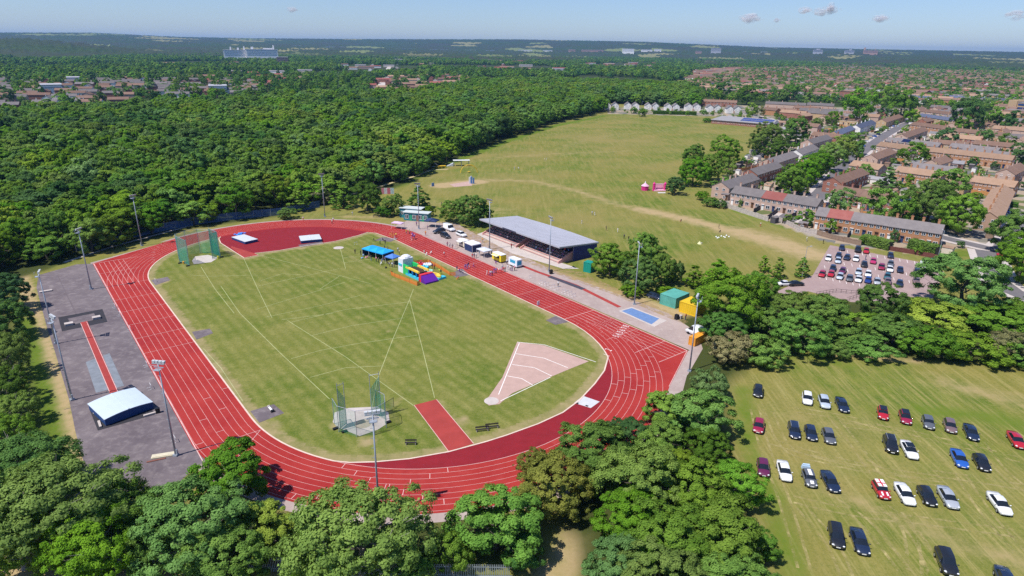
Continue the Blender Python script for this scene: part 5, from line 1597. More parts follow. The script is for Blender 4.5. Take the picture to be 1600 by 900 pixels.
def build_rows(n_ind):
    FARROWS.sort()
    for d_, x, y, l, a, wl, rf, label, group in FARROWS[:n_ind]:
        terrace((x - l * math.cos(a), y - l * math.sin(a)), (x + l * math.cos(a), y + l * math.sin(a)), max(2, int(l / 3)), wl, rf, label, group, det=1 if y < 800 else 0, chim=y < 800)
    ms = [WALL[k] for k in WALL] + [ROOF[k] for k in ROOF]; kw = list(WALL); kr = list(ROOF); mb = MB()
    for d_, x, y, l, a, wl, rf, label, group in FARROWS[n_ind:]:
        ca, sa = math.cos(a), math.sin(a); T_ = lambda u, v, z: (x + u * ca - v * sa, y + u * sa + v * ca, z)
        mb.add([T_(s_ * l, q, z) for s_ in (-1, 1) for q, z in ((-4, 0), (4, 0), (4, 5.1), (0, 7.2), (-4, 5.1))], [(0, 4, 3, 2, 1), (5, 6, 7, 8, 9), (0, 5, 9, 4), (1, 2, 7, 6)], kw.index(wl))
        mb.add([T_(s_ * (l + .2), q, z) for s_ in (-1, 1) for q, z in ((-4.4, 5.0), (0, 7.35), (4.4, 5.0))], [(0, 3, 4, 1), (1, 4, 5, 2)], len(kw) + kr.index(rf))
    o = mb.build('far_rooftops', ms); tag(o, 'countless tiny house rows of the farthest estates below the distant trees', 'rooftops', kind='stuff')
    print('rows', len(FARROWS))


AR = ang(G(1440, 228, 7), G(1586, 243, 7))
ER = [G(1165, 152), G(1310, 155), G(1395, 160), G(1480, 165), G(1680, 170), G(1640, 113), G(1480, 107), G(1330, 102), G(1190, 103), G(1090, 112), G(1060, 138)]
estate(ER, 44, 24, AR, 'far rows of the right-hand estate', 'small brick row with brownish roof in the far estate below the distant trees', ['pink', 'orange', 'buff', 'cream', 'white', 'white', 'orange'], ['brown', 'brown', 'tan', 'brown', 'grey', 'red', 'tan'], lim=300)
EL = [G(-60, 163, 5), G(60, 165, 5), G(230, 152, 5), G(400, 143, 5), G(400, 122, 5), G(200, 112, 5), G(40, 116, 5), G(-80, 130, 5)]
estate(EL, 44, 27, R(18), 'rows beyond the wood at the left', 'small brick row with purplish brown roof beyond the wood at the left', ['pink', 'red', 'white', 'red'], ['brown', 'grey', 'brown', 'grey'], L=(13, 27), lim=85)
EC = [G(560, 149, 5), G(640, 152, 5), G(720, 140, 5), G(770, 132, 5), G(720, 112, 5), G(640, 112, 5), G(590, 120, 5)]
estate(EC, 42, 45, R(5), 'houses beyond the wood at the centre', 'red roofed house row beyond the wood beside the distant road', ['pink', 'red', 'cream'], ['red', 'brown', 'tan'], L=(16, 34), lim=30)
ELL = [G(330, 146, 5), G(480, 138, 5), G(480, 118, 5), G(330, 118, 5)]
estate(ELL, 52, 50, R(10), 'scattered houses in the trees left of the distant road', 'brick house row half hidden in the trees left of the distant road', ['pink', 'red', 'white'], ['brown', 'red'], L=(14, 30), lim=26)


# infill rows, sheds, fences of the near estate wherever the plots are still empty
SEG = [(rid(r_[0], r_[1], r_[2], r_[3])) for r_ in NEAR]
ROADS = [road, road2, road3, road4, road5, road6]
TREEXY = np.array([tuple(o_.location[:2]) for o_ in bpy.data.objects if o_.get('category') == 'tree'])


def free(x, y, r):
    X, Y = np.array([x]), np.array([y])
    if not in_poly(X, Y, URBAN)[0]: return False
    if min(float(dist_seg(X, Y, list(s_))[0]) for s_ in SEG) < r + 5.5: return False
    if min(float(dist_seg(X, Y, q)[0]) for q in ROADS) < r + 4: return False
    return True


INF_ = P((1200, 178), (1300, 176), (1400, 176), (1600, 172), (1640, 330), (1500, 330), (1330, 300), (1290, 310), (1220, 240), (1215, 205))
xs = [p[0] for p in INF_]; ys = [p[1] for p in INF_]; n_inf = 0
for ti in range(900):
    x, y = rng.uniform(min(xs), max(xs)), rng.uniform(min(ys), max(ys))
    if not in_poly(np.array([x]), np.array([y]), INF_)[0]: continue
    l = rng.uniform(9, 14); a = AR + rng.gauss(0, .04) + (math.pi / 2 if rng.random() < .3 else 0)
    e = [(x + q * l * math.cos(a), y + q * l * math.sin(a)) for q in (-1, 0, 1)]
    if not all(free(*q, 5) for q in e): continue
    if len(TREEXY) and np.hypot(TREEXY[:, 0] - x, TREEXY[:, 1] - y).min() < 9: continue
    SEG.append((e[0], e[2])); n_inf += 1
    terrace(e[0], e[2], max(2, int(l * 2 / 5.5)), rng.choice(['orange', 'pink', 'buff', 'red', 'pink']), rng.choice(['brown', 'tan', 'brown', 'grey']), 'short brick row filling a plot between the longer terraces of the estate', 'short rows between the terraces', det=2 if y < 480 else 1)
SHEDM = [(WALL['white'], ROOF['pale']), (WOODB, ROOF['brown']), (WOODP, ROOF['pale']), (WOODK, ROOF['grey']), (WALL['cream'], ROOF['tan'])]
NS = 0
for ti in range(2600):
    x, y = rng.uniform(90, 480), rng.uniform(190, 640)
    if not free(x, y, 1.5) or rng.random() < .2: continue
    if abs(x / y * FPX / _cp) > 830: continue
    k = rng.random()
    if k < .5:
        q = rng.choice(SHEDM); o = thing('garden_shed', 'small shed in the back gardens of the brick estate', 'shed', (x, y, 0), AR + rng.choice([0, 1.57]) + rng.gauss(0, .05), 'small sheds in the gardens')
        sx, sy, h = rng.uniform(2, 4.5), rng.uniform(1.8, 3), rng.uniform(1.9, 2.6)
        b = MB(); b.box((0, 0, h / 2), (sx, sy, h)); b.build('wall', q[0], o)
        b = MB(); b.add([(-sx / 2 - .15, -sy / 2 - .15, h), (sx / 2 + .15, -sy / 2 - .15, h), (sx / 2 + .15, sy / 2 + .15, h), (-sx / 2 - .15, sy / 2 + .15, h), (-sx / 2 - .15, 0, h + .5), (sx / 2 + .15, 0, h + .5)], [(0, 1, 5, 4), (2, 3, 4, 5), (1, 2, 5), (3, 0, 4), (3, 2, 1, 0)]); b.build('roof', q[1], o)
    else:
        a = AR + (1.57 if rng.random() < .75 else 0); l = rng.uniform(3, 6)
        if not (free(x + l * math.cos(a), y + l * math.sin(a), .5) and free(x - l * math.cos(a), y - l * math.sin(a), .5)): continue
        fence([(x - l * math.cos(a), y - l * math.sin(a)), (x + l * math.cos(a), y + l * math.sin(a))], 1.7, rng.choice([WOODB, WOODP, WOODO, WOODK, WOODP]), 'short wooden fence between back gardens of the brick estate', group='garden fences of the estate')
    NS += 1
    if NS > 330: break
print('infill', n_inf, NS)
GS = []
for ti in range(3000):
    x, y = rng.uniform(90, 520), rng.uniform(190, 700)
    if free(x, y, -.5) and abs(x / y * FPX / _cp) < 850: GS.append((x, y))
    if len(GS) > 420: break
tag(mass('garden_greenery', np.array(GS), 'low', ['deep', 'dark', 'mid', 'wood', 'bright', 'olive', 'lime'], (1.6, 5.5), (2, 6)), 'many small garden bushes and saplings between the houses of the estate', 'bushes', kind='stuff')
EM = [G(200, 120, 5), G(420, 117, 5), G(760, 112, 5), G(1060, 108, 5), G(1060, 93, 5), G(760, 92, 5), G(420, 94, 5), G(150, 98, 5)]
estate(EM, 90, 80, R(8), 'houses of the middle distance', 'tiny pale house row among the distant trees beyond the wood', ['pink', 'red', 'white', 'white', 'cream'], ['brown', 'red', 'tan', 'pale'], L=(20, 50), prob=.55)
build_rows(max(0, 298 - len(NEAR) - 1 - n_inf))
# ------------------------------------------------------------------ sports ground equipment
GALV = M('galvanised_steel', (.36, .40, .46), .5, .3, var=.12, scale=1.5)
LAMPW = M('lamp_white_shell', (.50, .52, .54), .4, var=.05)
LGLASS = M('lamp_glass', (.25, .28, .32), .15, var=0, spec=.6)
BLACK = M('black_plastic', (.015, .015, .018), .5, var=.2)
DKWOOD = M('dark_bench_wood', (.035, .028, .030), .7, var=.3, scale=3)
WHITEP = M('white_painted_steel', (.78, .78, .78), .45, var=.06)
NETG = None


def net_mat(name, col, cover):
    m = bpy.data.materials.new(name); nt, out = nodes_of(m)
    t = nt.nodes.new('ShaderNodeBsdfTransparent'); d = nt.nodes.new('ShaderNodeBsdfDiffuse'); mx = nt.nodes.new('ShaderNodeMixShader')
    tc = nt.nodes.new('ShaderNodeTexCoord')
    f = noise_n(nt, tc.outputs['Object'], .8, 4, .7)
    d.inputs[0].default_value = (*col, 1)
    nt.links.new(mth(nt, 'ADD', cover - .25, mth(nt, 'MULTIPLY', f, .5)), mx.inputs[0])
    nt.links.new(t.outputs[0], mx.inputs[1]); nt.links.new(d.outputs[0], mx.inputs[2]); nt.links.new(mx.outputs[0], out.inputs['Surface'])
    MATS[name] = m
    return m


NETG = net_mat('green_netting', (.06, .42, .30), .25); NETB = net_mat('bunched_green_netting', (.06, .42, .32), .55); NETO = net_mat('orange_barrier_mesh', (.75, .22, .05), .78); NETD = net_mat('doubled_green_netting', (.05, .42, .30), .42); MESHB = net_mat('blue_weld_mesh', (.07, .13, .27), .75); NETF = net_mat('thin_dark_netting', (.05, .32, .22), .24)
CEN = T(0, 0)


def mast(px, py, label, H=16.0, copy=None):
    x, y = G(px, py)
    rz = math.atan2(CEN[1] - y, CEN[0] - x)
    if copy is not None:
        return dup(copy, (x, y), rz, label)
    o = thing('floodlight_mast', label, 'floodlight', (x, y, 0), rz, 'floodlight masts round the track')
    p = MB(); p.tube((0, 0, 0), (0, 0, H), .17, .08, 10); p.build('pole', GALV, o, True)
    b = MB(); b.box((0, 0, .15), (.7, .7, .3)); b.box((.0, -.28, .7), (.25, .2, 1.0)); b.build('base_plate', GALV, o)
    a = MB(); a.box((0, 0, H), (.12, 2.0, .12)); a.box((0, 0, H - .55), (.12, 1.6, .12)); a.box((-.35, 0, H - .8), (.7, 1.0, .06)); a.path([(-.7, -.5, H - .8), (-.7, -.5, H + .1), (-.7, .5, H + .1), (-.7, .5, H - .8)], .025); a.build('crossarm', GALV, o)
    ld = MB()
    for z in range(8): ld.box((0, .22, 3.5 + z * 1.5), (.05, .4, .05))
    ld.build('climbing_pegs', GALV, o)
    for yy, zz in ((-.8, .2), (-.28, .2), (.28, .2), (.8, .2)):
        f = MB()
        f.add([(-.12, -.22, .26), (.30, -.30, .30), (.30, .30, .30), (-.12, .22, .26), (-.12, -.2, -.12), (.10, -.28, -.22), (.10, .28, -.22), (-.12, .2, -.12)],
              [(0, 1, 2, 3), (7, 6, 5, 4), (0, 4, 5, 1), (2, 6, 7, 3), (3, 7, 4, 0)], 0)
        f.add([(.30, -.30, .30), (.10, -.28, -.22), (.10, .28, -.22), (.30, .30, .30)], [(0, 1, 2, 3)], 1)
        lo = f.build('floodlight', [LAMPW, LGLASS], o, loc=(.12, yy, H + zz)); lo.scale = (.85, .85, .85)
    return o


m0 = mast(275, 712, 'tall blue-grey floodlight mast at the bottom corner of the tarmac apron, nearest of all')
for px, py, lab in ((113, 625, 'floodlight mast on the left edge of the apron beside the vault runway'), (88, 537, 'floodlight mast on the left edge of the apron level with the vault bed'), (143, 452, 'floodlight mast beside the top left corner of the red track'),
                    (222, 384, 'floodlight mast in front of the wood left of the hammer cage'), (508, 339, 'floodlight mast by the rusty tree on the far bend'), (655, 358, 'floodlight mast in front of the teal clubhouse'), (765, 390, 'floodlight mast before the far half of the grandstand'),
                    (858, 425, 'floodlight mast before the near half of the grandstand'), (991, 476, 'floodlight mast beside the blue sand pit cover'), (1077, 580, 'floodlight mast at the tip of the home straight'), (593, 806, 'floodlight mast rising behind the big olive tree, head over the discus cage')):
    mast(px, py, lab, copy=m0)


def cage(label, name, center, posts, hpost, gates, hgate, netm, pads, dense):
    o = thing(name, label, 'throwing cage', (*T(*center), 0), TH)
    cx, cy = center
    pm = []
    for b, a in posts:
        p = MB(); p.tube((b - cx, a - cy, 0), (b - cx, a - cy, hpost), .06, .05, 6); p.build('post', GALV, o)
    r = MB(); pts = [(b - cx, a - cy, hpost) for b, a in posts]; r.path(pts, .04, 5); r.build('top_rail', GALV, o)
    for (p, q) in zip(posts[:-1], posts[1:]):
        n = MB(); a0 = (p[0] - cx, p[1] - cy); a1 = (q[0] - cx, q[1] - cy); mid = ((a0[0] + a1[0]) * .5 * .96, (a0[1] + a1[1]) * .5 * .96)
        n.add([(*a0, .1), (*mid, .05), (*a1, .1), (*a0, hpost), (*mid, hpost * .93), (*a1, hpost)], [(0, 1, 4, 3), (1, 2, 5, 4)]); n.build('net_panel', NETD if dense else NETF, o)
    for (b, a), (b2, a2) in gates:
        g = MB(); x, y = b - cx, a - cy; x2, y2 = b2 - cx, a2 - cy
        g.tube((x, y, 0), (x, y, hgate), .07, .05, 6); g.tube((x2, y2, 0), (x2, y2, hgate * .93), .06, .05, 6); g.tube((x, y, hgate * .95), (x2, y2, hgate * .9), .04, .04, 5); g.tube((x, y, .4), (x2, y2, .4), .04, .04, 5)
        gg = g.build('gate_frame', GALV, o)
        n = MB(); k = 9; ft = [(x + (x2 - x) * i / k + (.12 if i % 2 else -.12), y + (y2 - y) * i / k + (.12 if i % 2 else -.12)) for i in range(k + 1)]
        for i in range(k):
            n.add([(*ft[i], .2), (*ft[i + 1], .2), (*ft[i + 1], hgate * (.9 - .3 * (i + 1) / k if not dense else .93)), (*ft[i], hgate * (.9 - .3 * i / k if not dense else .93))], [(0, 1, 2, 3)])
        n.build('gate_net', NETB, gg)
    for b, a in pads:
        s = MB(); s.box((b - cx, a - cy, .18), (.9, .5, .36)); s.build('sandbag_weight', BLACK, o)
    return o


cage('discus cage with two tall green net gates beside the javelin runway', 'discus_cage', (-22.1, -55.6),
     [(-25.9, -52.6), (-26.3, -55.4), (-24.6, -58.6), (-22.0, -59.8), (-19.4, -59.0), (-18.3, -56.6), (-18.8, -54.2)], 5.0,
     [((-25.8, -54.9), (-24.3, -54.0)), ((-18.4, -55.2), (-19.6, -54.0))], 8.8, None, [(-26.4, -54.3), (-25.6, -56.0), (-18.4, -57.8)], False)
cage('hammer cage hung with dense green nets at the far left of the infield', 'hammer_cage', (-20.5, 57),
     [(-26.2, 56.4), (-25.6, 60.2), (-22.5, 62.4), (-19.0, 62.4), (-16.0, 60.0), (-15.0, 55.4)], 7.6,
     [((-26.0, 56.2), (-24.7, 51.2)), ((-17.6, 54.0), (-15.2, 55.4)), ((-16.2, 60.0), (-15.0, 56.8))], 8.4, None, [(-25.2, 51.0), (-26.4, 55.0), (-15.0, 54.0)], True)
# tipped cage door frame lying beside the discus cage
o = thing('net_trolley', 'low dark netting frame standing right of the discus cage', 'net frame', (*T(-16.2, -54.6), 0), TH)
f = MB(); f.path([(-1.2, 0, 0), (-1.2, 0, 2.0), (1.0, .8, 2.0), (1.0, .8, 0), (-1.2, 0, 0)], .04, 5); f.build('frame', BLACK, o)
n = MB(); n.add([(-1.2, 0, .05), (1.0, .8, .05), (1.0, .8, 2), (-1.2, 0, 2)], [(0, 1, 2, 3)]); n.build('net', NETG, o)

# pole vault bed cover: arched roof over a blue skirt on a frame
BLUEV = M('royal_blue_vinyl', (.015, .06, .20), .55, var=.1); PALEV = M('pale_blue_cover', (.52, .60, .68), .5, var=.05)


def mat_cover(corners, h, label, name, cat, arch=.35, skirt=BLUEV, top=PALEV, legs=True):
    p = [TQ(*c) for c in corners]   # fl, fr, br, bl in track frame
    cx, cy = sum(a for a, b in p) / 4, sum(b for a, b in p) / 4
    L = math.hypot(p[1][0] - p[0][0], p[1][1] - p[0][1]); Wd = math.hypot(p[3][0] - p[0][0], p[3][1] - p[0][1]); a0 = math.atan2(p[1][1] - p[0][1], p[1][0] - p[0][0])
    o = thing(name, label, cat, (*T(cx, cy), 0), TH + a0)
    b = MB(); n = 8; xs = [-L / 2 + L * i / n for i in range(n + 1)]; zt = [h + arch * (1 - (2 * i / n - 1) ** 2) for i in range(n + 1)]
    for sy in (-1, 1):
        b.add([(x, sy * Wd / 2, .12) for x in xs] + [(x, sy * Wd / 2, z) for x, z in zip(xs, zt)], [(i, i + 1, n + 2 + i, n + 1 + i) if sy < 0 else (n + 1 + i, n + 2 + i, i + 1, i) for i in range(n)])
    for sx in (-1, 1):
        b.add([(sx * L / 2, -Wd / 2, .12), (sx * L / 2, Wd / 2, .12), (sx * L / 2, Wd / 2, h), (sx * L / 2, -Wd / 2, h)], [(0, 1, 2, 3) if sx > 0 else (3, 2, 1, 0)])
    b.build('skirt', skirt, o)
    t = MB()
    for i in range(n):
        q = [(xs[i] * 1.02, -Wd / 2 - .1, zt[i] + .02), (xs[i + 1] * 1.02, -Wd / 2 - .1, zt[i + 1] + .02), (xs[i + 1] * 1.02, Wd / 2 + .1, zt[i + 1] + .02), (xs[i] * 1.02, Wd / 2 + .1, zt[i] + .02)]
        t.add(q + [(x, y, z - .1) for x, y, z in q], [(0, 1, 2, 3), (7, 6, 5, 4), (0, 4, 5, 1), (2, 6, 7, 3)] + ([(3, 7, 4, 0)] if i == 0 else []) + ([(1, 5, 6, 2)] if i == n - 1 else []))
    t.box((0, 0, zt[n // 2] + .05), (.25, Wd + .2, .06)); t.build('cover_roof', top, o)
    for sx in (-1, 1):
        for sy in (-1, 1):
            w = MB(); w.box((sx * (L / 2 - .3), sy * (Wd / 2 - .2), .07), (.5, .3, .14)); w.build('foot', BLACK, o)
    return o


mat_cover(((158, 669), (233, 641), (222, 613), (145, 640)), 1.35, 'pole vault landing bed under a pale arched cover on the tarmac apron', 'pole_vault_bed', 'landing bed')
mat_cover(((379, 383), (399, 378.5), (388, 369), (365, 374)), .9, 'high jump bed with crumpled blue sheet on the red fan', 'high_jump_bed', 'landing bed', .03, BLUEV, M('pale_grey_top', (.55, .58, .62), .6))
o = thing('blue_sheet', 'crumpled bright blue sheet on the back of the far high jump bed', 'sheet', (*G(376, 370), .95), TH)
s = MB()
for i in range(9): s.ball((nr.uniform(-2, 2), nr.uniform(-.6, .6), nr.uniform(.0, .25)), nr.uniform(.35, .7), 7, 5, 0, (1.4, 1, .5))
s.build('folds', M('bright_blue_sheet', (.05, .25, .75), .5, var=.2), o, True)
mat_cover(((471, 381), (503, 378), (499, 370.5), (467, 373.5)), 1.0, 'high jump bed with blue front and grey top on the edge of the fan', 'high_jump_bed', 'landing bed', .03, BLUEV, MATS['pale_grey_top'])
# boards and boxes round the vault bed
for (px, py, sx, sy, h, rz, m, lab, nm) in ((147, 645, .35, 1.6, .25, TH, CONC, 'pale timber block at the left rear of the vault bed', 'timber_block'), (156, 664, .35, 2.2, .25, TH, CONC, 'long pale timber block at the left front of the vault bed', 'timber_block'), (236, 648, 2.2, .4, .25, TH + .0, CONC, 'pale timber block at the right front of the vault bed', 'timber_block'),
        (247, 645, .7, .6, .9, TH, BLACK, 'black bin beside the covered vault bed', 'bin'), (108, 508, 1.6, 1.2, .5, TH, CONC, 'pale box at the left of the black landing patch', 'upright_base'), (151, 498, 1.6, 1.2, .5, TH, CONC, 'pale box at the right of the black landing patch', 'upright_base'),
        (861, 428, .8, .7, 1.2, TH, BLACK, 'black bin at the foot of the mast before the grandstand', 'bin'), (1057, 499, .8, .8, 1.2, TH, BLACK, 'black bin beyond the blue sand pit cover', 'bin'), (1063, 498, .7, .7, .9, TH, CONC, 'pale tub beside the black bin beyond the pit', 'tub'), (72, 456, 2.6, .8, .3, TH, CONC, 'pale slab on the left edge of the tarmac apron', 'slab'),
        (341, 405, .4, .4, .9, TH, M('yellow_marker', (.75, .65, .05), .5), 'yellow post beside the hammer cage', 'marker_post'), (289, 412, 1.0, .8, .7, TH, M('orange_box', (.70, .30, .03), .5), 'orange box at the foot of the hammer cage', 'box'), (841, 477, .8, .08, 1.1, TH, WHITEP, 'white board on the infield edge of the home straight', 'marker_board')):
    x, y = G(px, py); o = thing(nm, lab, nm.replace('_', ' '), (x, y, 0), rz)
    b = MB(); b.box((0, 0, h / 2), (sx, sy, h), 0, 0, .97); b.build('body', m, o)
    b = MB(); b.box((0, 0, h + .03), (sx * 1.04, sy * 1.04, .06)); b.build('lid', m, o)
o = thing('javelin_board', 'cream plank lying beside the nearest floodlight mast', 'plank', (*G(257, 712), 0), TH - .35)
b = MB(); b.box((0, 0, .1), (3.6, 1.1, .2)); b.box((0, 0, .24), (3.2, .8, .08)); b.build('board', M('cream_board', (.60, .54, .40), .8, var=.15), o)
b = MB(); b.box((-1.0, -1.0, .06), (2.6, .35, .1), .12); b.build('batten', M('rusty_batten', (.20, .08, .06), .9), o)


def bench(px, py, rz, L, label):
    o = thing('bench', label, 'bench', (*G(px, py), 0), rz)
    s = MB(); [s.box((0, -.12 + i * .2, .46), (L, .16, .05)) for i in range(2)]; s.build('seat', DKWOOD, o)
    s = MB(); [s.box((0, .26, .66 + i * .17), (L, .05, .12)) for i in range(2)]; s.build('backrest', DKWOOD, o)
    for sx in (-1, 1):
        l = MB(); l.box((sx * (L / 2 - .2), 0, .22), (.08, .5, .44)); l.box((sx * (L / 2 - .2), .27, .55), (.08, .06, .6)); l.build('leg', CONC, o)
    return o


bench(642, 695, .04, 1.9, 'short dark bench on the grass near the javelin runway')
bench(753.5, 674, .22, 2.3, 'dark bench right of the javelin runway, left one of two end to end'); bench(769, 669.5, .22, 2.3, 'dark bench right of the javelin runway, right one of two end to end')
bench(588, 339.5, .0, 2.6, 'dark bench behind the far bend below the people in white')
o = thing('hurdle_trolley', 'slim white and black starting block frame on the tarmac pad by the kerb', 'block frame', (*G(423, 640), 0), -.9)
b = MB(); b.box((0, 0, .12), (2.6, .35, .12)); b.build('rail', WHITEP, o)
b = MB(); b.box((1.1, 0, .3), (.5, .7, .35), 0, 0, .7); b.build('pedal', BLACK, o)
b = MB(); b.box((-1.0, 0, .25), (.3, .5, .25), 0, 0, .7); b.build('pedal', CONC, o)


def hurdle_proto():
    o = thing('hurdle', 'white hurdle', 'hurdle', (0, 0, 0), 0, 'hurdles stored beside the track')
    b = MB(); b.box((0, 0, .95), (1.2, .04, .08)); b.build('bar', WHITEP, o)
    for s in (-1, 1):
        l = MB(); l.path([(s * .5, 0, .95), (s * .5, 0, .05), (s * .5, .65, .05)], .03, 5); l.build('leg', WHITEP, o)
    return o


hp = hurdle_proto(); first = True
HS = [(180, 481, 'beside the outer lane, farthest up the back straight'), (188, 493, 'beside the outer lane, second down the back straight'), (204, 516, 'beside the outer lane, third down the back straight'), (230, 572, 'beside the outer lane, fourth down the back straight'), (236, 607, 'near the black bin of the vault bed'), (274, 690, 'standing just above the nearest floodlight mast'),
      (829, 435, 'standing alone between the kiosk and the hurdle rows'), (846, 443, 'first of the row of three along the concourse'), (850, 445, 'second of the row of three along the concourse'), (855, 447, 'last of the row of three along the concourse'), (864, 450, 'first of the middle pair along the concourse'), (870, 453, 'second of the middle pair along the concourse'),
      (881, 457, 'first of the near group of four along the concourse'), (886, 459, 'second of the near group of four along the concourse'), (891, 461, 'third of the near group of four along the concourse'), (897, 464, 'last of the near group of four along the concourse'), (243, 441, 'lying on the tarmac pad at the top of the infield edge'), (556, 383, 'standing at the rear of the far infield')]
for px, py, lab in HS:
    x, y = G(px, py); rz = TH + (R(90) if px < 300 else 0)
    if first: hp.location = (x, y, 0); hp.rotation_euler.z = rz; hp['label'] = 'white hurdle ' + lab; first = False
    else: dup(hp, (x, y), rz, 'white hurdle ' + lab)

# grandstand
PINKC = M('pink_step_paint', (.58, .30, .27), .9, var=.18, scale=.8); STEPC = M('pale_step_concrete', (.52, .42, .38), .9, var=.15, scale=.8)
NAVY = M('navy_panel', (.018, .028, .16), .6, var=.15); TEALD = M('dark_teal_panel', (.02, .07, .12), .6, var=.15)
ROOFG = M('grey_ribbed_roof', (.42, .42, .47), .6, .1, var=.10, scale=.5)
o = thing('grandstand', 'grandstand with big pale grey roof over terraces beside the home straight', 'grandstand', (*T(64, 9.5), 0), TH)
S0, S1 = -20.2, 20.6
r = MB(); n = 12
pts = []
for i in range(n + 1):
    y = S0 + (S1 - S0) * i / n; bk = 15.6 + 1.1 * math.sin(math.pi * i / n)
    pts.append((-.9, y, 5.6)); pts.append((bk, y, 4.35))
m_ = len(pts)
r.add(pts + [(x, y, z - .45) for x, y, z in pts], [(2 * i, 2 * i + 1, 2 * i + 3, 2 * i + 2) for i in range(n)] + [(m_ + 2 * i + 2, m_ + 2 * i + 3, m_ + 2 * i + 1, m_ + 2 * i) for i in range(n)] + [(2 * i, 2 * i + 2, m_ + 2 * i + 2, m_ + 2 * i) for i in range(n)] + [(2 * i + 3, 2 * i + 1, m_ + 2 * i + 1, m_ + 2 * i + 3) for i in range(n)] + [(1, 0, m_, m_ + 1), (2 * n, 2 * n + 1, m_ + 2 * n + 1, m_ + 2 * n)])
ro = r.build('roof', ROOFG, o)
rb = MB()
for i in range(27):
    y = S0 + .6 + (S1 - S0 - 1.2) * i / 26; rb.add([(-.8, y - .05, 5.66), (-.8, y + .05, 5.66), (15.3, y + .05, 4.44), (15.3, y - .05, 4.44)], [(0, 3, 2, 1)])
rb.build('roof_rib', M('roof_seam', (.50, .50, .54), .6), ro)
w = MB(); w.box((9.5, .2, 2.0), (.25, 40, 4.0)); w.box((9.5, S0 + .3, 2.0), (.3, .2, 4)); w.build('back_wall', NAVY, o)
for y, m_ in ((S0 + .2, NAVY), (S1 - .2, TEALD)):
    w = MB(); w.add([(5.2, y - .1, 0), (15, y - .1, 0), (15, y - .1, 3.9), (5.2, y - .1, 4.6), (5.2, y + .1, 0), (15, y + .1, 0), (15, y + .1, 3.9), (5.2, y + .1, 4.6)], [(0, 1, 2, 3), (7, 6, 5, 4), (0, 3, 7, 4), (1, 5, 6, 2), (3, 2, 6, 7)])
    w.build('end_wall', m_, o)
for (y0, y1) in ((S0 + 1.4, -1.2), (1.6, S1 - 1.0)):
    s = MB()
    for k_ in range(5): s.box((1.1 * k_ + .55, (y0 + y1) / 2, .225 * (k_ + 1)), (1.08, y1 - y0, .45 * (k_ + 1)))
    st = s.build('terrace_steps', STEPC, o)
    e = MB()
    for k_ in range(5): e.box((1.1 * k_ + .05, (y0 + y1) / 2, .45 * (k_ + 1) + .02), (.3, y1 - y0 - .05, .06))
    e.build('step_nosing', PINKC, st)
    for k_ in range(1, 5):
        b = MB(); b.box((1.1 * k_ + .75, (y0 + y1) / 2, .45 * (k_ + 1) + .38), (.35, y1 - y0 - .8, .07)); b.build('bench_row', DKWOOD, o)
    for yy in (y0 - .2, y1 + .2):
        w = MB(); w.add([(-.2, yy - .2, 0), (5.6, yy - .2, 0), (5.6, yy - .2, 2.9), (-.2, yy - .2, .7), (-.2, yy + .2, 0), (5.6, yy + .2, 0), (5.6, yy + .2, 2.9), (-.2, yy + .2, .7)], [(0, 1, 2, 3), (7, 6, 5, 4), (0, 3, 7, 4), (3, 2, 6, 7), (1, 5, 6, 2)]); w.build('flank_wall', PINKC, o)
for i in range(7):
    y = S0 + .6 + (S1 - S0 - 1.2) * i / 6; p = MB(); p.tube((5.4, y, 0), (5.4, y, 5.0), .12, .12, 6); p.tube((5.4, y, 4.2), (-.4, y, 5.15), .07, .07, 5); p.build('roof_post', M('grey_post', (.30, .28, .30), .5), o)
fs = MB(); fs.box((-.95, 4, 5.35), (.06, 7, .5)); fs.build('fascia_sign', M('dark_sign_board', (.05, .05, .08), .6), o)
pv = MB(); pv.flat(P((745, 366), (757, 362), (806, 384), (812, 388), (878, 411), (905, 420), (880, 420), (800, 396)), Z1 + .012); struct(pv, 'stand_forecourt', MATS['pale_concrete'])

# clubhouse
TEAL = M('teal_cladding', (.035, .22, .27), .6, var=.12); PALER = M('pale_felt_roof', (.52, .56, .55), .8, var=.08)
a0 = ang(G(620, 343), G(672, 347))
o = thing('clubhouse', 'low teal clubhouse with pale flat roofs at the top of the home straight', 'clubhouse', (*G(645, 345), 0), a0)
L = 12.3
w = MB(); w.box((1.2, 1.6, 1.5), (9.6, 3.2, 3.0)); w.box((-3.0, 5.0, 1.8), (7.2, 3.4, 3.6)); w.build('wall', TEAL, o)
r = MB(); r.box((1.2, 1.5, 3.08), (10.2, 3.8, .18)); r.box((-2.2, 5.0, 3.7), (9.0, 4.0, .2)); r.build('roof', PALER, o)
for x in (-2.3, .6, 3.1, 5.0): window(o, x, -.05, 1.5, 1.3, 1.5)
window(o, -5.0, 3.25, 2.0, 1.8, 1.2)
for x, m_ in ((-.7, M('green_door', (.03, .30, .16), .5)), (1.9, M('brown_panel', (.25, .14, .11), .7)), (4.1, M('green_door', (.03, .30, .16), .5))):
    d = MB(); d.box((x, -.06, 1.1), (.95, .1, 2.2)); d.build('door', m_, o)


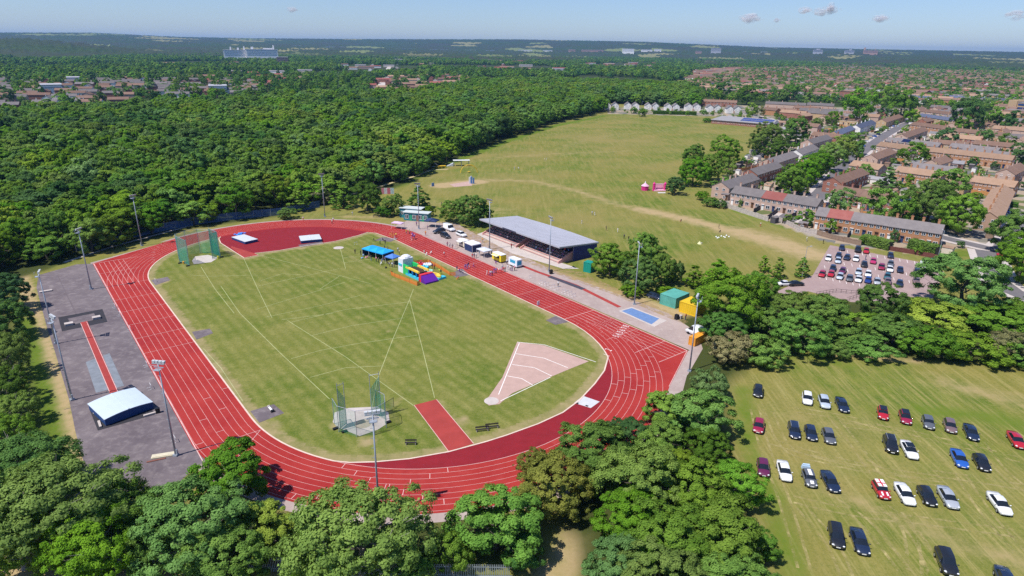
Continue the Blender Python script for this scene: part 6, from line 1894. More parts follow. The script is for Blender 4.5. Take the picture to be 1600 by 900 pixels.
# containers
def container(px, py, L, W, H, rz, m, label, name='shipping_container', cat='container'):
    o = thing(name, label, cat, (*G(px, py), 0), rz)
    b = MB()
    for (x0, y0, x1, y1) in ((-L / 2, -W / 2, L / 2, -W / 2), (L / 2, -W / 2, L / 2, W / 2), (L / 2, W / 2, -L / 2, W / 2), (-L / 2, W / 2, -L / 2, -W / 2)):
        l = math.hypot(x1 - x0, y1 - y0); n_ = max(4, int(l / .28) // 2 * 2); nx, ny = (y1 - y0) / l, -(x1 - x0) / l
        prev = None; ps = []
        for i in range(n_ + 1):
            d = .0 if (i // 1) % 2 == 0 else -.06
            ps.append((x0 + (x1 - x0) * i / n_ + nx * d, y0 + (y1 - y0) * i / n_ + ny * d))
        b.add([(x, y, .12) for x, y in ps] + [(x, y, H) for x, y in ps], [(i, i + 1, n_ + 2 + i, n_ + 1 + i) for i in range(n_)])
    b.build('wall', m, o)
    r = MB(); r.box((0, 0, H + .02), (L + .06, W + .06, .1)); r.box((0, 0, .1), (L + .06, W + .06, .2)); r.build('roof', m, o)
    for sx in (-1, 1):
        d = MB(); d.box((-L / 2 - .05, sx * W * .24, H / 2), (.08, W * .44, H * .86)); d.tube((-L / 2 - .12, sx * W * .12, .3), (-L / 2 - .12, sx * W * .12, H * .9), .03); d.build('door', m, o)
    for sx in (-1, 1):
        for sy in (-1, 1):
            c = MB(); c.box((sx * (L / 2 - .05), sy * (W / 2 - .05), H / 2), (.16, .16, H)); c.build('corner_post', m, o)
    return o


ra = ang(G(1036, 478), G(1054, 484))
container(1053, 474, 4.6, 6.0, 2.7, ra, M('sea_green_steel', (.10, .36, .30), .6, var=.25, scale=.5), 'sea green container beside the concourse, left of the yellow one')
container(1082, 487, 4.6, 5.0, 2.7, ra, M('yellow_steel', (.72, .46, .02), .6, var=.15, scale=.6), 'yellow container with corrugated sides right of the green one')
container(920, 424, 2.4, 2.4, 2.9, ra + .2, M('emerald_cabin', (.01, .26, .20), .5, var=.1), 'emerald green toilet cabin at the near end of the grandstand', 'toilet_cabin', 'cabin')
container(1090, 535, 1.6, 5, 1.9, ra, M('orange_steel', (.70, .30, .03), .6, var=.15), 'orange skip beside the white van at the tip of the home straight', 'skip', 'skip')

# mesh fences
def mesh_fence(pts, h, m, label, name, cat='fence', step=3.0):
    o = thing(name, label, cat, (*pts[0], 0)); x0, y0 = pts[0]
    for p, q in zip(pts[:-1], pts[1:]):
        b = MB(); b.add([(p[0] - x0, p[1] - y0, .05), (q[0] - x0, q[1] - y0, .05), (q[0] - x0, q[1] - y0, h), (p[0] - x0, p[1] - y0, h)], [(0, 1, 2, 3)]); b.build('mesh_panel', m, o)
        L = math.hypot(q[0] - p[0], q[1] - p[1]); ps = MB()
        for i in range(max(1, int(L / step))):
            f = i * step / L; ps.box((p[0] + (q[0] - p[0]) * f - x0, p[1] + (q[1] - p[1]) * f - y0, h / 2), (.07, .07, h + .06))
        ps.build('posts', GALV, o)
    return o


mesh_fence(P((120, 394), (150, 385), (220, 369), (300, 352), (370, 343), (440, 336), (500, 324)), 2.8, MESHB, 'blue-grey mesh fence along the foot of the wood behind the far bend', 'mesh_fence')
PALIS = M('palisade_steel', (.34, .38, .44), .5, .3, var=.1)


def palisade(pts, label):
    o = thing('palisade_fence', label, 'fence', (*pts[0], 0)); x0, y0 = pts[0]; pl = MB(); rl = MB()
    for p, q in zip(pts[:-1], pts[1:]):
        L = math.hypot(q[0] - p[0], q[1] - p[1]); a = ang(p, q)
        for i in range(int(L / .22)):
            f = i * .22 / L; pl.box((p[0] + (q[0] - p[0]) * f - x0, p[1] + (q[1] - p[1]) * f - y0, 1.1), (.09, .02, 2.2), a)
        for z in (.5, 1.8): rl.box(((p[0] + q[0]) / 2 - x0, (p[1] + q[1]) / 2 - y0, z), (L, .05, .06), a)
    pl.build('pales', PALIS, o); rl.build('rails', PALIS, o)


palisade(P((130, 872), (300, 884), (470, 896), (600, 902), (800, 905)), 'grey steel palisade fence glimpsed between the trees along the bottom edge')
o = thing('railing', 'dark railing round the sunken corner of the car park', 'railing', (*G(1275, 462), 0)); x0, y0 = G(1275, 462); rl = MB(); ps = MB()
RP = P((1275, 462), (1306, 457), (1353, 462), (1322, 471))
for p, q in zip(RP[:-1], RP[1:]):
    for z in (.5, 1.05): rl.tube((p[0] - x0, p[1] - y0, z), (q[0] - x0, q[1] - y0, z), .04, .04, 5)
    for i in range(6): f = i / 6; ps.tube((p[0] + (q[0] - p[0]) * f - x0, p[1] + (q[1] - p[1]) * f - y0, 0), (p[0] + (q[0] - p[0]) * f - x0, p[1] + (q[1] - p[1]) * f - y0, 1.1), .04, .04, 5)
rl.build('rails', BLACK, o); ps.build('posts', BLACK, o)


# ------------------------------------------------------------------ stalls, gazebos, inflatables
def gazebo(px, py, L, W, h, rz, canopy, label, legs=4, sides=None, peak=.9, name='gazebo', nb=1, z0=0):
    o = thing(name, label, 'gazebo', (*G(px, py), z0), rz)
    c = MB()
    for k in range(nb):
        xa, xb = -L / 2 + L * k / nb, -L / 2 + L * (k + 1) / nb
        xm = (xa + xb) / 2
        q = [(xa, -W / 2, h), (xb, -W / 2, h), (xb, W / 2, h), (xa, W / 2, h), (xm, 0, h + peak)]
        c.add(q + [(x, y, h - .28) for x, y, z in q[:4]], [(0, 1, 4), (1, 2, 4), (2, 3, 4), (3, 0, 4), (0, 5, 6, 1), (1, 6, 7, 2), (2, 7, 8, 3), (3, 8, 5, 0)])
    c.build('canopy', canopy, o)
    for k in range(nb + 1):
        for sy in (-1, 1):
            l = MB(); x = -L / 2 + L * k / nb; x += .06 if k == 0 else -.06
            l.box((x, sy * (W / 2 - .06), h / 2 - .1), (.06, .06, h - .2)); l.build('leg', WHITEP, o)
    if sides is not None:
        s = MB(); s.box((0, W / 2 - .1, h / 2), (L - .2, .05, h - .1)); s.box((-L / 2 + .1, 0, h / 2), (.05, W - .2, h - .1)); s.build('side_sheet', sides, o)
    return o


AZ = ang(G(570, 396), G(610, 407))
CYAN = M('bright_blue_canopy', (.02, .36, .80), .6, var=.1); BLUEC = M('blue_canopy', (.08, .20, .55), .6, var=.1); NAVYC = M('navy_canopy', (.02, .04, .12), .6, var=.15); WHITEC = M('white_canopy', (.74, .74, .76), .6, var=.05); MAUVE = M('pale_mauve_canopy', (.62, .46, .62), .6, var=.1)
gazebo(591, 402, 9.2, 4.6, 2.5, AZ, CYAN, 'bright blue gazebo of three joined bays on the infield', sides=NAVYC, nb=3, peak=.7)
gazebo(614, 412, 3.4, 3.0, 2.3, AZ, BLUEC, 'smaller mid blue gazebo next to the white inflatable tower')
gazebo(675, 354, 4.6, 3.4, 2.4, a0 - .1, NAVYC, 'dark navy gazebo on the concourse in front of the clubhouse')
gazebo(622, 357, 4.0, 2.4, 2.2, a0 - .1, MAUVE, 'pale mauve canopy at the outer kerb below the clubhouse', peak=.4)
gazebo(739, 391, 4.4, 3.6, 2.5, TH + R(90) + .0, WHITEC, 'white topped gazebo with navy side sheets beside the home straight', sides=NAVYC)
gazebo(757, 400, 4.2, 3.2, 2.2, TH + R(90), MAUVE if False else M('pale_grey_canopy', (.60, .62, .66), .6), 'pale grey stall canopy left of the yellow food van', peak=.4)


def trailer(px, py, L, W, H, rz, body, label, name, cat, awning=None, panel=None, wheel=True):
    o = thing(name, label, cat, (*G(px, py), 0), rz)
    b = MB(); b.box((0, 0, .45 + H / 2), (L, W, H), 0, 0, .98); b.build('body', body, o)
    r = MB(); r.box((0, 0, .47 + H), (L * 1.0, W * 1.0, .1)); r.build('roof', WHITEC, o)
    s = MB(); s.box((0, -W / 2 - .02, .5 + H * .62), (L * .6, .06, H * .42)); s.build('serving_hatch', BLACK if panel is None else panel, o)
    if awning is not None:
        a = MB(); a.add([(-L * .32, -W / 2 - .05, .4 + H * .95), (L * .32, -W / 2 - .05, .4 + H * .95), (L * .32, -W / 2 - 1.1, .4 + H * .88), (-L * .32, -W / 2 - 1.1, .4 + H * .88)] + [(-L * .32, -W / 2 - .05, .34 + H * .95), (L * .32, -W / 2 - .05, .34 + H * .95), (L * .32, -W / 2 - 1.1, .34 + H * .88), (-L * .32, -W / 2 - 1.1, .34 + H * .88)], [(3, 2, 1, 0), (4, 5, 6, 7), (2, 3, 7, 6), (0, 4, 7, 3), (1, 2, 6, 5)]); a.build('awning', awning, o)
    if wheel:
        for sy in (-1, 1):
            for sx in (-.2, .2):
                w = MB(); w.tube((sx * L, sy * (W / 2 - .02), .33), (sx * L, sy * (W / 2 - .22), .33), .33, .33, 12); w.build('wheel', BLACK, o)
    d = MB(); d.tube((-L / 2, 0, .4), (-L / 2 - 1.0, 0, .4), .06); d.build('drawbar', GALV, o)
    return o


HS_ = TH - R(90)
trailer(780, 408, 4.4, 2.1, 2.0, HS_, M('food_van_yellow', (.80, .62, .02), .4, var=.05), 'bright yellow food trailer beside the home straight', 'food_trailer', 'trailer', M('pale_yellow_awning', (.75, .70, .40), .6))
ko = trailer(805, 416, 4.0, 2.0, 2.0, HS_, M('kiosk_white', (.76, .80, .84), .4, var=.04), 'white kiosk trailer with blue panel, right of the yellow food trailer', 'kiosk_trailer', 'trailer', None, M('sky_blue_panel', (.03, .33, .52), .4))
trailer(724, 385, 3.8, 2.0, 1.8, HS_, M('cream_van', (.70, .66, .52), .4, var=.05), 'cream catering trailer left of the navy sided gazebo', 'catering_trailer', 'trailer', WHITEC)

pb = MB(); pb.box((2.02, -.1, 1.5), (.06, 1.5, 1.2)); pb.build('end_panel', MATS['sky_blue_panel'], ko)
# obstacle-course inflatable
u = G(622, 424); v = G(658, 441)
o = thing('inflatable_course', 'long inflatable obstacle course in white, green, blue, yellow and purple on the infield', 'inflatable', (*u, 0), ang(u, v))
IL = math.hypot(v[0] - u[0], v[1] - u[1])
IM = lambda n_, c: M('vinyl_' + n_, c, .35, var=.05)
wv, gv, bv, yv, pv_, rv, cv = IM('white', (.74, .76, .82)), IM('green', (.03, .50, .14)), IM('blue', (.02, .22, .55)), IM('yellow', (.85, .58, .08)), IM('purple', (.12, .02, .30)), IM('red', (.65, .03, .05)), IM('cyan', (.05, .50, .70))


def puff(mb, c, s, n_=3):
    """row of soft bulging cells"""
    mb.box(c, s, 0, 0, .94)
    for i in range(n_):
        x = c[0] - s[0] / 2 + s[0] * (i + .5) / n_
        mb.ball((x, c[1], c[2] + s[2] / 2), min(s[0] / n_, s[1]) * .5, 8, 5, 0, (1, 1, .35))


b = MB(); puff(b, (1.3, 1.9, 2.1), (2.6, 3.6, 4.2)); b.ball((1.3, 1.9, 4.1), 1.7, 10, 6, 0, (.75, 1, .55)); b.build('slide_tower', wv, o, False)
b = MB(); b.box((-.1, 1.6, 1.2), (.12, 2.8, 1.2)); b.box((1.2, .05, 2.4), (1.6, .12, .6)); b.build('printed_panel', cv, o)
b = MB(); puff(b, (3.9, .35, 1.4), (2.7, .6, 2.8), 4); puff(b, (3.9, 3.5, 1.4), (2.7, .6, 2.8), 4); b.box((3.9, 1.9, .3), (2.7, 2.6, .6)); b.build('green_bay', gv, o)
b = MB(); puff(b, (7.2, .3, .35), (IL - 5.2, .6, .7), 5); puff(b, (7.2, 3.5, .35), (IL - 5.2, .6, .7), 5); b.box((7.2, 1.9, .2), (IL - 5.2, 2.6, .4)); b.build('blue_floor', cv, o)
b = MB(); puff(b, (7.2, .3, 2.35), (IL - 5.3, .55, .5), 5); puff(b, (7.2, 3.5, 2.35), (IL - 5.3, .55, .5), 5); b.build('yellow_beam', yv, o)
for x in (5.3, 7.2, 9.2):
    for y in (.3, 3.5):
        p = MB(); p.tube((x, y, .7), (x, y, 2.15), .26, .26, 8); p.build('pillar', bv, o)
b = MB(); b.box((7.2, 1.9, 1.3), (IL - 6, 2.0, 1.6)); b.build('dark_tunnel', M('dark_vinyl', (.06, .035, .02), .6), o)
b = MB(); puff(b, (IL - .3, 1.9, 1.1), (1.2, 4.2, 2.0), 2); b.build('red_gate', rv, o)
b = MB(); b.add([(IL + .3, -.2, 0), (IL + .3, 4.0, 0), (IL + .3, 4.0, 1.9), (IL + .3, -.2, 1.9), (IL + 2.6, 4.0, 0), (IL + 2.6, -.2, 0), (IL + 2.6, 4.0, .5), (IL + 2.6, -.2, .5)], [(0, 1, 2, 3), (5, 0, 3, 7), (1, 4, 6, 2), (3, 2, 6, 7), (4, 5, 7, 6)]); b.build('purple_slide', pv_, o)
b = MB(); b.box((IL - .5, 4.9, .8), (3.0, .5, 1.6), .25); b.ball((IL + .8, 5.2, .9), .8, 8, 5, 0, (1.4, .8, .9)); b.build('yellow_wing', yv, o)
b = MB(); b.box((IL + 1.2, 5.8, .35), (1.4, 2.6, .6), .1); b.build('pale_landing', cv, o)
# orange barrier mesh
def barrier(pts, label):
    o = thing('barrier_fence', label, 'barrier', (*pts[0], 0)); x0, y0 = pts[0]; b = MB(); s = MB()
    for p, q in zip(pts[:-1], pts[1:]):
        b.add([(p[0] - x0, p[1] - y0, .05), (q[0] - x0, q[1] - y0, .05), (q[0] - x0, q[1] - y0, 1.15), (p[0] - x0, p[1] - y0, 1.15)], [(0, 1, 2, 3)]); s.tube((p[0] - x0, p[1] - y0, 0), (p[0] - x0, p[1] - y0, 1.3), .03)
    b.build('mesh', NETO, o); s.build('stakes', BLACK, o)


barrier(P((610, 424), (611, 430), (617, 433), (625, 436), (640, 442), (652, 447), (656, 444)), 'orange mesh barrier in front of the inflatable course')
barrier(P((641, 414), (655, 412), (668, 411), (680, 416), (690, 422), (703, 431), (712, 431)), 'orange mesh barrier behind the inflatable course along the kerb')
for px, py, c, lab in ((663, 419, cv, 'pale blue paddling ring behind the inflatable course'), (670, 425, M('mint_vinyl', (.35, .62, .50), .4), 'mint green inflatable ring near the orange barrier'), (668, 415, IM('white', 0), 'white inflatable block near the orange barrier'), (657, 414, rv, 'red inflatable block behind the white tower')):
    o = thing('inflatable_ring', lab, 'inflatable', (*G(px, py), 0), 0)
    b = MB()
    for i in range(10):
        t = 2 * math.pi * i / 10; b.ball((1.0 * math.cos(t), .8 * math.sin(t), .32), .38, 7, 5)
    b.build('ring', c, o, True); b = MB(); b.flat(disc((0, 0), .8, 0, 12), .12); b.build('floor', c, o)
# pink pavilion and arch on the playing field
PINKV = M('vinyl_hot_pink', (.62, .03, .22), .4, var=.08); PINKL = M('vinyl_light_pink', (.78, .42, .55), .4, var=.06)
o = thing('pink_tent', 'round hot pink tent with white peak on the far side of the playing field', 'tent', (*G(1007.5, 297), 0))
b = MB(); b.tube((0, 0, 0), (0, 0, 2.0), 1.7, 1.7, 10); b.build('wall', PINKV, o); b = MB(); b.tube((0, 0, 2.0), (0, 0, 3.2), 1.9, .35, 10); b.build('roof', PINKL, o); b = MB(); b.tube((0, 0, 3.1), (0, 0, 4.0), .38, .15, 8); b.build('peak', WHITEC, o)
o = thing('pink_arch', 'pink inflatable castle with two turrets beside the dark tree', 'inflatable', (*G(1030, 298), 0), .1)
for sx in (-1, 1):
    b = MB(); b.tube((sx * 2.6, 0, 0), (sx * 2.6, 0, 3.2), .65, .6, 9); b.tube((sx * 2.6, 0, 3.2), (sx * 2.6, 0, 4.1), .7, .05, 9); b.build('turret', PINKV, o)
b = MB(); b.box((0, 1.6, 1.4), (4.6, .5, 2.8), 0, 0, .95); b.box((0, .6, 2.9), (4.6, .5, .5)); b.box((0, .4, .25), (5.4, 3.6, .5)); b.build('bouncy_bed', PINKL, o)
o = thing('white_mat', 'white mat spread before the pink castle', 'mat', (*G(1034, 301.5), 0), .1); b = MB(); b.box((0, 0, .08), (3.4, 1.2, .14)); b.build('pad', WHITEC, o)

# playground at the wood edge
YEL = M('yellow_play_paint', (.75, .50, .04), .5, var=.1); STEELB = M('blue_play_panel', (.12, .25, .50), .5, var=.12)
a_, b_ = G(622, 278), G(661, 267)
o = thing('zip_line', 'zip line between a grey and an orange A-frame at the wood edge', 'zip line', (*a_, 0), ang(a_, b_)); L = math.hypot(a_[0] - b_[0], a_[1] - b_[1])
for x, m_ in ((0, GALV), (L, M('orange_timber', (.45, .22, .06), .7))):
    f = MB()
    for sy in (-1, 1): f.tube((x - .6, sy * 1.6, 0), (x, 0, 4.2), .14, .12, 6); f.tube((x + 1.4, sy * .9, 0), (x, 0, 4.2), .12, .1, 6)
    f.build('frame', m_, o)
f = MB(); f.tube((0, 0, 4.1), (L, 0, 4.1), .03, .03, 4); f.build('cable', BLACK, o)
for px, py, rad, m_, lab in ((677, 262, 2.6, GALV, 'grey steel arch at the wood edge right of the zip line'), (733, 270, 4.4, YEL, 'yellow basket swing arch on the playing field')):
    o = thing('play_arch', lab, 'play arch', (*G(px, py), 0), .25); f = MB(); k = 12
    f.path([(rad * math.cos(math.pi * i / k), 0, rad * .95 * math.sin(math.pi * i / k)) for i in range(k + 1)], .14, 6); f.path([(rad * math.cos(math.pi * i / k), .9, rad * .85 * math.sin(math.pi * i / k)) for i in range(k + 1)], .1, 6); f.build('arch', m_, o)
    s = MB(); s.tube((0, .45, .5), (0, .45, .65), .8, .8, 10); s.build('basket', m_, o); s = MB(); [s.tube((q, .45, .6), (0, .45, rad * .9), .02, .02, 4) for q in (-.6, .6)]; s.build('rope', BLACK, o)
o = thing('climbing_frame', 'low yellow climbing frame between the arches and the shelter', 'climbing frame', (*G(690, 263), 0), .3)
f = MB()
for x in (-2, 0, 2):
    for y in (-.8, .8): f.tube((x, y, 0), (x, y, 1.5), .1, .1, 6)
f.build('post', YEL, o); f = MB(); f.box((0, 0, 1.3), (4.4, 1.9, .15)); f.box((-1, 0, .6), (2, 1.7, .12)); f.build('deck', YEL, o)
o = thing('skate_shelter', 'pale steel shelter over ramps at the wood edge', 'shelter', (*G(721, 259), 0), .15)
f = MB(); f.box((0, 0, 3.0), (9, 3, .2)); f.build('roof', WHITEP, o)
for x in (-4, 0, 4):
    f = MB(); f.tube((x, 1, 0), (x, 1, 2.95), .12, .12, 6); f.tube((x, -1, 0), (x, -1, 2.95), .12, .12, 6); f.build('post', GALV, o)
f = MB(); f.add([(-8, -1.5, 0), (-4.5, -1.5, 0), (-4.5, -1.5, 1.6), (-8, 1.5, 0), (-4.5, 1.5, 0), (-4.5, 1.5, 1.6)], [(0, 1, 2), (5, 4, 3), (0, 2, 5, 3), (1, 4, 5, 2)]); f.build('ramp', M('pale_ramp', (.45, .48, .52), .6), o)
o = thing('climbing_wall', 'blue and white climbing wall panels on the pink court', 'climbing wall', (*G(737, 287), 0), .2)
for i, (x, y, h, m_) in enumerate(((-.9, .6, 3.0, WHITEP), (0, .3, 3.2, STEELB), (.9, 0, 2.8, STEELB), (-.2, 1.2, 3.4, WHITEP))):
    f = MB(); f.box((x, y, h / 2), (.75, .35, h), .1 * i, 0, .92); f.build('panel', m_, o)
o = thing('spring_seat', 'small pale blue goal frame left of the pink court', 'goal', (*G(676.5, 291), 0), .8)
f = MB(); f.box((0, 0, .8), (1.6, .12, 1.6), 0, 0, .9); f.build('panel', STEELB, o); f = MB(); f.tube((-.8, 0, 0), (-.8, .9, .1), .06); f.tube((.8, 0, 0), (.8, .9, .1), .06); f.build('stay', GALV, o)
for i, (px, c) in enumerate(((599, (.55, .20, .25)), (603, (.62, .55, .56)), (608, (.58, .16, .20)), (613, (.45, .55, .68)))):
    o = thing('graffiti_panel', ['red graffiti board, leftmost of four behind the far bend trees', 'pale graffiti board, second of four behind the far bend trees', 'crimson graffiti board, third of four behind the far bend trees', 'pale blue graffiti board, last of four behind the far bend trees'][i], 'board', (*G(px, 303), 0), .2)
    f = MB(); f.box((0, 0, 1.3), (1.5, .15, 2.6)); f.build('board', M('graffiti_%s' % ['red', 'pale', 'crimson', 'blue'][i], c, .7, var=.5, scale=2.2), o); f = MB(); f.box((-.6, .3, .6), (.1, .6, 1.2), 0, 0, .6); f.box((.6, .3, .6), (.1, .6, 1.2), 0, 0, .6); f.build('brace', GALV, o)


def street_lamp(px, py, h, rz, label):
    o = thing('street_lamp', label, 'street lamp', (*G(px, py), 0), rz)
    f = MB(); f.tube((0, 0, 0), (0, 0, h), .09, .06, 6); f.build('pole', GALV, o); f = MB(); f.tube((0, 0, h), (1.1, 0, h + .15), .05, .04, 5); f.build('arm', GALV, o); f = MB(); f.box((1.3, 0, h + .15), (.6, .25, .12)); f.build('lamp_head', LAMPW, o)


for px, py, h, rz, lab in ((1247, 297, 8, 2.2, 'grey street lamp by the blue cars at the street corner'), (1257, 292, 8, 2.6, 'grey street lamp under the avenue beside the white car'), (1465, 404, 9, 1.5, 'slim street lamp at the end of the clipped hedges'), (1253, 433, 9, .3, 'slim lamp post by the young tree at the car park entrance'),
        (1328, 258, 7, 2.4, 'street lamp halfway up the street opposite the gabled house'), (1375, 222, 7, 2.4, 'street lamp in the upper street'), (530, 145, 26, 0, 'tall slim white mast standing in the trees left of the distant road'), (587, 125, 14, 0, 'lamp post beside the distant road'), (1002, 176, 11, 0, 'pale pole with box head among the white semis')):
    street_lamp(px, py, h, rz, lab)
# ------------------------------------------------------------------ vehicles
TYRE = M('tyre_rubber', (.012, .012, .013), .8, var=.1); RIM = M('alloy_rim', (.55, .56, .58), .3, .6, var=.05); CGLASS = M('car_glass', (.012, .016, .022), .06, var=0, spec=.8)
HLAMP = M('headlamp_lens', (.75, .77, .80), .1, var=0, spec=.8); PLATE = M('white_number_plate', (.80, .80, .78), .4, var=0); TLAMP = M('tail_lamp', (.35, .01, .01), .2, var=0); TRIM = M('black_trim', (.010, .010, .012), .5, var=0)
PAINT = {}


def paintm(key, col, metal=.0):
    m = bpy.data.materials.new('car_paint_' + key); nt, out = nodes_of(m); tc = nt.nodes.new('ShaderNodeTexCoord')
    f = noise_n(nt, tc.outputs['Object'], 1.5, 3, .6)
    c = mixc(nt, f, [v * .9 for v in col], [min(1, v * 1.1 + .003) for v in col])
    bsdf(nt, out, c, .32, metal, .5, None, 1.0); PAINT[key] = m


for k_, c_ in dict(white=(.78, .78, .79), silver=(.46, .49, .53), grey=(.13, .14, .16), black=(.012, .013, .016), navy=(.012, .022, .055), blue=(.02, .10, .42), red=(.42, .012, .025), crimson=(.28, .010, .045), purple=(.12, .012, .06), bronze=(.22, .14, .14), teal=(.03, .12, .14), pale=(.55, .62, .70), pink=(.45, .03, .12), deepblue=(.01, .04, .20), cream=(.68, .64, .54)).items():
    paintm(k_, c_, .25 if k_ in ('silver', 'grey', 'bronze', 'pale') else 0)

# half profiles: station x, half width, sill z, waist z, roof z (0 = none), roof half width
PROF = {
 'hatch': (4.05, 1.76, [(-2.02, .70, .42, .62, 0, 0), (-1.98, .80, .26, .92, 0, 0), (-1.72, .86, .22, .97, 1.12, .60), (-1.35, .88, .2, .97, 1.44, .62), (-.3, .88, .2, .95, 1.49, .63), (.35, .88, .2, .94, 1.42, .62), (1.05, .87, .2, .93, .97, .66), (1.35, .86, .22, .90, 0, 0), (1.85, .78, .26, .76, 0, 0), (2.03, .64, .40, .58, 0, 0)]),
 'saloon': (4.65, 1.82, [(-2.32, .70, .42, .66, 0, 0), (-2.26, .82, .26, .98, 0, 0), (-1.7, .88, .22, 1.0, 0, 0), (-1.45, .90, .2, .99, 1.06, .64), (-.85, .91, .2, .97, 1.40, .62), (-.1, .91, .2, .95, 1.44, .63), (.45, .91, .2, .94, 1.38, .62), (1.2, .90, .2, .93, .97, .68), (1.5, .88, .22, .90, 0, 0), (2.1, .80, .26, .76, 0, 0), (2.32, .66, .40, .58, 0, 0)]),
 'estate': (4.6, 1.82, [(-2.30, .74, .42, .7, 0, 0), (-2.26, .84, .26, .98, 0, 0), (-2.1, .89, .22, .99, 1.15, .62), (-1.75, .90, .2, .98, 1.45, .64), (-.3, .91, .2, .96, 1.50, .65), (.45, .91, .2, .95, 1.42, .63), (1.2, .90, .2, .94, .98, .68), (1.5, .88, .22, .91, 0, 0), (2.08, .80, .26, .78, 0, 0), (2.30, .66, .40, .6, 0, 0)]),
 'suv': (4.5, 1.9, [(-2.25, .78, .5, .85, 0, 0), (-2.2, .90, .34, 1.08, 0, 0), (-2.02, .94, .3, 1.1, 1.28, .68), (-1.7, .95, .28, 1.1, 1.66, .70), (-.2, .95, .28, 1.08, 1.72, .71), (.4, .95, .28, 1.07, 1.64, .69), (1.05, .94, .28, 1.06, 1.10, .72), (1.35, .92, .3, 1.03, 0, 0), (2.0, .86, .34, .92, 0, 0), (2.25, .72, .5, .72, 0, 0)]),
 'mini': (3.7, 1.7, [(-1.84, .70, .42, .66, 0, 0), (-1.8, .80, .26, .94, 0, 0), (-1.65, .84, .22, .96, 1.18, .62), (-1.4, .85, .2, .96, 1.40, .64), (-.2, .85, .2, .94, 1.43, .65), (.25, .85, .2, .93, 1.36, .64), (.72, .84, .2, .92, 1.0, .66), (.95, .83, .22, .90, 0, 0), (1.6, .76, .26, .78, 0, 0), (1.84, .62, .40, .6, 0, 0)]),
 'van': (5.2, 2.0, [(-2.6, .92, .4, 1.1, 0, 0), (-2.58, .96, .34, 1.2, 2.2, .86), (-2.4, .98, .3, 1.2, 2.36, .88), (.4, .98, .3, 1.2, 2.38, .88), (1.0, .98, .3, 1.18, 2.2, .84), (1.75, .96, .3, 1.15, 1.32, .80), (2.0, .94, .32, 1.12, 0, 0), (2.5, .86, .36, .9, 0, 0), (2.6, .76, .5, .7, 0, 0)]),
}
CARMESH = {}


def car_meshes(kind):
    if kind in CARMESH: return CARMESH[kind]
    L, W_, st = PROF[kind]
    def ring(s):
        x, w, zs, zw, zr, rw = s
        crown = .05
        lower = [(w * .86, zs), (w * .98, zs + .12), (w, (zs + zw) * .55), (w * .97, zw - .06), (w * .90, zw)]
        top = [(rw * 1.0, zr - .04), (rw * .82, zr + .0), (0, zr + crown)] if zr else [(w * .62, zw + crown * .7), (w * .3, zw + crown), (0, zw + crown * 1.1)]
        return [(x, y, z) for y, z in lower + top]
    rings = [ring(s) for s in st]; n = 8
    body = MB(); glass = {'windscreen': MB(), 'rear_window': MB(), 'side_window': MB(), 'side_window2': MB()}
    vs = []
    for r_ in rings: vs += r_
    nr_ = len(rings)
    for sg in (1, -1):
        V_ = [(x, sg * y, z) for x, y, z in vs]
        fs = []
        for i in range(nr_ - 1):
            a, b = st[i], st[i + 1]
            for j in range(n - 1):
                q = (i * n + j, (i + 1) * n + j, (i + 1) * n + j + 1, i * n + j + 1)
                if sg < 0: q = tuple(reversed(q))
                has = (a[4] > 0) + (b[4] > 0)
                tgt = None
                if j == 4 and has == 2: tgt = 'side_window' if sg > 0 else 'side_window2'
                if j >= 4 and has == 2:
                    dz = (b[4] - a[4]) / (b[0] - a[0])
                    if j > 4 and dz < -.42: tgt = 'windscreen'
                    if j > 4 and dz > .55: tgt = 'rear_window'
                if kind == 'van' and tgt in ('side_window', 'side_window2') and a[0] < .3: tgt = None
                if kind == 'van' and tgt == 'rear_window': tgt = None
                if tgt: glass[tgt].add([V_[k] for k in q], [(0, 1, 2, 3)])
                else: fs.append(q)
        body.add(V_, fs)
        # end caps
    for end, rv in ((0, False), (nr_ - 1, True)):
        pts = [(x, y, z) for x, y, z in rings[end]] + [(x, -y, z) for x, y, z in reversed(rings[end][:-1])]
        body.add(pts, [tuple(range(len(pts))) if rv else tuple(reversed(range(len(pts))))])
    under = [(st[1][0], .7, st[4][2]), (st[-2][0], .7, st[4][2]), (st[-2][0], -.7, st[4][2]), (st[1][0], -.7, st[4][2])]
    body.add(under, [(0, 1, 2, 3)])
    out = {'body': body.mesh('body', [PAINT['black']], True)}
    for k_, g in glass.items(): out[k_] = g.mesh('side_window' if k_.startswith('side') else k_, [CGLASS], True) if g.v else None
    wl = MB(); wl.tube((0, -.11, 0), (0, .11, 0), .32, .32, 14); ri = MB(); ri.tube((0, -.125, 0), (0, .125, 0), .20, .20, 8)
    out['wheel'] = wl.mesh('wheel', [TYRE]); out['rim'] = ri.mesh('rim', [RIM])
    h = MB(); h.ball((0, 0, 0), .2, 8, 5, 0, (.75, .95, .5)); out['headlight'] = h.mesh('headlight', [HLAMP], True)
    p = MB(); p.box((0, 0, 0), (.03, .52, .12)); out['number_plate'] = p.mesh('number_plate', [PLATE])
    mi = MB(); mi.ball((0, 0, 0), .13, 6, 4, 0, (.6, 1.1, .7)); out['wing_mirror'] = mi.mesh('wing_mirror', [PAINT['black']], True)
    CARMESH[kind] = out
    return out


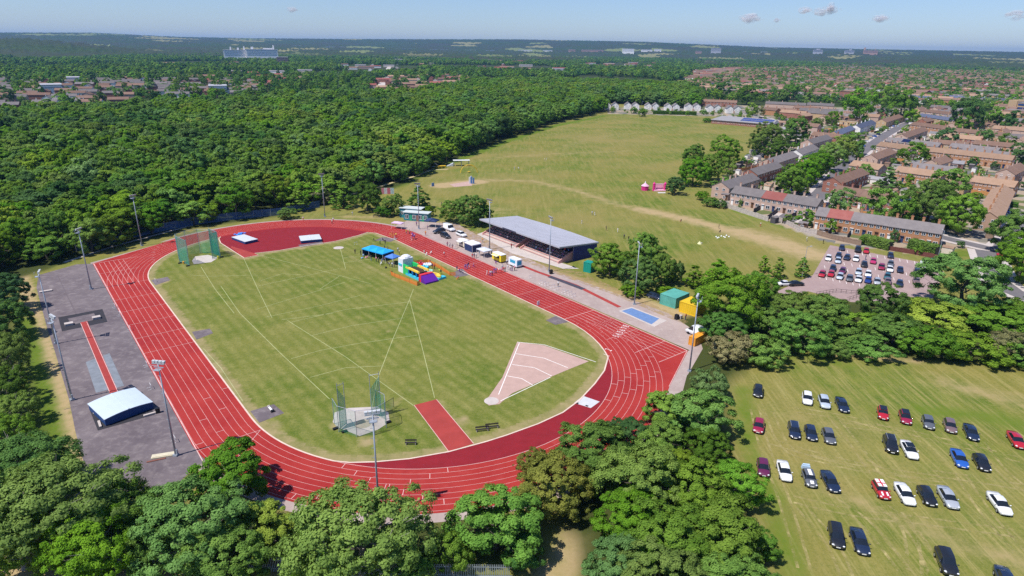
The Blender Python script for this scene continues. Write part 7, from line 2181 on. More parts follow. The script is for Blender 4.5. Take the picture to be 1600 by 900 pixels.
def car(x, y, rz, kind, col, label, group, detail=2, name='parked_car', extra=None, cat=None, z=0.0):
    Lc, W_, st = PROF[kind]; ms = car_meshes(kind)
    o = thing(name, label, cat or ('van' if kind == 'van' else 'car'), (x, y, z), rz, group)
    def put(nm, me, loc=(0, 0, 0), r_=0.0, m_=None):
        c = link(nm, me, o, loc, r_)
        if m_ is not None: c.material_slots[0].link = 'OBJECT'; c.material_slots[0].material = m_
        return c
    put('body', ms['body'], m_=PAINT[col])
    for k_ in ('windscreen', 'rear_window', 'side_window', 'side_window2'):
        if ms[k_] is not None: put(k_.rstrip('2'), ms[k_])
    wx = Lc * .30; wy = W_ / 2 - .10
    for sx in (-1, 1):
        for sy in (-1, 1):
            w_ = put('wheel', ms['wheel'], (sx * wx, sy * wy, .32))
            if detail > 1: link('rim', ms['rim'], w_)
    if detail > 1:
        zf = st[-2][3] - .1
        for sy in (-1, 1):
            put('headlight', ms['headlight'], (st[-2][0] + .03, sy * st[-2][1] * .78, zf)); put('wing_mirror', ms['wing_mirror'], (Lc * .17, sy * (W_ / 2 + .06), st[5][3] + .05), m_=PAINT[col])
        put('number_plate', ms['number_plate'], (st[-1][0] + .03, 0, .5)); put('number_plate', ms['number_plate'], (st[0][0] - .03, 0, .72))
    if extra: extra(o, st)
    return o


def car_px(xa, ya, xb, yb, *a, **k):
    """rear and nose of a parked car as photographed, on the ground"""
    p, q = G(xa, ya, .7), G(xb, yb, .5)
    return car((p[0] + q[0]) / 2, (p[1] + q[1]) / 2, ang(p, q), *a, **k)


def flagroof(o, st):
    WH = M('white_roof_vinyl', (.78, .78, .78), .4, var=.03); RD = M('red_stripe', (.50, .01, .02), .4, var=.03)
    r = MB(); r.box((-.55, 0, 1.475), (1.75, 1.16, .05)); r.build('white_roof', WH, o); c = MB(); c.box((-.55, 0, 1.512), (1.72, .2, .012)); c.box((-.45, 0, 1.518), (.2, 1.14, .012)); c.build('red_cross', RD, o)
    for sy in (-1, 1):
        s = MB(); s.add([(.95, sy * .22, 1.0), (1.62, sy * .22, .85), (1.62, sy * .46, .85), (.95, sy * .46, 1.0)] , [(0, 1, 2, 3) if sy > 0 else (3, 2, 1, 0)]); s.build('bonnet_stripe', WH, o)


def stripes(o, st):
    WH = M('white_roof_vinyl', (.78, .78, .78), .4, var=.03)
    s = MB(); s.box((-.35, 0, 1.51), (1.5, .5, .03)); s.build('roof_stripe', WH, o); s = MB(); s.add([(1.1, -.25, 1.03), (1.75, -.25, .90), (1.75, .25, .90), (1.1, .25, 1.03)], [(0, 1, 2, 3)]); s.build('bonnet_stripe', WH, o)
    b = MB(); b.box((-2.55, 0, .9), (.5, 1.3, .5), 0, 0, .85); b.box((-2.6, 0, 1.25), (.3, 1.0, .2)); b.build('rear_rack', M('pale_blue_rack', (.45, .58, .70), .5), o)


def darkroof(o, st):
    r = MB(); zt = max(q[4] for q in st); rw = max(q[5] for q in st); xs_ = [q[0] for q in st if q[4] > zt - .12]
    r.box(((min(xs_) + max(xs_)) / 2, 0, zt + .035), (max(xs_) - min(xs_), rw * 1.7, .05)); r.build('dark_roof', CGLASS, o)


def rails(o, st):
    r = MB()
    for sy in (-1, 1): r.tube((-1.6, sy * .6, st[4][4] + .07), (.3, sy * .6, st[4][4] + .05), .035, .035, 5)
    r.build('roof_rails', RIM, o)


FG = 'cars parked in rows on the grass field'
FIELDCARS = [
 (1185, 603, 1184, 619, 'hatch', 'black', 'dark blue-black car alone at the top left corner of the grass car field', None),
 (1187, 654, 1184, 677, 'hatch', 'crimson', 'crimson car alone on the left side of the grass car field', None),
 (1261, 612, 1262, 633, 'hatch', 'white', 'white car leading the top left trio of the grass field', None),
 (1285, 618, 1291, 638, 'hatch', 'pale', 'pale silver car in the middle of the top left trio', None),
 (1312, 623, 1320, 642, 'saloon', 'navy', 'dark navy car at the right of the top left trio', None),
 (1239, 660, 1243, 685, 'estate', 'navy', 'dark estate with roof rails, first of the second trio on the grass', rails),
 (1264, 665, 1270, 688, 'hatch', 'navy', 'navy hatchback in the middle of the second trio on the grass', None),
 (1291, 670, 1299, 693, 'hatch', 'grey', 'grey car, last of the second trio on the grass', None),
 (1378, 636, 1381, 656, 'mini', 'red', 'small bright red car with dark roof, first of the top right row', darkroof),
 (1411, 640, 1418, 664, 'hatch', 'crimson', 'dark red car with dark roof, second of the top right row', darkroof),
 (1448, 652, 1453, 669, 'mini', 'grey', 'small grey car, third of the top right row', None),
 (1481, 654, 1488, 677, 'hatch', 'bronze', 'brownish mauve car, fourth of the top right row', None),
 (1512, 663, 1523, 688, 'saloon', 'navy', 'navy saloon, fifth and last of the top right row', None),
 (1581, 676, 1595, 699, 'saloon', 'red', 'red car near the right edge of the grass field', None),
 (1387, 680, 1396, 710, 'suv', 'black', 'black estate with roof rails left of the white coupe', rails),
 (1413, 688, 1429, 718, 'saloon', 'white', 'white coupe with dark glass roof beside the black estate', darkroof),
 (1492, 702, 1506, 731, 'saloon', 'blue', 'bright blue saloon beside a black car in the third row', None),
 (1526, 709, 1542, 737, 'hatch', 'black', 'black car right of the bright blue saloon', None),
 (1191, 717, 1194, 744, 'hatch', 'purple', 'purple car at the left end of the third row beside the near wood', None),
 (1221, 719, 1230, 753, 'saloon', 'white', 'white saloon between the purple car and the striped dark car', None),
 (1259, 731, 1271, 765, 'mini', 'grey', 'dark car with white stripes and rear rack in the third row', stripes),
 (1289, 736, 1306, 769, 'saloon', 'navy', 'dark saloon right of the white striped car', None),
 (1368, 750, 1386, 782, 'mini', 'red', 'red car with a white roof bearing a red cross', flagroof),
 (1404, 754, 1424, 790, 'saloon', 'white', 'white saloon between the flag roofed car and a black hatchback', None),
 (1439, 758, 1458, 792, 'hatch', 'black', 'black hatchback between the white and the silver saloons', None),
 (1471, 759, 1492, 796, 'saloon', 'silver', 'silver saloon at the right end of the flag roofed car row', None),
 (1550, 770, 1574, 804, 'saloon', 'white', 'white saloon alone at the right of the lower field', None),
 (1304, 818, 1310, 855, 'estate', 'black', 'black car, left one of the pair in the lower field', None),
 (1336, 824, 1351, 868, 'saloon', 'navy', 'dark saloon, right one of the pair in the lower field', None),
 (1470, 856, 1488, 902, 'suv', 'black', 'large dark car at the bottom edge of the grass field', None),
 (1566, 892, 1580, 925, 'saloon', 'navy', 'dark car cut by the bottom right edge of the photo', None),
]
for xa, ya, xb, yb, kind, col, lab, ex in FIELDCARS:
    car_px(xa, ya, xb, yb, kind, col, lab, FG, 2, extra=ex)

# tarmac car park: px of the car's middle
PG = 'cars in the tarmac car park'
PARK = [(1315, 388, 'hatch', 'navy', 'navy car with white plate, first in the top row'), (1340, 391, 'suv', 'black', 'black car second in the top row'), (1353, 393, 'mini', 'red', 'small red car third in the top row'), (1391, 400, 'hatch', 'navy', 'dark car alone at the middle of the top row, below the maroon fence'),
 (1294, 404, 'hatch', 'white', 'white hatchback at the left end of the second row'), (1310, 400, 'hatch', 'navy', 'dark blue car behind the silver one in the second row'), (1309, 408, 'hatch', 'pale', 'pale silver car nose to tail with the dark blue one'), (1323, 403, 'hatch', 'navy', 'navy car between the silver and the white hatchback in the second row'), (1337, 405, 'hatch', 'white', 'white hatchback right of the navy car in the second row'),
 (1350, 414, 'hatch', 'black', 'dark car beside the standing man in the car park'), (1364, 409, 'mini', 'pink', 'rosy red small car in the second row'), (1377, 418, 'hatch', 'crimson', 'crimson car left of the white saloon in the second row'), (1391, 413, 'hatch', 'grey', 'dark grey car tucked behind the white saloon'), (1390, 421, 'saloon', 'white', 'white saloon in front of the dark grey car'), (1406, 423, 'mini', 'navy', 'dark navy small car right of the white saloon'), (1432, 427, 'suv', 'navy', 'dark car near the white van at the right'),
 (1301, 420, 'hatch', 'navy', 'dark blue car behind a red car in the third row'), (1284, 429, 'hatch', 'red', 'red car at the left end of the bottom row'), (1298, 429, 'mini', 'red', 'second red car from the left of the bottom row'), (1316, 424, 'hatch', 'purple', 'purple car behind the silver blue one'), (1312, 433, 'hatch', 'pale', 'silver blue car in front of the purple one'), (1327, 436, 'hatch', 'grey', 'grey car in the middle left of the bottom row'),
 (1341, 426, 'hatch', 'pale', 'pale blue car behind a white saloon'), (1341, 437, 'saloon', 'white', 'white saloon in front of the pale blue car'), (1356, 429, 'hatch', 'white', 'white hatchback behind the royal blue car'), (1356, 439, 'mini', 'deepblue', 'royal blue small car in the bottom row'), (1370, 441, 'hatch', 'silver', 'silver car right of the royal blue one'), (1386, 433, 'hatch', 'teal', 'dark green teal car behind the dark rounded tree'), (1387, 441, 'mini', 'bronze', 'mauve car half hidden by the dark rounded tree'), (1405, 444, 'hatch', 'navy', 'dark car at the right end of the bottom row'), (1431, 440, 'mini', 'bronze', 'mauve car under the big pale tree'),
 (1457, 410, 'hatch', 'teal', 'dark teal car at the top right corner of the car park')]
pdir = ang(G(1350, 400), G(1346, 425))
for px, py, kind, col, lab in PARK:
    x, y = G(px, py + 2); car(x, y, pdir + rng.uniform(-.06, .06), kind, col, lab if 'car park' in lab or len(lab.split()) > 12 else lab + ' of the car park', PG, 1)
x, y = G(1448, 422); car(x, y, pdir + .5, 'van', 'white', 'white van under the big pale tree at the car park edge', PG, 1, 'parked_van')
for px, py, rz, kind, col, lab in ((1226, 446, .2, 'saloon', 'white', 'white car by the car park entrance trees'), (1243, 446, .2, 'saloon', 'black', 'dark car right of the white one by the car park entrance trees'), (1570, 401, 2.6, 'saloon', 'red', 'bright red car at the right edge on the access road'), (1555, 378, 2.7, 'saloon', 'black', 'black car in the tree shade beside the orange gable house'), (1547, 364, 2.2, 'hatch', 'grey', 'dark car parked against the orange gable'), (1577, 333, .1, 'saloon', 'blue', 'bright blue car on the drive right of the orange gable house'), (1569, 338, 1.2, 'hatch', 'pale', 'pale blue car beside the bright blue one on the drive')):
    x, y = G(px, py); car(x, y, rz, kind, col, lab, 'cars on the streets', 1)
# cars along the street and in the side street
sa = ang(G(1316, 262), G(1350, 235))
ST = [(1238, 298, 0, 'blue', 'blue car at the street corner, left of two'), (1246, 300, .3, 'deepblue', 'darker blue car at the street corner, right of two'), (1252, 296, 1.4, 'white', 'white car waiting at the street corner under the lamp'), (1263, 305, .1, 'navy', 'dark car in front of the pale terrace at the street corner'), (1291, 322, 2.9, 'navy', 'dark car at the gap between the two terraces'), (1347, 323, 1.3, 'black', 'dark car on a drive of the red brick terrace'), (1347, 331, .2, 'grey', 'grey car at the kerb of the side street'),
 (1279, 273, 0, 'white', 'white car in the sun on the street, nearer one of two'), (1288, 268, 0, 'white', 'white car in the sun on the street, farther one of two'), (1263, 285, 0, 'navy', 'dark car shaded by the near avenue tree'), (1299, 260, 0, 'black', 'black car shaded by the avenue, lower of three'), (1306, 256, 0, 'navy', 'navy car shaded by the avenue, middle of three'), (1318, 249, 0, 'deepblue', 'deep blue car shaded by the avenue, upper of three'), (1334, 239, 0, 'pale', 'pale blue car at the edge of the avenue shade'), (1341, 235, 0, 'teal', 'teal blue car at the upper edge of the avenue shade'), (1350, 229, 0, 'blue', 'blue car between the avenue and the upper street'),
 (1347, 225, .8, 'pale', 'pale car on the drive above the avenue, left'), (1353, 222, .8, 'white', 'white car on the drive above the avenue, right'), (1366, 214, .6, 'blue', 'blue car on the drives of the white row'), (1372, 211, .6, 'navy', 'navy car on the drives of the white row'), (1360, 217, .6, 'silver', 'silver car on the drives of the white row'), (1385, 204, 0, 'white', 'white car in the upper street, lowest of the bunch'), (1390, 201, 0, 'silver', 'silver car in the upper street bunch'), (1396, 198, 0, 'blue', 'blue van-like car in the upper street bunch'), (1402, 198, .4, 'pale', 'pale car at the top of the upper street bunch')]
for px, py, dr_, col, lab in ST:
    x, y = G(px, py); car(x, y, sa + dr_, rng.choice(['hatch', 'saloon', 'hatch', 'estate']), col, lab, 'cars on the streets', 1)
# vans and cars on the concourse
for px, py, rz, kind, col, lab in ((702, 360, TH - R(90), 'van', 'white', 'long white van on the concourse below the bushes'), (721, 369, TH - R(90), 'suv', 'white', 'smaller white van-like car on the concourse beside the long van'), (686, 364, TH + R(180), 'suv', 'black', 'black car under the edge of the navy gazebo'), (696, 371, TH - R(90), 'suv', 'black', 'dark estate car parked along the kerb of the home straight'), (1024, 467, TH - R(90) + .1, 'estate', 'navy', 'dark estate on the dry grass left of the green container')):
    x, y = G(px, py); car(x, y, rz, kind, col, lab, 'vehicles on the concourse', 2, 'parked_van' if kind == 'van' else 'parked_car')
x, y = G(1088, 524); car(x, y, TH + R(90), 'van', 'white', 'white van behind the orange skip at the tip of the straight', 'vehicles on the concourse', 1, 'parked_van')
# ------------------------------------------------------------------ people
SKIN = [M('skin_light', (.55, .34, .25), .6, var=.04), M('skin_tan', (.36, .20, .13), .6, var=.04), M('skin_brown', (.13, .065, .04), .6, var=.04)]
HAIRM = [M('hair_dark', (.02, .015, .012), .7, var=.1), M('hair_brown', (.10, .055, .03), .7, var=.1), M('hair_fair', (.36, .25, .13), .7, var=.1)]
CL = {k_: M('cloth_' + k_, c_, .85, var=.1, scale=4) for k_, c_ in dict(white=(.76, .76, .76), black=(.02, .02, .024), navy=(.02, .03, .10), blue=(.05, .16, .50), red=(.50, .03, .04), orange=(.75, .28, .03), yellow=(.75, .58, .06), pink=(.70, .25, .35), purple=(.20, .06, .32), grey=(.28, .29, .31), green=(.06, .30, .10), hivis=(.60, .78, .08), sky=(.30, .52, .75), cream=(.62, .56, .45), denim=(.07, .11, .22)).items()}


def body_mesh(pose):
    """one continuous skinned figure; faces sorted into trousers, top, skin and hair by where they lie"""
    bm = bpy.data.meshes.new('body')
    J = {'pelvis': (0, 0, .95), 'waist': (0, 0, 1.08), 'chest': (0, 0, 1.30), 'neck': (0, 0, 1.49), 'head': (.015, 0, 1.60), 'crown': (.0, 0, 1.72),
         'shl': (0, .17, 1.42), 'ell': (-.03, .25, 1.15), 'hal': (.06, .27, .90), 'shr': (0, -.17, 1.42), 'elr': (-.03, -.25, 1.15), 'har': (.06, -.27, .90),
         'hil': (0, .09, .90), 'knl': (.02, .10, .50), 'anl': (-.02, .10, .08), 'tol': (.14, .11, .03), 'hir': (0, -.09, .90), 'knr': (.02, -.10, .50), 'anr': (-.02, -.10, .08), 'tor': (.14, -.11, .03)}
    if pose == 'walk': J.update(knl=(.16, .10, .52), anl=(.22, .10, .10), tol=(.38, .1, .06), knr=(-.06, -.10, .50), anr=(-.30, -.10, .14), tor=(-.18, -.1, .04), hal=(-.16, .26, .95), har=(.24, -.26, .98), ell=(-.12, .25, 1.16), elr=(.05, -.25, 1.15))
    if pose == 'run': J.update(knl=(.34, .10, .66), anl=(.14, .10, .30), tol=(.28, .1, .22), knr=(-.12, -.1, .50), anr=(-.48, -.10, .34), tor=(-.42, -.1, .20), ell=(-.22, .24, 1.22), hal=(.0, .26, 1.12), elr=(.06, -.24, 1.16), har=(.26, -.2, 1.32), head=(.08, 0, 1.60), crown=(.07, 0, 1.72), chest=(.05, 0, 1.3), neck=(.06, 0, 1.49))
    if pose == 'sit':
        for k_ in ('pelvis', 'waist', 'chest', 'neck', 'head', 'crown', 'shl', 'shr', 'ell', 'elr', 'hil', 'hir'): J[k_] = (J[k_][0], J[k_][1], J[k_][2] - .45)
        J.update(knl=(.44, .11, .50), anl=(.46, .11, .08), tol=(.60, .11, .03), knr=(.44, -.11, .50), anr=(.46, -.11, .08), tor=(.6, -.11, .03), hal=(.26, .2, .60), har=(.26, -.2, .60), ell=(.02, .25, .76), elr=(.02, -.25, .76))
    if pose == 'arm': J.update(elr=(.2, -.24, 1.34), har=(.44, -.22, 1.44), hal=(.14, .22, 1.0))
    names = list(J); E_ = [('pelvis', 'waist'), ('waist', 'chest'), ('chest', 'neck'), ('neck', 'head'), ('head', 'crown'), ('chest', 'shl'), ('shl', 'ell'), ('ell', 'hal'), ('chest', 'shr'), ('shr', 'elr'), ('elr', 'har'), ('pelvis', 'hil'), ('hil', 'knl'), ('knl', 'anl'), ('anl', 'tol'), ('pelvis', 'hir'), ('hir', 'knr'), ('knr', 'anr'), ('anr', 'tor')]
    RAD = dict(pelvis=(.16, .13), waist=(.145, .11), chest=(.165, .12), neck=(.06, .06), head=(.095, .105), crown=(.075, .085), shl=(.075, .07), shr=(.075, .07), ell=(.048, .048), elr=(.048, .048), hal=(.042, .035), har=(.042, .035), hil=(.095, .095), hir=(.095, .095), knl=(.062, .062), knr=(.062, .062), anl=(.045, .045), anr=(.045, .045), tol=(.04, .035), tor=(.04, .035))
    bm.from_pydata([J[n_] for n_ in names], [(names.index(a), names.index(b)) for a, b in E_], [])
    ob = bpy.data.objects.new('tmp', bm); COL.objects.link(ob)
    ob.modifiers.new('s', 'SKIN')
    for i, n_ in enumerate(names):
        bm.skin_vertices[0].data[i].radius = RAD[n_]
        bm.skin_vertices[0].data[i].use_root = n_ == 'pelvis'
    sd = ob.modifiers.new('d', 'SUBSURF'); sd.levels = 1; sd.render_levels = 1
    bpy.context.view_layer.update()
    me = bpy.data.meshes.new_from_object(ob.evaluated_get(bpy.context.evaluated_depsgraph_get()))
    bpy.data.objects.remove(ob)
    for _ in range(4): me.materials.append(SKIN[0])
    dz = -.45 if pose == 'sit' else 0
    for p in me.polygons:
        c = p.center; arm = abs(c.y) > .2 and c.z > .5 + dz
        if c.z > 1.625 + dz or (c.z > 1.56 + dz and c.x < -.02 and abs(c.y) < .12): p.material_index = 3
        elif c.z > 1.46 + dz and abs(c.y) < .13: p.material_index = 2
        elif arm and c.z < 1.2 + dz: p.material_index = 2
        elif c.z > .97 + dz: p.material_index = 1
        elif pose == 'sit' and c.z > .42 and c.x < .1: p.material_index = 1 if c.z > .58 else 0
        elif c.z < .07: p.material_index = 3
        else: p.material_index = 0
        p.use_smooth = True
    me.name = 'person'
    return me


POSE = {k_: body_mesh(k_) for k_ in ('stand', 'walk', 'run', 'sit', 'arm')}
BONEM = {}


def person(x, y, rz, pose, top, legs, label, group=None, z=0.0, s=1.0, hair=None, skin=None):
    o = bpy.data.objects.new('person', POSE[pose]); COL.objects.link(o)
    o.location = (x, y, z); o.rotation_euler = (0, 0, rz); o.scale = (s, s, s)
    hm = HAIRM[rng.choice([0, 0, 1, 1, 2])] if hair is None else CL[hair]; sm = SKIN[rng.choice([0, 0, 0, 1, 2])]
    for i, m_ in enumerate((CL[legs], CL[top], sm, hm)):
        o.material_slots[i].link = 'OBJECT'; o.material_slots[i].material = m_
    tag(o, label, 'person', group)
    return o


DO = {'stand': 'standing', 'walk': 'walking', 'run': 'running', 'sit': 'sitting', 'arm': 'pointing'}
PEOPLE = [  # px, py of the feet, pose, top, legs, where
 (474, 345, 'stand', 'white', 'red', 'on the far bend at the hurdles'), (521, 346.5, 'walk', 'white', 'red', 'alone on the far bend'), (519, 350, 'stand', 'cream', 'black', 'on the far bend by the white hurdles'), (551, 337, 'stand', 'white', 'cream', 'on the grass behind the far bend'),
 (593, 336, 'stand', 'white', 'cream', 'in the tree shade behind the far bend'), (599, 336, 'stand', 'white', 'navy', 'left of two together under the trees'), (602, 337, 'walk', 'white', 'white', 'right of two together under the trees'), (713, 343, 'stand', 'white', 'grey', 'on the dry grass behind the vans'), (690, 322, 'walk', 'navy', 'black', 'on the path between the bushes'),
 (555, 397, 'stand', 'black', 'black', 'alone left of the blue gazebo'), (564, 399, 'stand', 'black', 'navy', 'left of the blue gazebo near the bags'), (568, 402, 'sit', 'sky', 'denim', 'on the grass beside the blue gazebo'), (575, 404, 'sit', 'pink', 'grey', 'on the grass under the edge of the blue gazebo'), (580, 407, 'stand', 'navy', 'blue', 'at the near left leg of the blue gazebo'),
 (588, 409, 'stand', 'pink', 'navy', 'in front of the blue gazebo'), (592, 411, 'stand', 'navy', 'black', 'in front of the blue gazebo'), (597, 412, 'walk', 'blue', 'denim', 'in front of the blue gazebo'), (601, 409, 'stand', 'purple', 'navy', 'under the blue gazebo'), (596, 414, 'sit', 'white', 'cream', 'on the grass in front of the blue gazebo'), (605, 413, 'sit', 'black', 'denim', 'on the grass between the two gazebos'),
 (609, 417, 'stand', 'grey', 'black', 'in the queue beside the white inflatable tower'), (613, 418, 'stand', 'white', 'navy', 'in the queue beside the white inflatable tower'), (616, 418, 'arm', 'black', 'black', 'at the head of the queue by the white tower'), (625, 413, 'walk', 'navy', 'grey', 'behind the smaller blue gazebo'), (601, 391, 'stand', 'navy', 'denim', 'behind the blue gazebo'), (606, 393, 'stand', 'grey', 'navy', 'behind the blue gazebo'), (610, 396, 'stand', 'white', 'black', 'behind the blue gazebo at its right end'),
 (622, 394, 'stand', 'white', 'navy', 'on the grass between the gazebo and the track'), (624, 398, 'stand', 'cream', 'black', 'casting a shadow right of the blue gazebo'), (602, 382, 'stand', 'black', 'navy', 'below the tarmac pad at the far end'), (594, 382, 'stand', 'green', 'black', 'just below the tarmac pad'), (584, 377, 'walk', 'hivis', 'navy', 'left of the tarmac pad at the far end'), (598, 377, 'sit', 'black', 'grey', 'on the tarmac pad at the far end'),
 (610, 371, 'stand', 'yellow', 'orange', 'in the bright group on the track, leftmost'), (613, 370, 'arm', 'orange', 'yellow', 'in the bright group on the track'), (616, 372, 'stand', 'orange', 'orange', 'in the bright group on the track'), (619, 371, 'stand', 'yellow', 'red', 'in the bright group on the track'), (617, 375, 'stand', 'pink', 'white', 'on the inner edge of the bright track group'),
 (635, 366, 'stand', 'yellow', 'grey', 'on the outer lanes by the mauve canopy'), (640, 366, 'stand', 'hivis', 'navy', 'on the outer lanes by the mauve canopy'), (644, 370, 'stand', 'purple', 'purple', 'on the outer lane beside the balloons'), (643, 376, 'walk', 'pink', 'white', 'on the track below the purple balloons'), (648, 374, 'stand', 'grey', 'grey', 'on the track right of the purple balloons'), (665, 368, 'stand', 'orange', 'red', 'beside the black car'), (668, 359, 'stand', 'purple', 'navy', 'beside the navy gazebo on the concourse'), (651, 353, 'stand', 'purple', 'black', 'by the clubhouse steps'),
 (674, 397, 'sit', 'white', 'cream', 'in the pale kerb group by the straight, nearest'), (667, 399, 'sit', 'white', 'white', 'in the pale kerb group by the straight, middle'), (663, 396, 'sit', 'cream', 'white', 'in the pale kerb group by the straight, farthest'), (694, 401, 'run', 'white', 'red', 'alone in the middle of the home straight'),
 (658, 414, 'stand', 'red', 'navy', 'inside the barrier behind the inflatables, far'), (661, 417, 'stand', 'pink', 'blue', 'inside the barrier behind the inflatables'), (672, 414, 'stand', 'red', 'cream', 'at the orange barrier near the track'), (676, 420, 'stand', 'navy', 'red', 'at the orange barrier'), (679, 421, 'stand', 'red', 'black', 'at the orange barrier casting a shadow'), (687, 428, 'walk', 'hivis', 'yellow', 'in a high visibility vest near the yellow wing'), (689, 430, 'stand', 'black', 'hivis', 'next to the high visibility vest'), (716, 437, 'sit', 'red', 'orange', 'alone on the grass below the tarmac pad'),
 (714, 424, 'stand', 'navy', 'grey', 'on the tarmac pad beside the home straight, left'), (718, 426, 'sit', 'purple', 'black', 'on the tarmac pad beside the home straight'), (721, 427, 'sit', 'grey', 'denim', 'on the tarmac pad beside the home straight, right'),
 (727, 421, 'run', 'blue', 'purple', 'in the inner lanes opposite the tarmac pad'), (730, 420, 'walk', 'purple', 'blue', 'in the inner lanes beside a blue shirt'), (732, 418, 'run', 'navy', 'sky', 'in the inner lanes behind the purple shirt'), (740, 418, 'walk', 'pink', 'purple', 'in the middle lanes ahead of the blue shirts'),
 (699, 385, 'stand', 'pink', 'navy', 'at the outer kerb near the dark estate'), (703, 387, 'stand', 'white', 'grey', 'at the outer kerb before the catering trailer'), (707, 389, 'stand', 'grey', 'red', 'at the outer kerb in front of the catering trailer'), (711, 389, 'stand', 'white', 'white', 'at the catering trailer'), (714, 387, 'stand', 'cream', 'cream', 'at the hatch of the catering trailer'), (741, 404, 'stand', 'navy', 'red', 'at the kerb below the navy sided gazebo'), (744, 403, 'walk', 'white', 'black', 'at the kerb below the pale stall'), (738, 404, 'stand', 'red', 'grey', 'left of two at the kerb below the navy gazebo'),
 (761, 430, 'walk', 'white', 'white', 'at the left end of the queue across the track'), (766, 431, 'stand', 'white', 'purple', 'second in the queue across the track'), (769, 431, 'stand', 'sky', 'navy', 'third in the queue across the track'), (772, 427, 'walk', 'purple', 'blue', 'in a purple top in the queue across the track'), (775, 427, 'stand', 'blue', 'navy', 'in the queue beside the purple top'), (779, 427, 'stand', 'white', 'red', 'in the middle of the queue across the track'), (783, 427, 'stand', 'pink', 'red', 'in the queue on the outer lane'), (786, 425, 'stand', 'red', 'crimson' if False else 'red', 'in red on the outer lane of the queue'), (789, 425, 'stand', 'red', 'black', 'at the kerb end of the queue'), (785, 421, 'stand', 'white', 'sky', 'beside the kiosk queue'), (793, 422, 'stand', 'white', 'white', 'in front of the white kiosk, left'), (797, 423, 'stand', 'white', 'navy', 'in front of the white kiosk, middle'), (800, 424, 'stand', 'grey', 'purple', 'in front of the white kiosk, right'), (804, 423, 'stand', 'pink', 'black', 'at the corner of the white kiosk'), (792, 413, 'stand', 'white', 'black', 'between the yellow trailer and the kiosk'), (775, 413, 'sit', 'purple', 'pink', 'low beside the yellow trailer wheel'),
 (764, 399, 'stand', 'navy', 'black', 'under the pale stall canopy'), (768, 400, 'stand', 'green', 'navy', 'at the pale stall beside the mast'), (756, 403, 'stand', 'black', 'denim', 'in front of the pale stall'), (749, 400, 'stand', 'sky', 'white', 'left of the pale stall'), (751, 384, 'stand', 'pink', 'grey', 'on the dry ground before the stand'), (754, 379, 'walk', 'orange', 'grey', 'on the dry ground below the far terrace'), (799, 388, 'stand', 'red', 'black', 'at the foot of the gap in the terraces'),
 (872, 448, 'stand', 'white', 'black', 'alone on the red jump runway'), (851, 251, 'walk', 'white', 'cream', 'far up the playing field, left of two'), (854, 250, 'stand', 'grey', 'white', 'far up the playing field, right of two'), (804, 265, 'stand', 'white', 'white', 'by the small goal up the playing field'), (810, 264, 'sit', 'white', 'grey', 'on the grass by the small goal up the field'),
 (925, 336, 'stand', 'white', 'grey', 'in the pair in the middle of the field, left'), (929, 337, 'walk', 'cream', 'white', 'in the pair in the middle of the field, right'), (909, 350, 'stand', 'white', 'white', 'alone in the middle of the field'), (947, 360, 'stand', 'black', 'black', 'dark and small on the field behind the trees'), (965, 363, 'stand', 'white', 'white', 'on the field left of three dark figures'), (975, 373, 'stand', 'navy', 'black', 'first of three dark figures on the field'), (982, 376, 'walk', 'black', 'navy', 'second of three dark figures on the field'), (990, 378, 'stand', 'navy', 'denim', 'last of three dark figures on the field'),
 (1064, 347, 'sit', 'black', 'red', 'on the edge of the dry band across the field'), (1123, 357, 'stand', 'black', 'black', 'beside the dry band near the wooden fence'), (1125, 364, 'sit', 'black', 'black', 'on the grass by the white cones'), (1188, 354, 'stand', 'cream', 'red', 'near the fence end of the field'), (1260, 377, 'stand', 'white', 'grey', 'beside the path at the corner of the car park'), (1286, 381, 'stand', 'black', 'black', 'at the top left corner of the car park'), (1352, 406, 'stand', 'navy', 'denim', 'standing among the parked cars of the car park'), (1071, 500, 'stand', 'red', 'denim', 'beside the yellow container'),
]
for px, py, pose, top, legs, where in PEOPLE:
    x, y = G(px, py)
    person(x, y, (TH + R(90) if pose == 'run' else rng.uniform(0, 6.28)), pose, top, legs, f'person in {top} and {legs} {DO[pose]} {where}'.replace('standing standing', 'standing').replace('hivis', 'yellow-green'))
# spectators on the terraces: bench rows of the stand
k_ = 0
for row in range(1, 5):
    for side, (y0, y1) in (('near', (S0 + 2, -1.8)), ('far', (2.2, S1 - 1.6))):
        yy = y0 + rng.uniform(.3, 1.5)
        while yy < y1:
            if rng.random() < (.75 if side == 'near' else .35):
                bx, by = T(64 + 1.1 * row + .72, 9.5 + yy)
                top = rng.choice(['navy', 'white', 'purple', 'pink', 'blue', 'grey', 'black', 'red', 'sky'])
                person(bx, by, TH + math.pi, 'sit', top, rng.choice(['black', 'navy', 'denim', 'grey']), f'spectator in {top} top sitting on bench row {["one", "two", "three", "four"][row - 1]} of the {side} terrace of the grandstand', 'spectators in the grandstand', .45 * (row + 1) + .02)
                k_ += 1
            yy += rng.uniform(.8, 2.6)
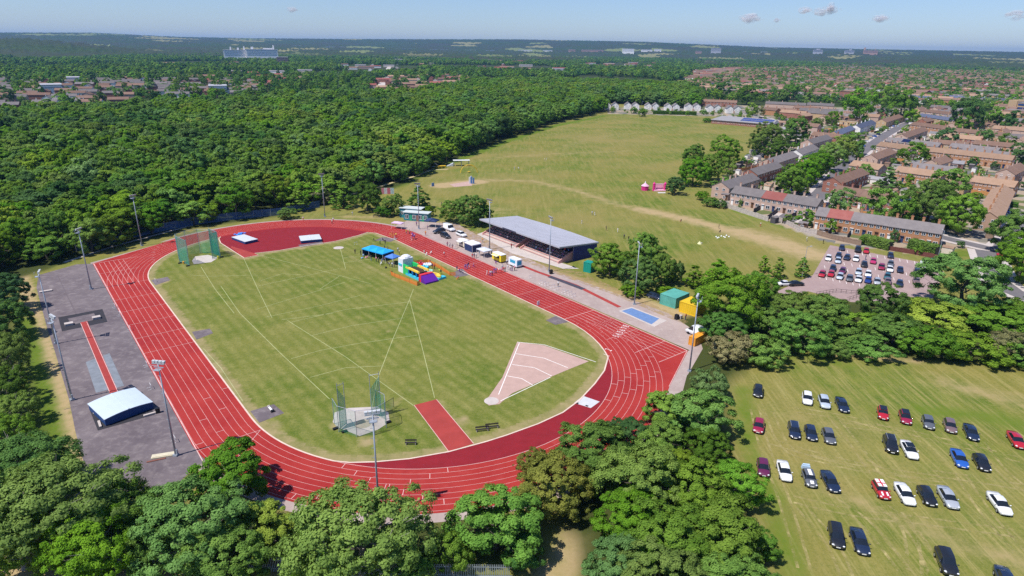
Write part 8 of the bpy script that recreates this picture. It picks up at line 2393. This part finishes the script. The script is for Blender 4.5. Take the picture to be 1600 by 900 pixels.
# coloured balloons, cones, bags
o = thing('balloon_bunch', 'bunch of purple balloons on the outer lane', 'balloons', (*G(646, 374), 0), 0)
for i in range(9):
    b = MB(); b.ball((nr.uniform(-.5, .5), nr.uniform(-.5, .5), 1.6 + nr.uniform(-.4, .5)), .26, 8, 6, 0, (1, 1, 1.15)); b.build('balloon', CL['purple' if i % 3 else 'pink'], o, True)
b = MB(); b.tube((0, 0, 0), (0, 0, 1.5), .02, .02, 4); b.box((0, 0, .1), (.3, .3, .2)); b.build('string', BLACK, o)
for i, (px, py) in enumerate(((1119, 370), (1123, 371), (1127, 369), (1131, 370), (1135, 368), (1139, 370), (1121, 372), (1133, 371))):
    o = thing('training_cone', 'tiny white training cone on the field beside the sitting dark figure', 'cone', (*G(px, py), 0), 0, 'white cones on the playing field')
    b = MB(); b.tube((0, 0, .02), (0, 0, .34), .26, .06, 8); b.build('cone', WHITEP, o); b = MB(); b.box((0, 0, .015), (.55, .55, .03)); b.build('base', WHITEP, o)
o = thing('pale_tent', 'tiny pale yellow pop-up tent on the playing field', 'tent', (*G(1093, 381), 0), .4)
b = MB(); b.tube((0, 0, 0), (0, 0, .9), .8, .06, 5); b.build('cloth', M('cloth_pale_yellow', (.70, .68, .38), .8), o)
b = MB(); b.box((.8, 0, .2), (.5, .3, .4)); b.build('flap', CL['cream'], o)
for i, (px, py, c, lab) in enumerate(((572, 403, 'pink', 'pink bag on the grass left of the blue gazebo'), (566, 404, 'sky', 'pale blue bag at the left end of the bags row'), (603, 419, 'black', 'black bag below the smaller blue gazebo'), (628, 408, 'red', 'red bag near the white inflatable tower'))):
    o = thing('sports_bag', lab, 'bag', (*G(px, py), 0), rng.uniform(0, 3)); b = MB(); b.ball((0, 0, .22), .42, 8, 5, 0, (1.3, .7, .55)); b.build('body', CL[c], o, True); b = MB(); b.path([(-.3, 0, .42), (-.15, 0, .6), (.15, 0, .6), (.3, 0, .42)], .03, 5); b.build('handle', BLACK, o)
# ------------------------------------------------------------------ far masses of trees, far landmarks, clouds
def band(poly_px, step, keep=1.0, z=0.0):
    A = in_view(scatter([G(x, y, z) for x, y in poly_px], step, step * .42))
    return A[nr.random(len(A)) < keep]


TERR = []
# garden and street greenery among the far rows at the right
A = band(((1100, 150), (1310, 156), (1480, 162), (1700, 172), (1700, 113), (1480, 107), (1330, 102), (1180, 103), (1060, 128)), 15, .62, 6)
tag(mass('estate_greenery', A, 'low', ['deep', 'dark', 'mid', 'wood', 'bright'], (5, 11), (6, 14)), 'many green garden trees scattered among the far rows of the right-hand estate', 'trees', kind='stuff')
A = band(((-80, 166), (60, 168), (240, 158), (330, 152), (560, 150), (640, 153), (760, 140), (760, 112), (560, 112), (330, 117), (100, 120), (-80, 126)), 17, .27, 6)
A2 = band(((330, 150), (480, 142), (590, 148), (590, 112), (330, 114)), 13, .26, 6)
A = np.concatenate([A, A2])
rx = np.array([G(588, 152), G(600, 125), G(606, 108)])
A = A[dist_seg(A[:, 0], A[:, 1], [tuple(p) for p in rx]) > 14]
tag(mass('estate_trees', A, 'low', ['dark', 'mid', 'deep', 'wood', 'dark', 'grey'], (7, 14), (8, 15)), 'many dark green trees around the houses beyond the wood', 'trees', kind='stuff')
# belt of woodland and parkland from one to three kilometres
A = band(((-150, 128), (330, 120), (760, 116), (900, 126), (1060, 124), (1110, 106), (1330, 103), (1480, 108), (1750, 116), (1750, 101), (1300, 93), (800, 86), (400, 84), (-150, 84)), 15.5, .88, 6)
A = A[np.array([mnoise.noise(Vector((float(x) * .004, float(y) * .0025, 1.7))) + .35 * mnoise.noise(Vector((float(x) * .015, float(y) * .01, 8.0))) for x, y in A]) > -.06]
tag(mass('distant_woods', A, 'far', ['dark', 'mid', 'deep', 'wood', 'dark'], (8, 16), (10, 19)), 'belts of distant dark trees stretching to the low hills', 'trees', kind='stuff')

# landmarks on the horizon
LWH = M('far_white_cladding', (.90, .86, .84), .7, var=.04); LGR = M('far_grey_concrete', (.42, .42, .45), .8, var=.1); LBR = M('far_brown_brick', (.42, .26, .20), .8, var=.1); LGL = M('far_window_band', (.10, .13, .18), .3, var=.1)


def block(px, top, wpx, D, label, name='office_building', cat='building', m=None, floors=4, dp=30, extras=(), hmin=9):
    """far building at ground distance D whose roof line is seen at height `top` in the photograph"""
    hz = 62.4 + 24.4 * px / 1600
    x = (px - 800) / FPX * D * _cp; y = D; W_ = wpx * D / FPX; z0 = max(0, float(far_height(np.float64(math.hypot(x, y)), np.float64(math.atan2(x, y)))) - 3) if D > 2700 else 0
    H_ = max(hmin, CAMH - (top - hz) * D / FPX - z0)
    o = thing(name, label, cat, (x, y, z0), math.atan2(-x, y))
    m = m or LWH
    b = MB(); b.box((0, dp / 2, H_ / 2), (W_, dp, H_)); b.build('wall', m, o)
    r = MB(); r.box((0, dp / 2, H_ + .5), (W_ + 1.5, dp + 1.5, 1.0)); ro = r.build('roof', LGR, o)
    for i in range(floors):
        g = MB(); g.box((0, -.2, H_ * (1 - .5 * (i + .6) / floors)), (W_ * .94, .6, H_ * .5 / floors * .12)); g.build('window_band', LGL, o)
    for (fx, fw, fh) in extras:
        e = MB(); e.box((fx * W_, dp / 2, H_ + 1 + fh * 20 / 2), (fw * W_, dp * .5, fh * 20)); e.build('roof_plant', m, ro)
    return o


block(361, 77, 34, 2500, 'large white hospital block on the skyline at the left, left wing', 'hospital_building', floors=4, dp=60, extras=((-.2, .06, .5), (.1, .08, .35), (.35, .05, .6)))
block(402, 76.3, 44, 2520, 'large white hospital block on the skyline at the left, right wing', 'hospital_building', floors=4, dp=60, extras=((-.3, .08, .4), (.2, .3, .2), (.38, .04, .7)))
block(1272, 78, 13, 5400, 'pale tower block on the right skyline, leftmost of the three', 'tower_block', floors=8, m=LGR, dp=30, extras=((0, .4, .3),))
block(1321, 79, 13, 5400, 'pale tower block on the right skyline, middle of the three', 'tower_block', floors=8, m=LGR, dp=30, extras=((.1, .3, .3),))
block(1354, 79, 19, 5300, 'brown slab tower with roof masts on the right skyline, biggest of the three', 'tower_block', floors=7, m=LBR, dp=30, extras=((-.42, .12, .9), (.3, .04, .6)))
block(976, 76, 17, 5400, 'white office cube on the middle skyline', floors=4, dp=50); block(1113, 75.5, 14, 5400, 'pale grey office tower on the skyline right of the white cube', floors=6, m=LGR, dp=40); block(1086, 79.5, 9, 5400, 'pinkish building on the skyline beside the grey office tower', m=LBR, floors=3)
for px, top, w, D, lab in ((461, 78, 22, 5700, 'low white hall on the skyline right of the hospital'), (518, 77.5, 28, 5700, 'long white hall on the skyline left of centre'), (625, 77.5, 22, 5700, 'pinkish white hall on the skyline at the centre'), (680, 79, 26, 5700, 'white warehouse on the skyline, first right of centre'), (728, 78, 18, 5700, 'white warehouse on the skyline, second right of centre'), (760, 80, 14, 5700, 'small pale warehouse before the pale fields'), (815, 77.5, 20, 5700, 'flat white shed under the pale fields'), (850, 78, 14, 5700, 'second flat white shed under the pale fields'), (888, 77, 10, 5700, 'pale shed left of the pinkish long hall'), (920, 77.5, 32, 5700, 'long pinkish hall left of the white office cube'), (1005, 77.5, 16, 5700, 'pale hall right of the white office cube'), (1022, 77, 10, 5700, 'grey hall between the cube and the grey tower'), (1159, 81, 8, 5700, 'small white block right of the grey office tower'), (1190, 83, 12, 5700, 'small white hall on the skyline left of the towers'),
        (100, 123, 22, 1010, 'long white flat roofed hall in the estate beyond the wood at the left'), (325, 133.5, 24, 860, 'white flat roofed hall half hidden by trees beyond the wood'), (58, 135, 26, 830, 'white row building beyond the wood at the far left'), (433, 87, 16, 2100, 'red brick building below the hospital among trees')):
    block(px, top, w, D, lab, 'warehouse', floors=1, dp=30, m=(LBR if 'red' in lab or 'pinkish' in lab else LWH))
# radio masts and pylons
for px, lab in ((1395, 'far pylon on the right horizon, left one'), (1490, 'far pylon on the right horizon, right one')):
    x, y = G(px, 89.0); k_ = 5200 / y; x, y = x * k_, 5200
    o = thing('pylon', lab, 'pylon', (x, y, 0)); b = MB()
    for sx in (-1, 1): b.tube((sx * 5, 0, 0), (sx * .8, 0, 62), .9, .5, 4)
    b.build('lattice_leg', LGR, o); b = MB()
    for z in (42, 50, 58): b.box((0, 0, z), (16 - (z - 42) * .4, .8, .8))
    b.build('cross_arm', LGR, o)

# small fair-weather clouds
CLOUDM = bpy.data.materials.new('cloud_vapour'); nt, out = nodes_of(CLOUDM)
tr_ = nt.nodes.new('ShaderNodeBsdfTransparent'); df_ = nt.nodes.new('ShaderNodeBsdfDiffuse'); tl_ = nt.nodes.new('ShaderNodeBsdfTranslucent'); m1 = nt.nodes.new('ShaderNodeMixShader'); m2 = nt.nodes.new('ShaderNodeMixShader')
df_.inputs[0].default_value = (.95, .90, .90, 1); tl_.inputs[0].default_value = (.95, .90, .90, 1); m1.inputs[0].default_value = .6; m2.inputs[0].default_value = .11
nt.links.new(df_.outputs[0], m1.inputs[1]); nt.links.new(tl_.outputs[0], m1.inputs[2]); nt.links.new(tr_.outputs[0], m2.inputs[1]); nt.links.new(m1.outputs[0], m2.inputs[2]); nt.links.new(m2.outputs[0], out.inputs['Surface'])
for i, (px, py, w, h, lab) in enumerate(((1172, 29, 38, 14, 'small soft white cloud left of the cloud pair'), (1257, 16, 26, 9, 'faint flat cloud left of the double cloud'), (1281, 19, 24, 13, 'left puff of the brightest double cloud'), (1299, 14, 26, 16, 'right puff of the brightest double cloud'), (1375, 29, 30, 10, 'faint pale cloud right of the double cloud'), (1588, 24, 34, 14, 'small cloud at the right edge of the sky'), (456, 15, 18, 8, 'tiny faint cloud in the left half of the sky'), (1214, 32, 12, 6, 'tiny cloud below the flat one'))):
    D = 9000.0; k_ = FWD + RGT * ((px - 800) / FPX) + UPV * (-(py - 450) / FPX); t = D / k_.y
    c = Vector((0, 0, CAMH)) + k_ * t
    W_, H_ = w * t / FPX * .62, h * t / FPX * .62
    b = MB(); g_ = random.Random(i)
    for q in range(46):
        u_ = g_.gauss(0, .42); v_ = g_.gauss(0, .36); k2 = max(.12, 1 - (abs(u_)) ** 1.5)
        r_ = W_ * g_.uniform(.10, .30) * k2
        b.ball((W_ * u_, W_ * .5 * v_, H_ * (g_.uniform(-.55, .8) * k2 - .1)), r_, 9, 6, 0, (1.15, 1, min(.85, H_ / W_ * 1.5)))
    o = b.build('cloud', CLOUDM, smooth=True, loc=tuple(c)); tag(o, lab, 'cloud', 'small clouds')
# ------------------------------------------------------------------ light, sky, air, output
HAZE = 5.5e-5
SUN_EL = R(60.2); sdx, sdy = 0.843, 0.538           # shadows fall along (+.84, +.54)
sl = bpy.data.lights.new('sun', 'SUN'); sl.energy = 4.3; sl.angle = R(0.53); sl.color = (1.0, 0.955, 0.88)
so = bpy.data.objects.new('sun', sl); COL.objects.link(so)
dirv = Vector((sdx * math.cos(SUN_EL), sdy * math.cos(SUN_EL), -math.sin(SUN_EL))).normalized()
so.rotation_euler = dirv.to_track_quat('-Z', 'Y').to_euler(); so.location = (-200, -100, 400)
w = bpy.data.worlds.new('World'); SC.world = w; w.use_nodes = True
nt = w.node_tree
for n_ in list(nt.nodes): nt.nodes.remove(n_)
wo = nt.nodes.new('ShaderNodeOutputWorld'); bg = nt.nodes.new('ShaderNodeBackground'); sk = nt.nodes.new('ShaderNodeTexSky')
sk.sky_type = 'NISHITA'; sk.sun_disc = False; sk.sun_elevation = SUN_EL; sk.sun_rotation = math.atan2(-sdx, -sdy)
sk.altitude = 60; sk.air_density = 1.0; sk.dust_density = 0.25; sk.ozone_density = 5.0
bg.inputs['Strength'].default_value = 0.145
nt.links.new(mixc(nt, 1.0, sk.outputs[0], (0.53, 0.575, 0.71), 'MULTIPLY'), bg.inputs[0]); nt.links.new(bg.outputs[0], wo.inputs[0])

if HAZE:
    mb = MB(); mb.box((0, 7000, 88), (24000, 19000, 260)); hz = mb.build('haze', bpy.data.materials.new('air'))
    nt, out = nodes_of(hz.data.materials[0]); pv = nt.nodes.new('ShaderNodeVolumePrincipled')
    pv.inputs['Color'].default_value = (0.26, 0.52, 1.0, 1); pv.inputs['Density'].default_value = HAZE; pv.inputs['Anisotropy'].default_value = 0.2
    nt.links.new(pv.outputs[0], out.inputs['Volume'])
    tag(hz, kind='stuff')

SC.view_settings.view_transform = 'Standard'; SC.view_settings.look = 'None'
SC.view_settings.exposure = 0.35; SC.view_settings.gamma = 1.0; SC.view_settings.use_curve_mapping = False
SC.display_settings.display_device = 'sRGB'
SC.render.engine = 'CYCLES'
cy = SC.cycles
cy.max_bounces = 6; cy.diffuse_bounces = 4; cy.glossy_bounces = 2; cy.transmission_bounces = 3; cy.transparent_max_bounces = 24; cy.volume_bounces = 1
cy.caustics_reflective = False; cy.caustics_refractive = False
cy.use_denoising = False; cy.denoiser = 'OPENIMAGEDENOISE'; cy.denoising_input_passes = 'RGB_ALBEDO_NORMAL'; cy.denoising_prefilter = 'ACCURATE'
SC.render.film_transparent = False
